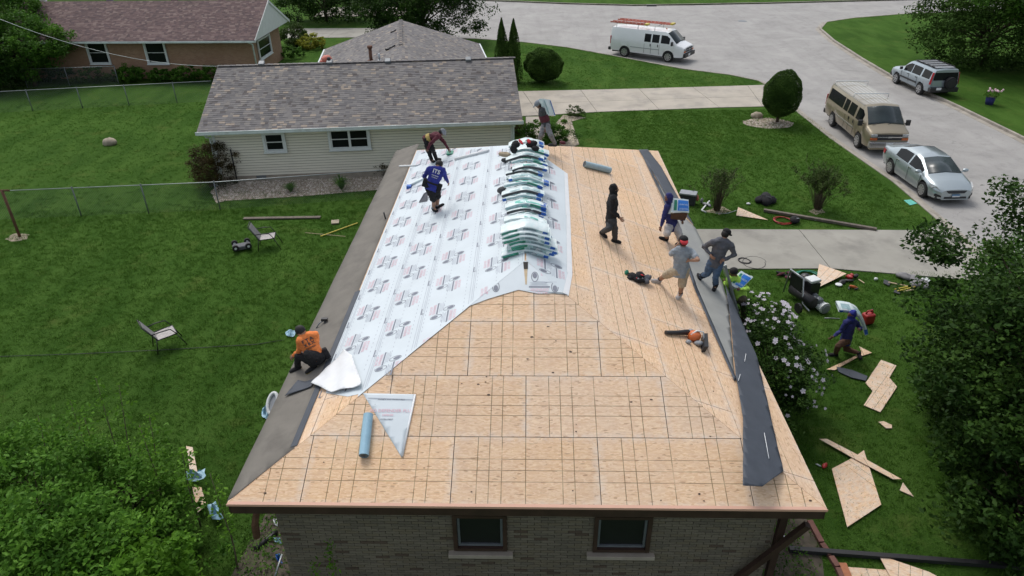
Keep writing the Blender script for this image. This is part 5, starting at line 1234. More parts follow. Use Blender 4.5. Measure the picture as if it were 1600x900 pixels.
heap('dark tangled tool belt draped on the far bundles', 'tool belt', 'tool_belt', p, [('pouch', 'cloth_black', [(-.25, 0, 0, .16, .12, .1), (.2, .02, .0, .18, .12, .1), (.3, -.1, -.08, .12, .1, .08), (-.3, -.12, -.1, .1, .08, .12)]), ('strap', 'cloth_red', [(-.1, .0, .07, .15, .05, .03), (.12, 0, .09, .1, .05, .03)])])
p = RR('left', 786, 303, .05); heap('grey rolled shingle end poking out left of the ridge bundles', 'shingle', 'shingle_roll', p, [('shingle', 'wrap_edge', [(0, 0, .05, .14, .1, .1)])])
p = RR('left', 788, 252, .1); heap('tan and grey glove and knee pad left of the far bundles', 'gloves', 'work_gloves', p, [('glove', 'cloth_khaki', [(.05, .1, .08, .2, .09, .07)]), ('pad', 'cloth_charcoal', [(.05, -.25, .03, .1, .08, .06)])])
p = F3('far', D+1.1, SL-.45, .05); heap('small dark object on the far edge of the deck', 'tool', 'tape_measure', p, [('case', 'cloth_maroon', [(0, 0, .03, .12, .07, .05)])])
# ================================================================ VEHICLES
def paint(name, col, metal=.5): 
    return pm(name, col, 0.28, 0.04, 1.5, metal=metal, coat=0.6)
paint('paint_white', (0.84, 0.86, 0.86), 0.0); paint('paint_tan', (0.30, 0.255, 0.175), .35); paint('paint_silver', (0.40, 0.46, 0.48), .5); paint('paint_blue_grey', (0.36, 0.42, 0.46), .45); paint('paint_worn', (0.50, 0.48, 0.42), .2)
pm('plate', (0.7, 0.72, 0.74), .5, .1, 8); pm('plate_blue', (0.12, 0.25, 0.42), .5, .1, 8)
def interp(tab, x):
    for (x0, a), (x1, b) in zip(tab[:-1], tab[1:]):
        if x <= x1: f = (x-x0)/(x1-x0) if x1 > x0 else 0; return tuple(p+(q-p)*f for p, q in zip(a, b))
    return tab[-1][1]
def vehicle(label, cat, pos, heading, spec):
    """x forward, y left; the shell is lofted through stations, windows are cut out of it as parts"""
    t = thing(spec['name'], label, cat, pos, heading, spec.get('group', 'parked vehicles')); tab = spec['st']; nk = len(tab[0][1])//2
    xs = {x for x, _ in tab}; wr, wz = spec['wr'], spec['wr']; ar = wr+.07
    for c in spec['axles']:
        for k in range(9): xs.add(round(c-ar*math.cos(math.pi*k/8), 3))
    for w_ in spec['win']: xs |= {w_[0], w_[1]}
    xs = sorted(xs); xs = [x for i, x in enumerate(xs) if i == 0 or x-xs[i-1] > .012 or any(x in w_[:2] for w_ in spec['win'])]
    rows = []
    for x in xs:
        v = interp(tab, x); p = [(v[2*i], v[2*i+1]) for i in range(nk)]
        for c in spec['axles']:
            if abs(x-c) < ar-1e-4: 
                z = wz+math.sqrt(ar*ar-(x-c)**2); z = max(z, p[0][1]); p[0] = (p[0][0], z); p[1] = (p[1][0], max(p[1][1], z+.02))
        rows.append(p)
    body = MB(); win = {}
    def V(i, k, sd, off=0.0):
        y, z = rows[i][k]; return Vector((xs[i], sd*(y+off), z))
    front, back, cuts = spec.get('glassf'), spec.get('glassb'), spec['win']
    for sd in (1, -1):
        for i in range(len(xs)-1):
            for k in range(nk-1):
                q = [V(i, k, sd), V(i+1, k, sd), V(i+1, k+1, sd), V(i, k+1, sd)]
                if sd < 0: q = q[::-1]
                xm = (xs[i]+xs[i+1])/2; key = None
                for j, w_ in enumerate(cuts):
                    if w_[0] <= xm <= w_[1] and k == w_[2]: key = ('side', j, sd)
                for nm, g in (('front', front), ('rear', back)):
                    if g and g[0] <= xm <= g[1] and k in g[2]: key = (nm, 0, 0)
                if key: win.setdefault(key, []).append(q)
                elif (q[0]-q[2]).length > .002 and (q[1]-q[3]).length > .002 or True: body.add(q, [(0, 1, 2, 3)], smooth=True)
    for i, rev in ((0, False), (len(xs)-1, True)):
        ring_ = [V(i, k, 1) for k in range(nk)]+[V(i, k, -1) for k in range(nk-1, -1, -1)]
        body.add(ring_ if not rev else ring_[::-1], [tuple(range(len(ring_)))])
    bo = body.build('body', MATS[spec['paint']], t, weld=True)
    md = bo.modifiers.new('edge', 'EDGE_SPLIT'); md.split_angle = math.radians(38)
    for (nm, j, sd), qs in win.items():
        mb = MB()
        for q in qs: mb.add(q, [(0, 1, 2, 3)], smooth=nm == 'front')
        o = mb.build({'side': 'side_window', 'front': 'windscreen', 'rear': 'rear_window'}[nm], MATS['glass_blue' if nm == 'front' else 'glass_dark'], t, weld=True)
        md = o.modifiers.new('s', 'SOLIDIFY'); md.thickness = .012; md.offset = -.2 if nm != 'side' else 0
    # dark inside, so that the glass has depth behind it
    L0, L1 = xs[0]+.12, xs[-1]-.12; hwid = max(r[2][0] for r in rows)
    mb = MB(); mb.box(((L0+L1)/2, 0, spec['floor']+.12), (L1-L0, 2*hwid-.34, .3)); mb.build('underbody', MATS['plastic_black'], t)
    for c in spec['axles']:
        for sd in (1, -1):
            yo = hwid-.015; mb = MB(); mb.tube([(c, sd*(yo-.235), wz), (c, sd*(yo-.21), wz), (c, sd*(yo-.03), wz), (c, sd*yo, wz)], [wr*.93, wr, wr, wr*.9], 26, smooth=False); wh = mb.build('wheel', MATS['rubber'], t)
            mb = MB(); mb.tube([(c, sd*(yo-.02), wz), (c, sd*(yo+.006), wz)], [wr*.66, wr*.66], 24, smooth=False)
            rm = mb.build('rim', MATS['plastic_black' if spec.get('spokes', 5) else 'rim'], wh)
            mb = MB(); mb.tube([(c, sd*(yo+.004), wz), (c, sd*(yo+.02), wz)], wr*.17, 12, smooth=False)
            for k in range(spec.get('spokes', 7)):
                a = 2*math.pi*k/spec.get('spokes', 7); d = Vector((math.cos(a), 0, math.sin(a))); s_ = Vector((-d.z, 0, d.x))
                c0 = Vector((c, sd*(yo+.008), wz)); mb.prism([c0+d*wr*.1-s_*wr*.075, c0+d*wr*.64-s_*wr*.12, c0+d*wr*.64+s_*wr*.12, c0+d*wr*.1+s_*wr*.075], (0, sd*.012, 0))
            mb.tube([(c, sd*(yo-.0), wz), (c, sd*(yo+.012), wz)], wr*.665, 24, cap=False, smooth=False)
            n_ = 24; vs = []
            for k in range(n_): a = 2*math.pi*k/n_; vs += [(c+math.cos(a)*wr*.67, sd*(yo+.012), wz+math.sin(a)*wr*.67), (c+math.cos(a)*wr*.58, sd*(yo+.014), wz+math.sin(a)*wr*.58)]
            mb.add(vs, [(2*k, 2*k+1, (2*k+3) % (2*n_), (2*k+2) % (2*n_)) for k in range(n_)]); mb.build('spokes', MATS['rim'], wh)
    for nm, mat, shp in spec['parts']:
        mb = MB()
        for f_ in (shp if isinstance(shp, list) else [shp]):
            if f_[0] == 'box': mb.box(f_[1], f_[2], Euler(f_[3]).to_matrix() if len(f_) > 3 else None)
            elif f_[0] == 'tube': mb.tube(f_[1], f_[2], f_[3] if len(f_) > 3 else 8)
            elif f_[0] == 'ell': mb.ell(f_[1], f_[2])
            elif f_[0] == 'poly': mb.prism([Vector(p) for p in f_[1]], f_[2])
        o = mb.build(nm, MATS[mat], t)
        if nm in ('bumper', 'mirror', 'headlight', 'tail_light', 'spare_wheel_cover', 'grille'): bevel(o, .02)
    return t
def S(x, *v): return (x, v)
# profile points: sill, mid door, belt, window foot, window head, roof edge, roof middle   (y, z each)
VAN = [S(-1.18, .88, .50, .93, .80, .95, 1.12, .93, 1.25, .84, 1.78, .74, 1.98, 0, 2.04), S(-1.10, .92, .42, .99, .78, .99, 1.12, .965, 1.26, .86, 1.80, .77, 2.02, 0, 2.09),
       S(3.05, .92, .36, .99, .78, .99, 1.12, .965, 1.26, .86, 1.80, .77, 2.02, 0, 2.09), S(3.22, .92, .36, .99, .78, .99, 1.12, .965, 1.26, .86, 1.79, .76, 1.96, 0, 2.02),
       S(3.42, .92, .36, .99, .78, .99, 1.12, .96, 1.25, .87, 1.66, .78, 1.80, 0, 1.88), S(3.95, .92, .37, .98, .78, .975, 1.10, .93, 1.22, .90, 1.27, .84, 1.30, 0, 1.38),
       S(4.02, .92, .37, .98, .78, .97, 1.09, .92, 1.19, .88, 1.23, .80, 1.26, 0, 1.31), S(4.42, .90, .40, .95, .76, .93, 1.02, .90, 1.09, .84, 1.12, .70, 1.14, 0, 1.17), S(4.56, .84, .45, .90, .70, .88, .90, .86, 1.0, .80, 1.03, .66, 1.06, 0, 1.08)]
def van(name, label, pos, hd, pnt, side, extra, group='vans parked in the street'):
    gr = [('grille', 'plastic_black', ('box', (4.585, 0, .88), (.05, 1.15, .26))), ('grille_bar', 'chrome' if pnt == 'paint_tan' else 'plastic_grey', ('box', (4.615, 0, .90), (.02, 1.15, .045))),
          ('badge', 'yellow' if False else 'chrome', ('box', (4.63, 0, .90), (.02, .2, .07)))]
    for sd in (1, -1):
        gr += [('headlight', 'lamp_clear', ('box', (4.56, sd*.72, .96), (.10, .28, .13))), ('turn_lamp', 'amber', ('box', (4.575, sd*.72, .80), (.09, .30, .10))),
               ('mirror', 'plastic_black', [('box', (3.72, sd*1.13, 1.33), (.12, .20, .27)), ('box', (3.74, sd*1.0, 1.30), (.05, .12, .05))]),
               ('tail_light', 'tail_red', ('box', (-1.15, sd*.93, 1.15), (.09, .1, .55)))]
        gr += [('door_handle', 'plastic_black', ('box', (x, sd*.996, 1.06), (.05, .03, .17) if x < 2.7 else (.16, .03, .05))) for x in ((2.02, 2.60) if sd < 0 else (2.60,))]
    gr += [('bumper', 'plastic_black' if pnt == 'paint_white' else 'chrome', ('box', (4.64, 0, .55), (.18, 1.86, .26))), ('bumper', 'plastic_black', ('box', (-1.24, 0, .52), (.2, 1.9, .22))),
           ('number_plate', 'plate', ('box', (4.74, 0 if pnt == 'paint_tan' else -.2, .57), (.015, .32, .16))), ('number_plate', 'plate', ('box', (-1.345, 0, .62), (.015, .32, .16))),
           ('door_seam', 'plastic_black', [('box', (x, sd*.9925, .80), (.014, .012, .66)) for x in (1.55, 2.08, 2.72) for sd in (1, -1)]),
           ('rub_strip', 'chrome' if pnt == 'paint_tan' else 'plastic_grey', [('box', (1.6, sd*.998, .80), (2.3, .015, .04)) for sd in (1, -1)]),
           ('wiper', 'plastic_black', [('tube', [(3.99, y, 1.33), (3.86, y+.5, 1.415)], .012, 5) for y in (-.65, .05)]),
           ('rear_door', pnt, ('box', (-1.19, 0, 1.2), (.03, 1.5, 1.4)))]
    return vehicle(label, 'van', pos, hd, dict(name='van', st=VAN, wr=.37, axles=(0.0, 3.43), win=side, glassf=(3.22, 3.95, (5,)), glassb=None, floor=.34, paint=pnt, parts=gr+extra, group=group, spokes=8))
def place(px_rear, px_front, wb):
    """rear and front wheel contact pixels -> position and heading of the vehicle (near side wheels, seen from the camera)"""
    a, b = G(*px_rear, -.1), G(*px_front, -.1); d = (b-a).normalized(); m_ = (a+b)/2; return m_, math.atan2(d.y, d.x), d
def at_wheels(pr, pf, wb, half):
    m_, hd, d = place(pr, pf, wb); n_ = Vector((-d.y, d.x, 0)); away = n_ if n_.dot(m_-CAM) > 0 else -n_; c = m_+away*half-d*(wb/2); c.z = -.1; return tuple(c), hd
pos, hd = at_wheels((977, 89), (1041, 97), 3.43, .9)
sidew = [(1.52, 2.02, 3), (2.12, 2.66, 3), (2.80, 3.46, 3)]
ex = [('ladder_rack', 'galvanised', [('tube', [(x, -.8, 2.03), (x, -.8, 2.3), (x, .8, 2.3), (x, .8, 2.03)], .022, 6) for x in (-.8, .9, 2.2)]), ('antenna_lamp', 'orange_plastic', ('box', (2.75, .05, 2.12), (.1, .06, .05)))]
wv_ = van('van', 'white work van with pink ladders on its roof rack at the junction', pos, hd, 'paint_white', sidew, ex)
Mv = Matrix.Translation(pos) @ Matrix.Rotation(hd, 4, 'Z')
def vladder(label, x0, x1, y0, y1, z, tilt, mat):
    t = thing('ladder', label, 'ladder', tuple(Mv @ Vector((x0, y0, z))), hd, 'ladders on the white van'); 
    for y in (0, y1-y0):
        mb = MB(); mb.box(((x1-x0)/2, y, .03+abs(y)*tilt), (x1-x0, .035, .09)); mb.build('rail', MATS[mat], t)
    n_ = int((x1-x0)/.3)
    for k in range(n_):
        mb = MB(); mb.tube([(.15+.3*k, 0, .03), (.15+.3*k, y1-y0, .03+abs(y1-y0)*tilt)], .018, 6); mb.build('rung', MATS['galvanised'], t)
    mb = MB(); mb.box((x1-x0-.12, (y1-y0)/2, .05+abs(y1-y0)*tilt/2), (.22, abs(y1-y0)+.06, .11)); mb.build('end_cap', MATS['yellow'], t)
vladder('pink ladder on the side of the rack nearer the camera', -1.35, 1.6, -.78, -.36, 2.33, .0, 'orange_fibre')
vladder('long pink ladder on the far side of the white van rack', -1.3, 3.1, .35, .78, 2.33, .0, 'orange_fibre')
pos, hd = at_wheels((1296, 195), (1341, 233), 3.43, .9); 
yw = 20.75; hd2 = hd
ex = [('ladder_rack', 'white_paint', [('tube', [(x, -.84, 2.03), (x, -.84, 2.2), (x, .84, 2.2), (x, .84, 2.03)], .024, 6) for x in (-.75, 1.75)]),
      ('roof_panel', 'paint_worn', [('box', (.95, y, 2.083-abs(y)*.06), (3.9, .05, .012)) for y in (-.5, -.3, -.1, .1, .3, .5)]), ('gutter_rail', 'chrome', [('box', (1.0, sd*.80, 1.985), (4.1, .03, .03)) for sd in (1, -1)]),
      ('lower_body', 'paint_tan', ('box', (4.6, 0, .38), (.12, 1.7, .12)))]
van('van', 'beige passenger van with a bare white roof rack at the near kerb', pos, hd, 'paint_tan', [(-.95, .62, 3), (.80, 1.42, 3), (1.56, 2.15, 3), (2.80, 3.46, 3)] if False else [(-.95, 1.0, 3), (1.12, 1.62, 3), (1.74, 2.50, 3), (2.72, 3.46, 3)], ex)
# silver saloon
CAR = [S(-.90, .60, .40, .72, .60, .74, .80, .72, .95, .70, 1.0, .62, 1.02, 0, 1.03), S(-.82, .74, .32, .84, .60, .85, .82, .80, .98, .76, 1.03, .68, 1.05, 0, 1.07), S(-.45, .80, .25, .88, .58, .89, .84, .84, .99, .78, 1.06, .70, 1.08, 0, 1.10),
       S(.15, .82, .22, .89, .58, .89, .84, .84, .97, .70, 1.24, .62, 1.31, 0, 1.35), S(.55, .82, .21, .89, .58, .89, .83, .84, .95, .65, 1.33, .55, 1.42, 0, 1.46), S(1.35, .82, .21, .89, .58, .89, .82, .84, .93, .64, 1.34, .54, 1.43, 0, 1.475),
       S(1.75, .82, .21, .89, .58, .89, .81, .84, .92, .66, 1.28, .57, 1.37, 0, 1.42), S(2.55, .82, .22, .89, .58, .885, .79, .82, .89, .76, .93, .70, .96, 0, 1.02), S(2.65, .82, .22, .89, .58, .88, .78, .81, .87, .74, .90, .62, .93, 0, .98),
       S(3.1, .80, .24, .87, .56, .85, .70, .79, .78, .66, .82, .45, .85, 0, .88), S(3.4, .72, .25, .79, .50, .77, .62, .70, .69, .56, .72, .36, .74, 0, .76), S(3.58, .52, .28, .60, .48, .58, .56, .52, .62, .42, .64, .28, .66, 0, .67)]
prt = []
for sd in (1, -1):
    prt += [('headlight', 'lamp_clear', ('poly', [(2.98, sd*.84, .745), (3.34, sd*.70, .70), (3.47, sd*.60, .59), (3.16, sd*.82, .58)], (.045, sd*.05, .045))), ('tail_light', 'tail_red', ('poly', [(-.80, sd*.84, .95), (-.55, sd*.87, .93), (-.60, sd*.885, .72), (-.84, sd*.82, .74)], (-.02, sd*.02, .02))),
            ('mirror', 'paint_silver', [('ell', (2.30, sd*1.0, .99), (.09, .13, .08)), ('box', (2.32, sd*.88, .95), (.06, .12, .03))]), ('door_handle', 'chrome', [('box', (x, sd*.897, .86), (.17, .03, .035)) for x in (.55, 1.5)]),
            ('fog_lamp', 'plastic_black', ('poly', [(3.40, sd*.76, .46), (3.55, sd*.56, .42), (3.55, sd*.56, .34), (3.40, sd*.77, .36)], (.02, sd*.02, 0)))]
prt += [('grille', 'plastic_black', ('poly', [(3.545, -.46, .62), (3.545, .46, .62), (3.60, .32, .51), (3.60, -.32, .51)], (.03, 0, .02))), ('lower_grille', 'plastic_black', ('box', (3.585, 0, .33), (.03, .9, .07))),
        ('number_plate', 'plate_blue', ('box', (3.61, 0, .42), (.015, .31, .12))), ('number_plate', 'plate', ('box', (3.62, 0, .39), (.012, .31, .05))), ('lip', 'paint_silver', ('box', (3.57, 0, .26), (.06, 1.1, .03))),
        ('door_seam', 'plastic_black', [('box', (x, sd*.893, .58), (.012, .012, .55)) for x in (.42, 1.42, 2.38) for sd in (1, -1)]), ('badge', 'chrome', ('box', (3.56, 0, .63), (.015, .12, .045)))]
pos, hd = at_wheels((1391, 272), (1439, 307), 2.7, .78)
vehicle('silver saloon car with dark glass and plate on its nose behind the beige van', 'car', pos, hd, dict(name='parked_car', st=CAR, wr=.325, axles=(0.0, 2.66), win=[(.22, 1.20, 3), (1.30, 2.30, 3)], glassf=(1.75, 2.55, (5,)), glassb=(-.45, .55, (5,)), floor=.25, paint='paint_silver', parts=prt, spokes=9, group='cars parked in the street'))
# blue grey off-roader facing away
SUV = [S(-.92, .78, .50, .84, .75, .84, .95, .80, 1.08, .74, 1.45, .66, 1.62, 0, 1.66), S(-.84, .82, .40, .88, .72, .88, .95, .85, 1.08, .74, 1.50, .68, 1.66, 0, 1.70), S(.3, .82, .34, .89, .72, .89, .95, .85, 1.06, .72, 1.52, .66, 1.68, 0, 1.72),
       S(1.5, .82, .34, .89, .72, .89, .95, .85, 1.04, .72, 1.52, .64, 1.66, 0, 1.71), S(1.75, .82, .34, .89, .72, .89, .95, .85, 1.04, .75, 1.42, .66, 1.56, 0, 1.62), S(2.35, .82, .34, .89, .72, .88, .92, .84, 1.00, .80, 1.06, .72, 1.09, 0, 1.14),
       S(2.45, .82, .34, .89, .72, .88, .90, .83, .98, .78, 1.02, .68, 1.05, 0, 1.09), S(3.15, .80, .38, .86, .70, .84, .84, .80, .92, .72, .96, .55, .98, 0, 1.0), S(3.42, .70, .42, .76, .66, .74, .76, .70, .82, .60, .86, .45, .88, 0, .89)]
prt = []
for sd in (1, -1):
    prt += [('tail_light', 'tail_red', ('poly', [(-.93, sd*.74, 1.50), (-.80, sd*.79, 1.50), (-.84, sd*.885, .82), (-.95, sd*.83, .82)], (-.03, sd*.025, 0))), ('headlight', 'lamp_clear', ('box', (3.36, sd*.62, .78), (.12, .22, .14))),
            ('mirror', 'plastic_black', [('box', (2.08, sd*.99, 1.12), (.12, .16, .16))]), ('door_handle', 'plastic_black', [('box', (x, sd*.895, .92), (.15, .03, .04)) for x in (.55, 1.4)]), ('cladding', 'plastic_black', [('box', (1.3, sd*.893, .63), (1.75, .03, .09))]),
            ('roof_rail', 'plastic_black', [('box', (.4, sd*.63, 1.74), (1.9, .05, .05))]), ('door_seam', 'plastic_black', [('box', (x, sd*.8935, .72), (.012, .012, .5)) for x in (.42, 1.30, 2.12)])]
prt += [('bumper', 'plastic_black', ('box', (-.98, 0, .52), (.26, 1.72, .26))), ('bumper', 'plastic_black', ('box', (3.44, 0, .5), (.2, 1.5, .26))), ('roof_cross_bar', 'plastic_black', [('box', (x, 0, 1.77), (.05, 1.25, .03)) for x in (-.3, .2, .7, 1.2)]), ('roof_panel', 'plastic_grey', ('box', (.35, 0, 1.722), (2.1, 1.15, .02))),
        ('rear_window', 'glass_dark', ('poly', [(-.905, -.70, 1.50), (-.905, .70, 1.50), (-.955, .74, 1.06), (-.955, -.74, 1.06)], (-.015, 0, 0))), ('tailgate', 'paint_blue_grey', ('box', (-.94, 0, .86), (.05, 1.5, .36))),
        ('number_plate', 'plate', ('box', (-1.12, .36, .60), (.015, .3, .14))), ('spare_wheel_cover', 'rubber', ('tube', [(-.97, -.28, .92), (-1.20, -.28, .92)], .34, 26)), ('spare_wheel_cover', 'plastic_black', ('tube', [(-1.20, -.28, .92), (-1.225, -.28, .92)], .25, 22))]
pos, hd = at_wheels((1434, 147), (1400, 131), 2.62, .78)
vehicle('blue grey off-road car with a spare wheel on its back at the far kerb', 'car', pos, hd, dict(name='parked_car', st=SUV, wr=.34, axles=(0.0, 2.62), win=[(-.70, .10, 3), (.25, 1.15, 3), (1.22, 2.0, 3)], glassf=(1.75, 2.35, (5,)), glassb=None, floor=.36, paint='paint_blue_grey', parts=prt, spokes=6, group='cars parked in the street'))
# ================================================================ VEGETATION
leafmat('leaf_dark', (0.019, 0.054, 0.009), (0.095, 0.18, 0.030), .2); leafmat('leaf_mid', (0.050, 0.140, 0.018), (0.185, 0.360, 0.048), .33); leafmat('leaf_bright', (0.09, 0.23, 0.018), (0.20, 0.40, 0.04), .4)
leafmat('leaf_yellow', (0.32, 0.34, 0.04), (0.5, 0.5, 0.10), .3); leafmat('leaf_evergreen', (0.045, 0.098, 0.018), (0.095, 0.175, 0.032), .1, .8); leafmat('leaf_olive', (0.062, 0.11, 0.026), (0.12, 0.18, 0.045), .2); leafmat('leaf_bronze', (0.06, 0.05, 0.018), (0.10, 0.065, 0.022), .2)
leafmat('petal', (0.74, 0.68, 0.78), (0.86, 0.83, 0.88), .3); leafmat('grass_blade', (0.056, 0.142, 0.016), (0.120, 0.245, 0.032), .3, .9)
def leafmesh(name, C, size, mat, parent=None, nz=.4, asp=.55, seed=0, rnd=None, quad=True, dirs=None):
    r = np.random.default_rng(seed+int(len(C))); C = np.asarray(C, np.float32); N = len(C)
    a = r.normal(size=(N, 3)); a[:, 2] *= .6
    if dirs is not None: a = a*.5+dirs
    a /= np.linalg.norm(a, axis=1, keepdims=True)+1e-9
    n = r.normal(size=(N, 3)); n[:, 2] = np.abs(n[:, 2])+nz; b = np.cross(n, a); b /= np.linalg.norm(b, axis=1, keepdims=True)+1e-9
    s = (size*(.6+.8*r.random(N)))[:, None]; nn = np.cross(a, b)
    V = np.stack([C-a*s*.5, C+b*s*asp*.5-a*s*.05+nn*s*.08, C+a*s*.55, C-b*s*asp*.5-a*s*.05+nn*s*.08], 1).reshape(-1, 3)
    me = bpy.data.meshes.new(name); me.vertices.add(4*N); me.vertices.foreach_set('co', V.astype(np.float32).ravel())
    me.loops.add(4*N); me.loops.foreach_set('vertex_index', np.arange(4*N, dtype=np.int32)); me.polygons.add(N)
    me.polygons.foreach_set('loop_start', np.arange(0, 4*N, 4, dtype=np.int32)); me.polygons.foreach_set('loop_total', np.full(N, 4, np.int32))
    at = me.attributes.new('rnd', 'FLOAT', 'FACE'); at.data.foreach_set('value', (rnd if rnd is not None else r.random(N)).astype(np.float32))
    me.update(calc_edges=True); me.materials.append(MATS[mat]); o = link(name, me, parent); o['kind'] = 'stuff'; return o
def blob(r, n, rad, surf=.55, top=0.0, lump=.25, freq=2.0, seed=0):
    """points of an uneven crown: more near the outside, dented by noise, in clumps"""
    d = r.normal(size=(n, 3)); d /= np.linalg.norm(d, axis=1, keepdims=True); k = r.random(n)**(1/3); k = surf+(1-surf)*k
    f = np.array([1+lump*MN.noise(Vector((float(x)*freq+seed, float(y)*freq, float(z)*freq)))*1.8 for x, y, z in d]); P = d*k[:, None]*f[:, None]*np.array(rad)
    return P, k
def crown(label, cat, name, base, h, rad, nleaf, size, mat, trunk=.12, surf=.5, lump=.25, cl=14, seed=1, mat2=None, group=None, zc=None, asp=.6, trunkmat='bark', lean=(0, 0), clump=True, freq=2.0, cf=.27):
    """a tree or shrub: trunk and limbs, and a crown of leaf sized faces gathered in clumps"""
    r = np.random.default_rng(seed); base = Vector(base); t = thing(name, label, cat, tuple(base), 0, group); zc = h-rad[2] if zc is None else zc; cc = np.array([lean[0], lean[1], zc])
    mb = MB(); top = Vector((lean[0], lean[1], zc)); rs = random.Random(seed)
    mb.tube([(0, 0, -.1), top*.35+Vector((rs.uniform(-.1, .1), rs.uniform(-.1, .1), 0)), top], [trunk, trunk*.8, trunk*.45], 8)
    tips = []
    for k in range(cl):
        d = Vector((rs.gauss(0, 1), rs.gauss(0, 1), rs.gauss(.1, .8))).normalized(); e = top+Vector((d.x*rad[0], d.y*rad[1], d.z*rad[2]))*rs.uniform(.55, .9); s0 = top*rs.uniform(.35, 1)
        mb.tube([s0, s0.lerp(e, .5)+Vector((0, 0, .08*rad[2])), e], [trunk*.4, trunk*.22, trunk*.08], 5); tips.append(np.array(e))
    mb.build('trunk' if cat == 'tree' else 'stems', MATS[trunkmat], t)
    if clump:
        nc = cl*6; cp, _ = blob(r, nc, rad, .6, lump=lump, seed=seed, freq=freq); cp = np.vstack([cp+cc, np.array(tips)]); idx = r.integers(0, len(cp), nleaf); cr = (min(rad)*cf)*(.5+1.0*r.random(len(cp)))
        off = r.normal(size=(nleaf, 3)); off /= np.linalg.norm(off, axis=1, keepdims=True); off *= (r.random(nleaf)**.45)[:, None]*cr[idx][:, None]*np.array([1.15, 1.15, .75])
        P = cp[idx]+off; hh = np.clip((off[:, 2]/cr[idx]+1)/2, 0, 1); cr_ = r.random(len(cp))[idx]; rnd = np.clip(.15*hh+.35*cr_**2+.5*r.random(nleaf)**2, 0, 1)
    else:
        P, k = blob(r, nleaf, rad, surf, lump=lump, seed=seed, freq=freq); P = P+cc; rnd = r.random(nleaf)*.7+.3*(k > .9)
    keep = P[:, 2] > .02; P, rnd = P[keep], rnd[keep]
    leafmesh('crown' if cat == 'tree' else 'foliage', P, size, mat, t, seed=seed, rnd=rnd, asp=asp)
    if not clump:
        mb = MB(); mb.ell((cc[0], cc[1], cc[2]), tuple(q*.80 for q in rad), n=18, k=12, jit=.04); mb.build('inner_growth', MATS[mat], t)
    return t
leafmat('leaf_bush', (0.065, 0.18, 0.020), (0.22, 0.44, 0.055), .35)
# big maple-like tree at the right edge
crown('large dark green broadleaf tree filling the right edge', 'tree', 'broadleaf_tree', (16.5, 3.7, 0), 6.2, (3.5, 3.9, 3.2), 90000, .105, 'leaf_dark', .16, cl=46, seed=3, zc=2.9, lump=.42, freq=1.9, cf=.17)
crown('leafy green sapling at the right edge beside the grey drive', 'tree', 'broadleaf_tree', (19.6, 8.0, 0), 3.9, (2.6, 2.4, 1.6), 40000, .10, 'leaf_mid', .1, cl=44, seed=4, zc=2.0, lump=.12, cf=.46)
crown('low dark shrub at the foot of the right hand tree', 'shrub', 'shrub', (14.6, 2.0, 0), 2.6, (1.5, 1.6, 1.3), 14000, .11, 'leaf_dark', .06, cl=16, seed=5, zc=1.2, lump=.35)
crown('dark shrub at the bottom right corner below the tree', 'shrub', 'shrub', (16.3, 0.0, 0), 2.6, (1.9, 1.7, 1.4), 14000, .11, 'leaf_dark', .06, cl=16, seed=15, zc=1.2, lump=.35)
# overgrown bushes bottom left: their own clumps, some with long shoots
BL = [(-6.6, .6, 2.6, (1.5, 1.3, 1.2), 'leaf_bush', 'leafy bush in the bottom left corner of the picture'), (-4.7, 1.6, 2.3, (1.5, 1.3, 1.1), 'leaf_bush', 'loose bush behind the bottom left corner bush'), (-3.2, .0, 2.2, (1.3, 1.1, 1.1), 'leaf_bush', 'dense bush between the corner bush and the bright one'),
      (-1.75, -.35, 2.2, (1.0, .85, .95), 'leaf_bright', 'bright yellowish green bush nearest the left front corner of the house'), (-5.9, 2.6, 1.7, (1.4, 1.1, .8), 'leaf_bush', 'taller thin bush with shoots above the corner bush'), (-3.3, 2.2, 1.5, (1.2, 1.0, .75), 'leaf_bush', 'low bush beside the plank and blue wrappers'),
      (-8.2, 2.2, 1.9, (1.6, 1.3, .95), 'leaf_bush', 'dark bush at the left edge above the corner'), (-2.2, .9, 1.2, (.9, .8, .6), 'leaf_bush', 'small bush under the loose blue wrapper')]
for i, (x, y, h, rad, mt, lb) in enumerate(BL):
    crown(lb, 'bush', 'bush', (x, y, 0), h, rad, int((13000, 4500, 13000, 13000, 3800, 4500, 6500, 5000)[i]*rad[0]*rad[1]), .10 if mt != 'leaf_bright' else .115, mt, .035, cl=20, seed=30+i, zc=h*.5, lump=.45, group='overgrown bushes bottom left', asp=.5)
sh = [((150, 590), 2.9), ((185, 600), 2.9), ((108, 625), 2.6), ((232, 648), 2.4), ((218, 665), 2.3), ((330, 742), 2.3), ((60, 650), 2.5), ((283, 700), 2.0), ((130, 650), 2.4)]
SHN = ['the tallest one, furthest left of the tallest pair', 'right one of the tallest pair', 'standing just left of the tallest pair', 'the upper of two close together on the right', 'the lower of two close together on the right', 'nearest to the pale boards', 'leftmost of all', 'between the close pair and the boards', 'in front of the tallest pair']
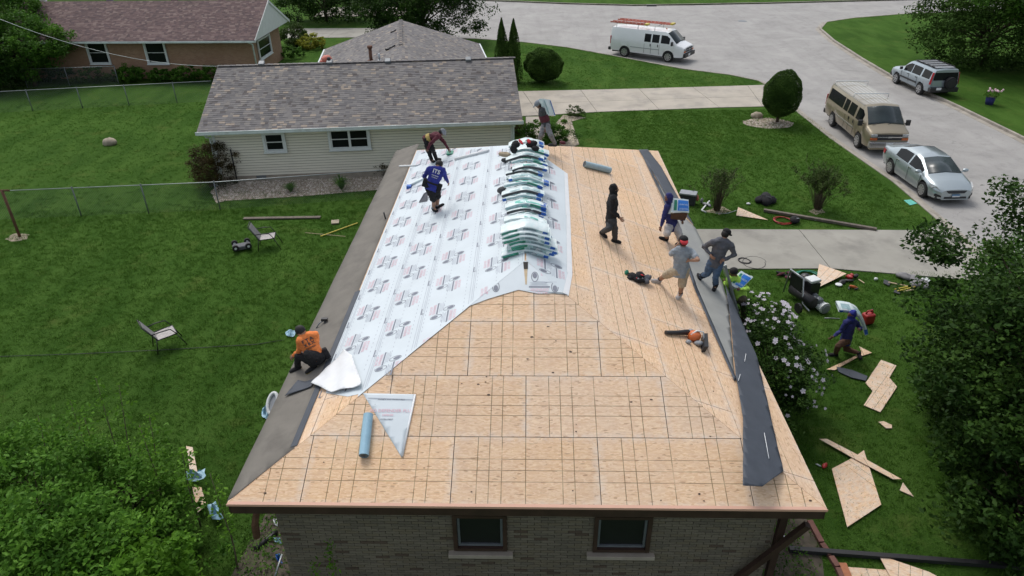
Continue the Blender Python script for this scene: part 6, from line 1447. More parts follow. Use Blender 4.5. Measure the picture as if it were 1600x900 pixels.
for i, ((px, py), h) in enumerate(sh):
    tp = G(px, py, h); b0 = Vector((tp.x+random.uniform(-.3, .3), tp.y-.2, 0)); t = thing('shoot', f'thin leafy shoot above the bushes, {SHN[i]}', 'shoot', tuple(b0), 0, 'shoots above the bushes'); mb = MB(b0)
    pts = [b0.lerp(tp, k/6)+Vector((math.sin(k+i)*.04, math.cos(k*1.3+i)*.04, 0)) for k in range(7)]; mb.tube(pts, [.018-.0022*k for k in range(7)], 5); C = []
    for k in range(110): 
        f = random.uniform(.3, 1); q = b0.lerp(tp, f); C.append(tuple(q-b0+Vector((random.gauss(0, .11*(1.3-f)+.035), random.gauss(0, .11*(1.3-f)+.035), random.gauss(0, .03)))))
    mb.build('stem', MATS['twig'], t); leafmesh('foliage', C, .085, 'leaf_bright', t, seed=i)
# sapling in front of the brick wall
for i, (px, py, h) in enumerate([(515, 846, 1.7), (492, 880, 1.45)]):
    tp = ray_y(px, py, WY0-.35); b0 = Vector((tp.x-.08, tp.y, 0)); t = thing('sapling', ('taller' if i == 0 else 'shorter')+' bright green sapling tip in front of the olive brick wall', 'sapling', tuple(b0), 0, 'saplings by the wall'); mb = MB(b0); mb.tube([b0, b0.lerp(tp, .5)+Vector((.03, 0, 0)), tp], [.012, .01, .004], 5); mb.build('stem', MATS['twig'], t)
    C = [tuple(b0.lerp(tp, f)-b0+Vector((random.gauss(0, .05), random.gauss(0, .05), random.gauss(0, .02)))) for f in [random.uniform(.45, 1) for _ in range(90)]]; leafmesh('foliage', C, .085, 'leaf_bright', t, asp=.35, seed=i)
# rose of sharon beside the right eave
HB = (10.85, 6.25, 0)
hb = crown('large shrub with white flowers beside the right eave', 'shrub', 'flowering_shrub', HB, 2.25, (.92, 1.9, 1.05), 22000, .07, 'leaf_dark', .05, cl=30, seed=8, zc=1.2, lump=.3)
r = np.random.default_rng(5); fl, k_ = blob(r, 700, (1.04, 2.05, 1.18), .93, lump=.3, seed=8); fl += np.array([0, 0, 1.2]); fl = fl[(fl[:, 2] > .9) & ((fl[:, 0] > -.2) | (fl[:, 2] > 2.0))]
fl = fl[r.random(len(fl)) < np.where(fl[:, 1] > -.2, .85, .35)][:330]
def flower(parent, c, s, i):
    mb = MB(); 
    for k in range(5):
        a = 2*math.pi*k/5+i; d = Vector((math.cos(a), math.sin(a), .25)); e = Vector((-math.sin(a), math.cos(a), 0)); mb.add([Vector((0, 0, 0)), d*s*.6+e*s*.38, d*s, d*s*.6-e*s*.38], [(0, 1, 2, 3)], col=random.random())
    mb.ell((0, 0, s*.12), s*.14, n=6, k=4); return mb.build('flower', MATS['petal'], parent)
prot = [flower(hb, (0, 0, 0), .056, i*.5) for i in range(3)]
for i, c in enumerate(fl):
    o = prot[i] if i < 3 else link('flower', prot[i % 3].data, hb); o.location = tuple(float(q) for q in c); s_ = random.uniform(.6, 1.25); o.scale = (s_, s_, s_)
    v = Vector((float(c[0]), float(c[1])*.4, float(c[2]-1.2))); v = v+(CAM-Vector(HB)).normalized()*.8; o.rotation_euler = v.to_track_quat('Z', 'Y').to_euler()
# twiggy shrubs on the right lawn
def twigshrub(label, base, h, w_, seed, nl=2600):
    rs = random.Random(seed); t = thing('twiggy_shrub', label, 'shrub', tuple(base), 0, 'twiggy shrubs on the lawn'); mb = MB(); C = []
    for k in range(70):
        a = rs.uniform(0, 6.28); sp = abs(rs.gauss(0, .6))*w_; hh = h*rs.uniform(.5, 1); e = Vector((math.cos(a)*sp, math.sin(a)*sp, hh)); s0 = Vector((math.cos(a)*.1, math.sin(a)*.1, 0)); m_ = s0.lerp(e, .5)+Vector((0, 0, .12*hh))-Vector((e.x, e.y, 0))*.12
        mb.tube([s0, m_, e], [.010, .007, .003], 4)
        for j in range(4):
            f = rs.uniform(.35, .95); q = m_.lerp(e, f); g = q+Vector((rs.gauss(0, .14), rs.gauss(0, .14), rs.uniform(.05, .3))); mb.tube([q, g], [.005, .002], 3, cap=False)
            for _ in range(nl//280): C.append(tuple(q.lerp(g, rs.random())+Vector((rs.gauss(0, .03),)*3)))
    mb.build('stems', MATS['twig'], t); leafmesh('foliage', C, .06, 'leaf_olive', t, seed=seed)
twigshrub('bare twiggy shrub behind the white downpipe piece on the lawn', G(1120, 329), 1.75, .85, 1, 3400); twigshrub('fuller twiggy shrub nearer the street on the right lawn', G(1277, 327), 1.85, .95, 2, 7800)
# clipped evergreen with stone bed
tb = G(1214, 192); bed = [tb+Vector((math.cos(a)*1.25*random.uniform(.85, 1.1)-.5, math.sin(a)*.95-.1, 0)) for a in [k*math.pi/8 for k in range(16)]]
def pebbles(label, poly, n, size=.06, name='gravel_bed'):
    mb = MB(); mb.prism([(p[0], p[1], .004) for p in poly], (0, 0, .012)); o = struct(name, mb, MATS['stone'], label); P = []; xs_ = [p[0] for p in poly]; ys_ = [p[1] for p in poly]
    mb = MB(); k = 0
    while k < n:
        x, y = random.uniform(min(xs_), max(xs_)), random.uniform(min(ys_), max(ys_)); k += 1
        if not inside((x, y), poly): continue
        s_ = size*random.uniform(.5, 1.2); a = random.uniform(0, 3); c, s2 = math.cos(a)*s_, math.sin(a)*s_; mb.add([(x+c, y+s2, .018), (x-s2*.7, y+c*.7, .018), (x-c, y-s2, .018), (x+s2*.7, y-c*.7, .018), (x, y, .018+s_*.7)], [(0, 1, 4), (1, 2, 4), (2, 3, 4), (3, 0, 4)], col=random.random())
    q = mb.build('pebbles', MATS['pebble'], o); q['kind'] = 'stuff'
pebbles('pebble ring round the clipped evergreen', [(p.x, p.y) for p in bed], 900)
crown('dense clipped egg shaped evergreen by the street', 'shrub', 'evergreen_shrub', tuple(tb), 2.75, (.98, .98, 1.22), 30000, .07, 'leaf_evergreen', .09, surf=.86, lump=.08, cl=10, seed=11, zc=1.55, clump=False, asp=.35)
p = G(1182, 184); mb = MB(p); mb.ell(p+uz*.12, (.34, .24, .2), jit=.12, n=14, k=8); o = mb.build('rock', MATS['stone']); o.location = p; tag(o, 'mottled grey rock in the pebble bed beside the clipped evergreen', 'rock')
p = G(172, 226); mb = MB(p); mb.ell(p+uz*.12, (.36, .26, .24), jit=.08, n=14, k=8); o = mb.build('rock', MATS['stone']); o.location = p; tag(o, 'single rounded pale stone on the far left lawn', 'rock')
# columnar arborvitae pair and round shrub
for px, h, lb in ((785, 3.9, 'left of two tall narrow evergreens beside the grey roof'), (803, 3.85, 'right of two tall narrow evergreens beside the grey roof')):
    b0 = G(px, 128); t = thing('columnar_evergreen', lb, 'tree', tuple(b0), 0, 'narrow evergreens'); mb = MB(); mb.tube([(0, 0, -.1), (0, 0, h*.8)], [.07, .02], 6); mb.build('trunk', MATS['bark'], t)
    r = np.random.default_rng(px); n = 16000; z = r.random(n)**.9*h; a = r.random(n)*6.283; wv2 = .52*(1-(z/h)**2.2)*(.85+.3*np.sin(a*5+z*3))*(r.random(n)**.25)+.02; C = np.stack([np.cos(a)*wv2, np.sin(a)*wv2, z+.05], 1); leafmesh('crown', C, .08, 'leaf_evergreen', t, asp=.35, seed=px, dirs=np.array([[0, 0, 1.2]]))
crown('round dark bushy shrub right of the narrow evergreens', 'shrub', 'round_shrub', tuple(G(849, 129)), 2.15, (1.22, 1.1, 1.02), 24000, .075, 'leaf_evergreen', .06, surf=.8, lump=.12, cl=12, seed=13, zc=1.12, clump=False)
crown('bright green spreading bush behind the far ridge and carrying man', 'bush', 'bush', tuple(G(855, 223)), 1.0, (1.25, .8, .6), 11000, .07, 'leaf_mid', .03, cl=14, seed=14, zc=.5, lump=.3)
crown('small grey green mound plant at the edge of the buff drive', 'plant', 'mound_plant', tuple(G(898, 182)), .5, (.5, .42, .3), 3200, .05, 'leaf_olive', .02, cl=8, seed=16, zc=.25)
crown('low dark bush at the right end of the siding', 'bush', 'bush', tuple(G(808, 209)), .7, (.4, .5, .4), 2400, .05, 'leaf_bronze', .02, cl=8, seed=17, zc=.3)
crown('bronze green bush at the left corner of the siding', 'bush', 'bush', tuple(G(323, 305)+Vector((.1, 1.2, 0))), 2.0, (.95, 1.1, 1.0), 16000, .06, 'leaf_bronze', .05, cl=16, seed=18, zc=.95)
for px, py, lb, s_ in ((455, 304, 'tuft of strappy leaves in the gravel near the window', .55), (534, 300, 'larger strappy leaved clump in the middle of the gravel bed', .8)):
    b0 = G(px, py-3); t = thing('strap_plant', lb, 'plant', tuple(b0), 0, 'strappy plants in the gravel'); C = []; mb = MB()
    for k in range(150):
        a = random.uniform(0, 6.28); e = random.uniform(.2, .75)*s_; hh = s_*random.uniform(.5, 1); d = Vector((math.cos(a), math.sin(a), 0)); q = Vector((-d.y, d.x, 0))*.012
        mb.add([-q, q, d*e*.5+uz*hh*.8+q, d*e+uz*hh*.75, d*e*.5+uz*hh*.8-q], [(0, 1, 2, 4), (4, 2, 3)], col=random.random())
    o = mb.build('leaves', MATS['leaf_mid'], t); o['kind'] = 'stuff'
p = G(597, 275); crown('small purple leaved plant against the siding by the roof edge', 'plant', 'plant', tuple(p), .6, (.35, .25, .3), 1500, .05, 'leaf_bronze', .02, cl=8, seed=19, zc=.35)
# top trees
crown('dark spreading tree standing behind the grey shingle wing', 'tree', 'broadleaf_tree', (-3.6, 51.5, 0), 6.0, (4.9, 3.6, 3.0), 42000, .17, 'leaf_dark', .2, cl=46, seed=20, zc=3.5, lump=.3)
crown('dark hedge like tree at the top beyond the brick house gable', 'tree', 'broadleaf_tree', (-14.0, 61.5, 0), 5.5, (4.4, 2.6, 2.8), 26000, .17, 'leaf_dark', .18, cl=30, seed=21, zc=2.4, lump=.3)
crown('tall tree at the top left edge over the mauve roof', 'tree', 'broadleaf_tree', (-29.8, 41.2, 0), 6.5, (2.0, 2.6, 3.2), 16000, .17, 'leaf_mid', .16, cl=24, seed=22, zc=3.2)
crown('light green tree overhanging the left end of the mauve roof', 'tree', 'broadleaf_tree', (-27.4, 38.0, 0), 4.4, (2.9, 2.0, 1.7), 20000, .15, 'leaf_mid', .14, cl=26, seed=23, zc=2.6, lump=.4)
crown('dark bush under the light green tree at the left edge', 'bush', 'bush', (-29.5, 37.0, 0), 3.4, (2.6, 2.2, 1.8), 18000, .14, 'leaf_dark', .08, cl=20, seed=24, zc=1.6)
for i, (px, py, rx, h, lb) in enumerate([(60, 128, 2.4, 1.2, 'low dark undergrowth behind the short fence at the left'), (150, 122, 2.2, 1.0, 'low growth under the left brick house window'), (205, 116, 1.0, 1.1, 'upright weed between the brick house windows'), (290, 118, 1.1, 1.0, 'rounded low bush near the right end of the brick wall'), (250, 118, .8, .8, 'small low bush under the right brick house window'), (335, 96, 1.6, 1.1, 'bush behind the grey roof at the brick corner')]):
    gp = G(px, py); gp.y = min(gp.y, 38.9); gp.x = ray_y(px, py, 38.9).x
    crown(lb, 'bush', 'bush', tuple(gp), h, (rx, .7, h*.5), 5000, .10, ('leaf_dark', 'leaf_olive', 'leaf_mid', 'leaf_mid', 'leaf_mid', 'leaf_mid')[i], .03, cl=10, seed=40+i, zc=h*.5, group='plants along the brick house')
crown('bright yellow leaved shrub by the brick gable', 'shrub', 'shrub', tuple(G(487, 76)), 1.0, (1.1, .9, .55), 5500, .12, 'leaf_yellow', .03, cl=10, seed=50, zc=.5)
crown('dark shrub left of the yellow one by the brick gable', 'shrub', 'shrub', tuple(G(463, 72)), 1.5, (1.0, 1.4, .8), 7000, .12, 'leaf_olive', .04, cl=10, seed=51, zc=.8)
crown('low flowering border plants below the yellow shrub', 'plant', 'plant', tuple(G(453, 90)), .7, (1.2, .9, .4), 5000, .1, 'leaf_mid', .03, cl=10, seed=52, zc=.35)
# top right trees
crown('dark rounded evergreen thicket on the verge at the top right', 'tree', 'evergreen_tree', (36.2, 42.5, 0), 5.2, (4.6, 3.6, 2.8), 30000, .17, 'leaf_evergreen', .2, cl=34, seed=60, zc=2.5, lump=.2)
crown('tall light green tree overhanging the dark thicket at the top right', 'tree', 'broadleaf_tree', (38.6, 40.0, 0), 9.5, (5.6, 3.4, 3.2), 34000, .19, 'leaf_mid', .25, cl=40, seed=61, zc=6.6, lump=.4)
crown('green tree at the right edge above the flower tub', 'tree', 'broadleaf_tree', (38.3, 33.2, 0), 7.2, (2.9, 2.6, 2.6), 24000, .17, 'leaf_mid', .2, cl=28, seed=62, zc=4.2, lump=.4)
crown('dark tree filling the top right corner', 'tree', 'broadleaf_tree', (43.5, 43.5, 0), 9.0, (4.8, 4.4, 4.2), 26000, .19, 'leaf_dark', .25, cl=30, seed=63, zc=4.6)
t_ = G(1545, 163); tub = thing('flower_tub', 'blue tub of pink flowers on the verge at the right edge', 'planter', tuple(t_)); mb = MB(); mb.tube([(0, 0, 0), (0, 0, .45)], [.20, .26], 16); mb.build('tub', MATS['cloth_navy'], tub); mb = MB(); mb.tube([(0, 0, .451), (0, 0, .455)], .24, 16); mb.build('soil', MATS['soil'], tub)
leafmesh('foliage', blob(rng, 500, (.4, .4, .22), .4)[0]+np.array([0, 0, .6]), .08, 'leaf_mid', tub); 
mb = MB(); [mb.ell((random.gauss(0, .2), random.gauss(0, .2), .72+random.uniform(0, .12)), .06, n=6, k=4) for _ in range(16)]; mb.build('flowers', MATS['ink_pink'], tub)
# ================================================================ GROUND PATCHES AND GRAVEL
pebbles('pale gravel bed along the siding', [tuple(G(x, y).xy) for x, y in ((338, 318), (352, 314), (470, 307), (600, 296), (612, 262), (345, 286), (330, 300))], 6500, .055)
pebbles('gravel patch by the buff drive', [tuple(G(x, y).xy) for x, y in ((878, 236), (905, 226), (893, 190), (915, 184), (880, 180), (862, 200))], 700, .05)
def patch(name, pts, mat, label, z=.008):
    mb = MB(); c = sum((Vector(p) for p in pts), Vector((0, 0)))/len(pts); n = 26; vs = []
    for i in range(n):
        a = 2*math.pi*i/n; f = i/n*len(pts); k = int(f); p = Vector(pts[k]).lerp(Vector(pts[(k+1) % len(pts)]), f-k); p = p+(p-c)*random.uniform(-.08, .08); vs.append((p.x, p.y, z))
    mb.add(vs, [tuple(range(n))]); struct(name, mb, MATS[mat], label)
patch('bare_earth', [tuple(G(x, y).xy) for x, y in ((8, 374), (22, 365), (46, 366), (42, 374), (20, 378))], 'dry_earth', 'bare earth round the foot of the clothes pole')
patch('soil_bed', [(-.9, -.6), (-.55, 3.6), (.5, 3.6), (.5, -1.5), (-.6, -1.5)], 'soil', 'weedy soil beside the left front corner of the house')
patch('soil_bed', [(9.0, -1.2), (9.0, 4), (10.3, 4.2), (10.75, 2.0), (10.5, .4), (10.6, -1.2)], 'soil', 'weedy soil bed at the right front corner of the house')
patch('bare_earth', [tuple(G(x, y).xy) for x, y in ((1100, 330), (1128, 322), (1142, 330), (1126, 336))], 'dry_earth', 'worn soil under the bare twiggy shrub')
patch('bare_earth', [tuple(G(x, y).xy) for x, y in ((1262, 330), (1280, 324), (1290, 332), (1274, 336))], 'dry_earth', 'worn soil under the fuller twiggy shrub')
for i, (a, b_) in enumerate([((1264, 816), (1283, 851)), ((1283, 852), (1297, 871)), ((1297, 872), (1308, 889)), ((1308, 890), (1316, 908))]):
    p, q = G(*a), G(*b_); mb = MB(); mb.box((p+q)/2+uz*.04, ((q-p).length-.02, .11, .09), Matrix.Rotation(math.atan2(q.y-p.y, q.x-p.x), 3, 'Z')); label_mesh(mb, 'edging_brick', MATS['brick_edge'], f'red brick edging block, {("first", "second", "third", "nearest")[i]} from the house along the soil bed', 'brick', 'edging blocks of the soil bed')
# ---- grass blades over the lawns in view, one object
def grass():
    tuft = MB()
    for k in range(9):
        a = random.uniform(0, 6.28); d = Vector((math.cos(a), math.sin(a), 0)); q = Vector((-d.y, d.x, 0))*.006; b0 = Vector((random.gauss(0, .045), random.gauss(0, .045), 0)); h = random.uniform(.03, .07)
        tuft.add([b0-q, b0+q, b0+d*h*.7+uz*h], [(0, 1, 2)], col=random.random())
    to = tuft.build('grass_tuft', MATS['grass_blade']); tm = to.data; bpy.data.objects.remove(to)
    r = np.random.default_rng(2); pts = []
    hz = [(9.0, 13.0), (20.4, 12.2), (20.8, 17), (9, 16.3)]
    for (x0, x1, y0, y1, den, pol) in ((-16, .2, -1, 18, 75, None), (9.5, 20.2, -1, 32, 75, None), (-26, -8, 18, 34, 22, None), (5.5, 20, 26, 32, 30, None), (3.5, 20, 36.5, 50, 22, None), (-9, -.0, 17.5, 20, 60, None)):
        n = int((x1-x0)*(y1-y0)*den); p = r.random((n, 2))*np.array([x1-x0, y1-y0])+np.array([x0, y0]); x, y = p[:, 0], p[:, 1]
        k = np.ones(n, bool); k &= ~((x > 0.2) & (x < 9.2) & (y > 0) & (y < 17)); k &= ~((x > 8.8) & (y > 12.9) & (y < 16.4)); k &= ~((x > 9) & (x < 10.6) & (y < 4)); k &= ~((x > -.7) & (x < .4) & (y < 3.6))
        rp = np.array([inside((a, b_), road_poly) for a, b_ in p[k]]); q = p[k][~rp]; dp = np.array([any(inside((a, b_), qd) for qd in qs[:12]) for a, b_ in q]) if y1 > 30 else np.zeros(len(q), bool); pts.append(q[~dp])
    P = np.vstack(pts); me = bpy.data.meshes.new('lawn_blades'); me.vertices.add(len(P)); me.vertices.foreach_set('co', np.hstack([P, np.full((len(P), 1), .0)]).astype(np.float32).ravel()); me.update()
    ob = link('grass_blades', me); tag(ob, 'short mown grass blades covering the lawns', 'grass', kind='stuff')
    ng = bpy.data.node_groups.new('scatter', 'GeometryNodeTree'); ng.interface.new_socket('Geometry', in_out='INPUT', socket_type='NodeSocketGeometry'); ng.interface.new_socket('Geometry', in_out='OUTPUT', socket_type='NodeSocketGeometry')
    N = ng.nodes; gi, go = N.new('NodeGroupInput'), N.new('NodeGroupOutput'); mp = N.new('GeometryNodeMeshToPoints'); ip = N.new('GeometryNodeInstanceOnPoints')
    src = bpy.data.objects.new('grass_tuft_source', tm); oi = N.new('GeometryNodeObjectInfo'); oi.inputs['Object'].default_value = src; oi.inputs['As Instance'].default_value = True
    rv = N.new('FunctionNodeRandomValue'); rv.data_type = 'FLOAT_VECTOR'; rv.inputs[0].default_value = (-.1, -.1, 0); rv.inputs[1].default_value = (.1, .1, 6.28)
    rsn = N.new('FunctionNodeRandomValue'); rsn.data_type = 'FLOAT'; rsn.inputs[2].default_value = .7; rsn.inputs[3].default_value = 1.5
    L_ = ng.links; L_.new(gi.outputs[0], mp.inputs[0]); L_.new(mp.outputs[0], ip.inputs['Points']); L_.new(oi.outputs['Geometry'], ip.inputs['Instance']); L_.new(rv.outputs[0], ip.inputs['Rotation']); L_.new(rsn.outputs[1], ip.inputs['Scale']); L_.new(ip.outputs[0], go.inputs[0])
    md = ob.modifiers.new('scatter', 'NODES'); md.node_group = ng
grass()
# ================================================================ THINGS ON THE LAWNS
def board(label, pts, h=.03, mat='osb', cat='board', group='sheathing off-cuts on the lawn', th=.012, tilt=None):
    P = [G(x, y) for x, y in pts]; o0 = P[0]; e = (P[1]-P[0]).normalized(); e2 = Vector((-e.y, e.x, 0)); uvs = [((p-o0).dot(e)+.05, (p-o0).dot(e2)+.05) for p in P]
    mb = MB(); mb.prism([p+uz*(h+(tilt[i] if tilt else 0)) for i, p in enumerate(P)], (0, 0, th), uvs=uvs); o = mb.build('board_offcut', MATS[mat]); return tag(o, label, cat, group)
board('thin v-shaped board under the walking man', [(1291, 579), (1304, 580), (1339, 560), (1362, 553), (1342, 543), (1346, 552), (1330, 561)])
board('z-shaped board lying on the lawn right of the shrub', [(1376, 564), (1400, 573), (1389, 592), (1401, 606), (1375, 646), (1349, 635), (1363, 613), (1352, 600)])
board('large six sided board leaning in the grass below', [(1299, 735), (1335, 716), (1349, 706), (1376, 791), (1323, 826)], .04)
board('long thin plank lying across the large board', [(1279, 690), (1291, 690), (1345, 718), (1407, 753), (1394, 753), (1330, 719)], .075)
board('small triangular splinter board beside the tree shade', [(1410, 756), (1427, 778), (1405, 768)])
board('pale leaf shaped chip of board in the grass', [(1372, 661), (1380, 660), (1393, 666), (1393, 671), (1384, 671)])
board('small pale chip of board below the shrub', [(1239, 623), (1244, 624), (1249, 631), (1241, 629)])
board('triangular board by the grey drive at the right', [(1153, 325), (1200, 345), (1150, 338)])
board('triangular board leaning over red tools', [(1278, 420), (1321, 434), (1273, 454)], .03, tilt=(.15, .12, .02))
board('board off-cut at the bottom edge beside the copper flashing', [(1322, 888), (1392, 893), (1400, 925), (1332, 925)])
board('pointed board at the bottom edge overlapping another', [(1371, 871), (1450, 898), (1500, 925), (1400, 925)], .07)
board('narrow pale board lying in the bushes bottom left', [(295, 710), (305, 712), (313, 752), (302, 755)], .25, group='boards in the bushes')
board('second piece of pale board lower in the bushes', [(304, 772), (318, 772), (326, 800), (312, 812)], .2, group='boards in the bushes')
def bar(label, cat, name, a, b_, w_, h, mat, z=.03, group=None):
    p, q = G(*a), G(*b_); mb = MB(); mb.box((p+q)/2+uz*(z+h/2), ((q-p).length, w_, h), Matrix.Rotation(math.atan2(q.y-p.y, q.x-p.x), 3, 'Z')); return label_mesh(mb, name, MATS[mat], label, cat, group)
bar('long weathered plank on the left lawn beyond the chair', 'plank', 'plank', (381, 343), (501, 341), .17, .04, 'wood_old_and_lap_shade')
bar('short pale grey paving tile on the left lawn', 'tile', 'paving_tile', (518, 349), (530, 348), .32, .04, 'stone')
bar('thin pale stick lying on the left lawn', 'stick', 'stick', (501, 371), (559, 350), .035, .03, 'yellow')
bar('thin faint stick crossing the lawn near the left eave', 'stick', 'stick', (477, 365), (540, 371), .012, .02, 'wood_pale')
bar('long dark gutter length lying on the right lawn', 'gutter', 'gutter_length', (1193, 331), (1369, 361), .14, .09, 'wood_old_and_lap_shade')
bar('pale strip of metal beside the dark gutter length', 'strip', 'metal_strip', (1196, 329), (1275, 346), .03, .02, 'galvanised')
bar('black downspout extension lying at the bottom right', 'pipe', 'downspout_extension', (1232, 862), (1640, 893), .10, .09, 'plastic_black')
bar('white pipe end at the black downspout extension', 'pipe', 'pipe_end', (1213, 861), (1226, 862), .09, .10, 'white_paint', .3)
bar('short copper coloured flashing upright near the bottom', 'flashing', 'flashing', (1315, 884), (1325, 908), .14, .06, 'copper')
bar('small stick on the lawn right of the red tools', 'stick', 'stick', (1341, 438), (1350, 444), .03, .02, 'wood_pale')
mb = MB(); p, q, r3 = G(1108, 316), G(1096, 330), G(1103, 333); mb.tube([p+uz*.05, q+uz*.04, r3+uz*.04], .035, 6); label_mesh(mb, 'downpipe_piece', MATS['white_paint'], 'bent white downpipe piece left of the twiggy shrub', 'pipe')
mb = MB(); mb.tube([G(x, y, .02) for x, y in ((1118, 333), (1128, 334), (1138, 333), (1150, 329), (1160, 330))], .014, 5); label_mesh(mb, 'cord', MATS['galvanised'], 'loose grey cord under the twiggy shrub', 'cord')
# cooler
p = G(1074, 323)+Vector((.05, .3, 0)); c = thing('cooler', 'navy cooler box with grey lid on the lawn by the right eave', 'cooler', tuple(p), -.35); mb = MB(); mb.box((0, 0, .22), (.62, .40, .42)); bevel(mb.build('box', MATS['cloth_charcoal'], c), .03); mb = MB(); mb.box((0, 0, .47), (.68, .45, .08)); bevel(mb.build('lid', MATS['plastic_grey'], c), .025); mb = MB(); mb.tube([(-.33, 0, .3), (-.37, 0, .38), (.37, 0, .38), (.33, 0, .3)], .012, 6); mb.build('handle', MATS['plastic_grey'], c)
heap('orange and clear bottles standing behind the cooler', 'bottles', 'bottles', G(1092, 318), [('bottle', 'orange_fibre', [(-.1, 0, .25, .07, .07, .14)]), ('clear_bottle', 'plastic_grey', [(.1, 0, .12, .06, .06, .13), (.2, -.2, .06, .07, .12, .06), (.35, -.3, .05, .12, .06, .05)])])
heap('black cloth bag lying on the right lawn', 'bag', 'bag', G(1195, 317), [('bag_body', 'cloth_black', [(0, 0, .15, .42, .26, .2), (.2, 0, .13, .25, .22, .15), (-.2, .02, .13, .22, .22, .15)]), ('bag_strap', 'cloth_charcoal', [(0, -.1, .32, .25, .03, .02)])])
heap('small white carton on the right lawn', 'carton', 'carton', G(1169, 320), [('carton_body', 'white_paint', [(0, 0, .05, .09, .06, .04)])])
def coil(label, p, R_, n, mat, th=.014, ax=1.0):
    mb = MB(); pts = []
    for k in range(n*16+1):
        a = 2*math.pi*k/16; rr = R_*(1+.12*math.sin(k*.7)); pts.append(p+Vector((math.cos(a)*rr, math.sin(a)*rr*ax, .02+.012*(k/16)+random.uniform(0, .008))))
    mb.tube(pts, th, 5); return label_mesh(mb, 'hose_coil', MATS[mat], label, 'hose')
coil('red hose coil beside the black bag near the drive', G(1223, 346), .33, 4, 'red_plastic'); coil('dark green hose coil near the leaning triangular board', G(1263, 434), .38, 5, 'print_green', .018)
coil('thin black cable loop on the grey drive', G(1178, 411), .42, 1, 'plastic_black', .012); coil('small cable loop at the ladder side of the drive', G(1163, 409), .2, 3, 'plastic_black', .012)
heap('black and silver tool case lying near the dark gutter', 'case', 'tool_case', G(1241, 348), [('case_body', 'cloth_black', [(0, 0, .12, .28, .18, .13)]), ('case_trim', 'metal_grey', [(.0, -.08, .2, .16, .04, .03)])])
heap('tangle of red and black straps on the lawn below the drive', 'straps', 'strap_heap', G(1227, 432), [('strap', 'cloth_black', [(-.1, .1, .05, .2, .1, .05), (.2, .15, .05, .18, .12, .06), (.1, -.1, .04, .15, .1, .05)]), ('red_strap', 'cloth_maroon', [(-.15, .02, .08, .18, .05, .04), (0, -.2, .07, .12, .08, .05), (.12, .05, .1, .1, .06, .03)]), ('pink_strap', 'ink_pink', [(.03, -.22, .11, .07, .04, .03)])])
heap('red and black nail gun by the leaning triangular board', 'tool', 'nail_gun', G(1326, 436), [('housing', 'red_plastic', [(0, 0, .08, .17, .08, .08), (.1, .05, .12, .08, .06, .06)]), ('magazine', 'plastic_black', [(.22, .04, .1, .1, .08, .06), (-.12, -.2, .05, .2, .06, .05), (-.35, -.3, .05, .15, .09, .05)]), ('tag', 'white_paint', [(-.5, -.45, .05, .12, .11, .03)])])
heap('small orange and black tool on the lawn', 'tool', 'caulk_gun', G(1333, 451), [('body', 'orange_plastic', [(0, 0, .06, .05, .16, .05)]), ('grip', 'plastic_black', [(-.12, .0, .04, .12, .04, .03), (.07, -.08, .04, .08, .03, .03)])])
heap('small white object in the grass right of the tools', 'litter', 'litter', G(1368, 438), [('cup', 'white_paint', [(0, 0, .05, .07, .06, .05)])])
heap('red plug and pink tool lying by the roof corner', 'tool', 'chalk_reel', G(1288, 730), [('reel', 'red_plastic', [(0, 0, .05, .1, .05, .04)]), ('tip', 'galvanised', [(-.13, .02, .04, .07, .02, .02)])])
# shovels and grey cloth
g0 = G(1425, 448); t = thing('shovel_heap', 'grey cloth thrown over long handled shovels by the tree', 'tools', tuple(g0))
for a, b_, m_ in (((1388, 441), (1428, 449), 'wood_pale'), ((1398, 452), (1428, 446), 'yellow'), ((1402, 455), (1430, 448), 'yellow'), ((1408, 457), (1428, 452), 'wood_pale')):
    mb = MB(g0); mb.tube([G(*a, .05), G(*b_, .1)], .022, 6); mb.build('shovel_handle', MATS[m_], t)
mb = MB(g0); mb.prism([G(1381, 437, .03), G(1392, 441, .04), G(1389, 447, .04), G(1380, 443, .03)], (0, 0, .02)); mb.build('shovel_blade', MATS['black_metal'], t)
mb = MB(g0); mb.prism([G(1398, 453, .03), G(1408, 457, .04), G(1405, 460, .04), G(1396, 457, .03)], (0, 0, .02)); mb.build('shovel_blade', MATS['black_metal'], t)
mb = MB(); [mb.ell(q-g0+Vector((0, 0, .1)), (.28, .18, .1), Euler((0, 0, random.uniform(0, 3))).to_matrix(), 10, 6, jit=.15) for q in (G(1413, 436), G(1427, 440), G(1436, 446), G(1442, 448), G(1430, 447))]; mb.build('cloth', MATS['cloth_dust'], t)
mb = MB(); [mb.ell(q-g0+Vector((0, 0, .12)), (.16, .1, .05), n=8, k=6, jit=.15) for q in (G(1443, 441), G(1446, 444))]; mb.build('white_cloth', MATS['white_paint'], t)
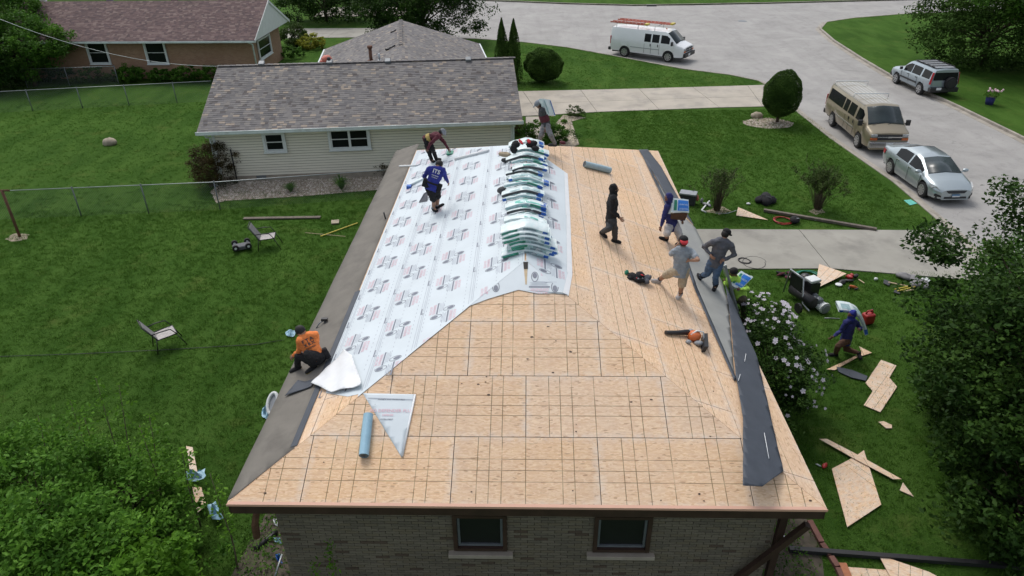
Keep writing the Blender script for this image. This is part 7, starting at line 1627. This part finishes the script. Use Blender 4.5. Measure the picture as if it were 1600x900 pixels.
# compressor with a white bag
p = G(1257, 478); t = thing('compressor', 'black wheeled compressor with white frame parts on the lawn', 'compressor', tuple(p))
mb = MB(); mb.tube([(-.25, .55, .3), (.12, -.35, .3)], .17, 14); mb.build('tank', MATS['plastic_black'], t); mb = MB(); mb.box((.15, .25, .55), (.36, .42, .38), Euler((0, 0, .4)).to_matrix()); mb.ell((.12, .65, .6), (.2, .2, .18)); mb.build('engine', MATS['black_metal'], t)
mb = MB(); mb.box((.17, .22, .82), (.38, .34, .1), Euler((0, 0, .4)).to_matrix()); bevel(mb.build('fuel_tank', MATS['white_paint'], t), .03)
mb = MB(); mb.tube([(-.45, .7, .1), (-.4, .62, .95), (-.2, .05, .95), (-.12, -.1, .15), (-.05, -.5, .12)], .028, 8); mb.build('frame', MATS['galvanised'], t); mb = MB(); mb.prism([(-.36, .6, .3), (-.36, .6, .88), (-.18, .08, .88), (-.18, .08, .3)], (.03, .01, 0)); mb.build('side_panel', MATS['plastic_black'], t)
mb = MB(); [mb.tube([(x, y, .16), (x+.07, y+.02, .16)], .16, 14, smooth=False) for x, y in ((.25, -.25), (-.38, -.4))]; mb.build('wheel', MATS['rubber'], t); mb = MB(); [mb.ell((.15+random.uniform(-.1, .2), -.1+random.uniform(-.2, .2), .35), .1, jit=.15, n=8, k=6) for _ in range(5)]; mb.build('pump', MATS['metal_grey'], t)
p = G(1279, 486); t = thing('white_bucket', 'white bucket lying on its side with rolled paper beside the compressor', 'bucket', tuple(p)); mb = MB(); mb.tube([(-.1, .42, .16), (.12, -.15, .17)], [.13, .17], 16); mb.build('pail', MATS['white_paint'], t); mb = MB(); mb.tube([(.12, -.15, .17), (.135, -.19, .17)], .135, 16); mb.build('opening', MATS['plastic_grey'], t); mb = MB(); mb.tube([(.1, -.1, .18), (.115, -.14, .175)], .185, 16); mb.build('rim', MATS['white_paint'], t)
mb = MB(); mb.tube([G(1288, 497, .02), G(1296, 497, .02), G(1312, 498, .02)], .016, 6); label_mesh(mb, 'hose', MATS['galvanised'], 'grey air hose running from the bucket towards the walking man', 'hose')
# red fuel can
p = G(1354, 505); t = thing('fuel_can', 'red plastic fuel can standing behind the man on the lawn', 'fuel can', tuple(p), .3); mb = MB(); mb.box((0, 0, .18), (.34, .26, .34)); bevel(mb.build('can', MATS['red_plastic'], t), .06, 3); mb = MB(); mb.tube([(-.12, 0, .35), (-.08, 0, .44), (.08, 0, .44), (.12, 0, .35)], .025, 8); mb.build('handle', MATS['red_plastic'], t); mb = MB(); mb.tube([(.12, .05, .34), (.16, .08, .42)], .03, 8); mb.build('spout', MATS['plastic_black'], t)
mb = MB(); q = [G(x, y) for x, y in ((1306, 575), (1330, 580), (1355, 590), (1352, 597), (1330, 592), (1310, 583))]; mb.prism([v+uz*.03 for v in q], (0, 0, .02)); label_mesh(mb, 'felt_scrap', MATS['felt_dark'], 'dark folded felt scrap tucked beside the z-shaped board', 'felt')
# garden chairs
def chair(label, p, rz):
    t = thing('garden_chair', label, 'chair', tuple(p), rz, 'garden chairs on the lawn')
    mb = MB(); mb.prism([(-.25, -.24, .40), (.26, -.24, .45), (.26, .24, .45), (-.25, .24, .40)], (0, 0, .012)); mb.build('seat', MATS['cloth_offwhite'], t)
    mb = MB(); mb.prism([(-.25, -.23, .42), (-.25, .23, .42), (-.52, .23, .92), (-.52, -.23, .92)], (.012, 0, .008)); mb.build('backrest', MATS['cloth_dust'], t)
    for sd in (1, -1):
        y = .26*sd
        mb = MB(); mb.tube([(-.55, y, .95), (-.26, y, .42), (.27, y, .45)], .017, 6); mb.build('side_frame', MATS['black_metal'], t)
        mb = MB(); mb.tube([(.22, y, .45), (.25, y, .62), (.30, y*1.02, .45), (.42, y*1.08, .0)] if False else [(.24, y, .46), (.44, y*1.08, 0)], .015, 6); mb.build('leg', MATS['black_metal'], t)
        mb = MB(); mb.tube([(-.28, y, .45), (-.36, y*1.08, 0)], .015, 6); mb.build('leg', MATS['black_metal'], t)
        mb = MB(); mb.tube([(-.38, y, .64), (-.15, y*1.1, .67), (.12, y*1.1, .66), (.25, y, .46)], .016, 6); mb.build('armrest', MATS['black_metal'], t)
    mb = MB(); mb.tube([(-.55, -.26, .95), (-.55, .26, .95)], .015, 6); mb.tube([(.27, -.26, .45), (.27, .26, .45)], .015, 6); mb.build('cross_bar', MATS['black_metal'], t)
chair('garden chair alone in the middle of the left lawn, nearer the camera', G(256, 543)+Vector((.1, .1, 0)), math.radians(38)); chair('garden chair beside the upturned wagon and the plank, farther away', G(424, 388)+Vector((-.1, .1, 0)), math.radians(12))
p = G(379, 390); t = thing('toy_wagon', 'small dark wagon lying upturned with wheels showing beside the far chair', 'wagon', tuple(p), math.radians(25)); mb = MB(); mb.box((0, 0, .13), (.62, .34, .16)); bevel(mb.build('tray', MATS['cloth_greyblue'], t), .05, 3)
for x in (-.22, .22):
    for y in (-.22, .22):
        mb = MB(); mb.tube([(x, y-.04, .2), (x, y+.04, .2)], .11, 16, smooth=False); wh = mb.build('wheel', MATS['rubber'], t); mb = MB(); mb.tube([(x, y-.046, .2), (x, y+.046, .2)], .045, 12, smooth=False); mb.build('hub', MATS['white_paint'], wh)
# wrappers and litter at the left side of the house
def film(label, pts, mat, h=.1, z=.03):
    c = sum((G(x, y) for x, y in pts), Vector((0, 0, 0)))/len(pts); mb = MB(c); n = len(pts); P = [G(x, y) for x, y in pts]; vs = [c+uz*(z+h)]
    for ring_ in (.35, .7, 1.0):
        for i in range(n*3):
            f = i/3; k = int(f); q = P[k].lerp(P[(k+1) % n], f-k); q = c.lerp(q, ring_*random.uniform(.85, 1.1)); vs.append(q+uz*(z+h*random.uniform(0, 1)*(1.1-ring_)))
    m_ = n*3; fs = [(0, 1+i, 1+(i+1) % m_) for i in range(m_)]+[(1+r_*m_+i, 1+(r_+1)*m_+i, 1+(r_+1)*m_+(i+1) % m_, 1+r_*m_+(i+1) % m_) for r_ in (0, 1) for i in range(m_)]
    mb.add(vs, fs); o = mb.build('plastic_wrapper', MATS[mat]); o.location = c; return tag(o, label, 'wrapper', 'wrappers dropped on the grass')
film('blue plastic wrapper on the lawn left of the crouching man', [(445, 522), (452, 516), (462, 518), (460, 528), (449, 527)], 'roll_blue'); film('crumpled blue wrapper low beside the left eave', [(411, 640), (420, 632), (424, 645), (416, 658), (409, 652)], 'roll_blue', .2)
film('blue wrapper lying over the pale board in the bushes', [(293, 752), (310, 757), (325, 748), (326, 765), (305, 770), (294, 762)], 'roll_blue', .2, .3); film('second blue wrapper further down in the bushes', [(326, 800), (340, 795), (352, 820), (335, 825)], 'roll_blue', .25, .2)
film('white crumpled wrapper among the weeds at the wall corner', [(427, 812), (435, 812), (434, 824), (428, 822)], 'paper_white', .1); film('pale blue wrapper by the dark post at the left wall corner', [(428, 842), (438, 842), (441, 852), (430, 848)], 'roll_blue', .1); film('violet blue wrapper under the left wall corner', [(430, 868), (438, 866), (442, 882), (434, 880)], 'print_blue', .1)
p = G(428, 640); t = thing('bucket_lid', 'large grey white ring leaning by the left eave', 'ring', tuple(p)); mb = MB(); mb.tube([(math.cos(a)*.12, math.sin(a)*.23, .2+.15*math.sin(a)) for a in [k*math.pi/10 for k in range(21)]], .045, 8); mb.build('rim', MATS['white_paint'], t); mb = MB(); mb.add([(math.cos(a)*.11, math.sin(a)*.22, .19+.14*math.sin(a)) for a in [k*math.pi/10 for k in range(20)]], [tuple(range(20))]); mb.build('inside', MATS['plastic_grey'], t)
mb = MB(); mb.tube([G(398, 858, .05), G(424, 838, .05), G(432, 830, .05)], .05, 6); label_mesh(mb, 'drain_pipe', MATS['plastic_black'], 'short black pipe in the weeds at the left wall corner', 'pipe')
mb = MB(); mb.tube([G(428, 905, .1), G(441, 866, .3)], .02, 6); label_mesh(mb, 'rod', MATS['galvanised'], 'thin grey rod leaning at the bottom of the left wall corner', 'rod')
leafmesh_o = leafmesh('weeds', np.array([[random.uniform(-.9, .4), random.uniform(-1.2, 3.2), random.uniform(.02, .18)] for _ in range(2600)]), .06, 'leaf_mid'); tag(leafmesh_o, 'low weeds beside the left wall corner', 'weeds', kind='stuff')
leafmesh_o = leafmesh('weeds', np.array([[random.uniform(9.2, 10.4), random.uniform(-1.2, 3.6), random.uniform(.02, .15)] for _ in range(2200)]), .06, 'leaf_mid'); tag(leafmesh_o, 'low weeds in the soil bed at the right front corner', 'weeds', kind='stuff')
mb = MB(); p = G(1287, 317); q = [G(x, y, .01) for x, y in ((1412, 313), (1423, 312), (1433, 318), (1422, 321))]; mb.prism(q, (0, 0, .01)); label_mesh(mb, 'utility_lid', MATS['print_mint'], 'pale green utility cover in the grass near the silver car', 'cover')
mb = MB(); p = G(1160, 33, -.096); mb.tube([p, p+uz*.008], .42, 20, smooth=False); label_mesh(mb, 'manhole_cover', MATS['metal_grey'], 'round iron manhole cover in the road at the junction', 'manhole cover')
mb = MB(); mb.box(G(1018, 8)+uz*-.03, (1.0, .3, .12)); o = label_mesh(mb, 'storm_drain', MATS['black_metal'], 'dark storm drain opening in the far kerb at the top', 'drain')
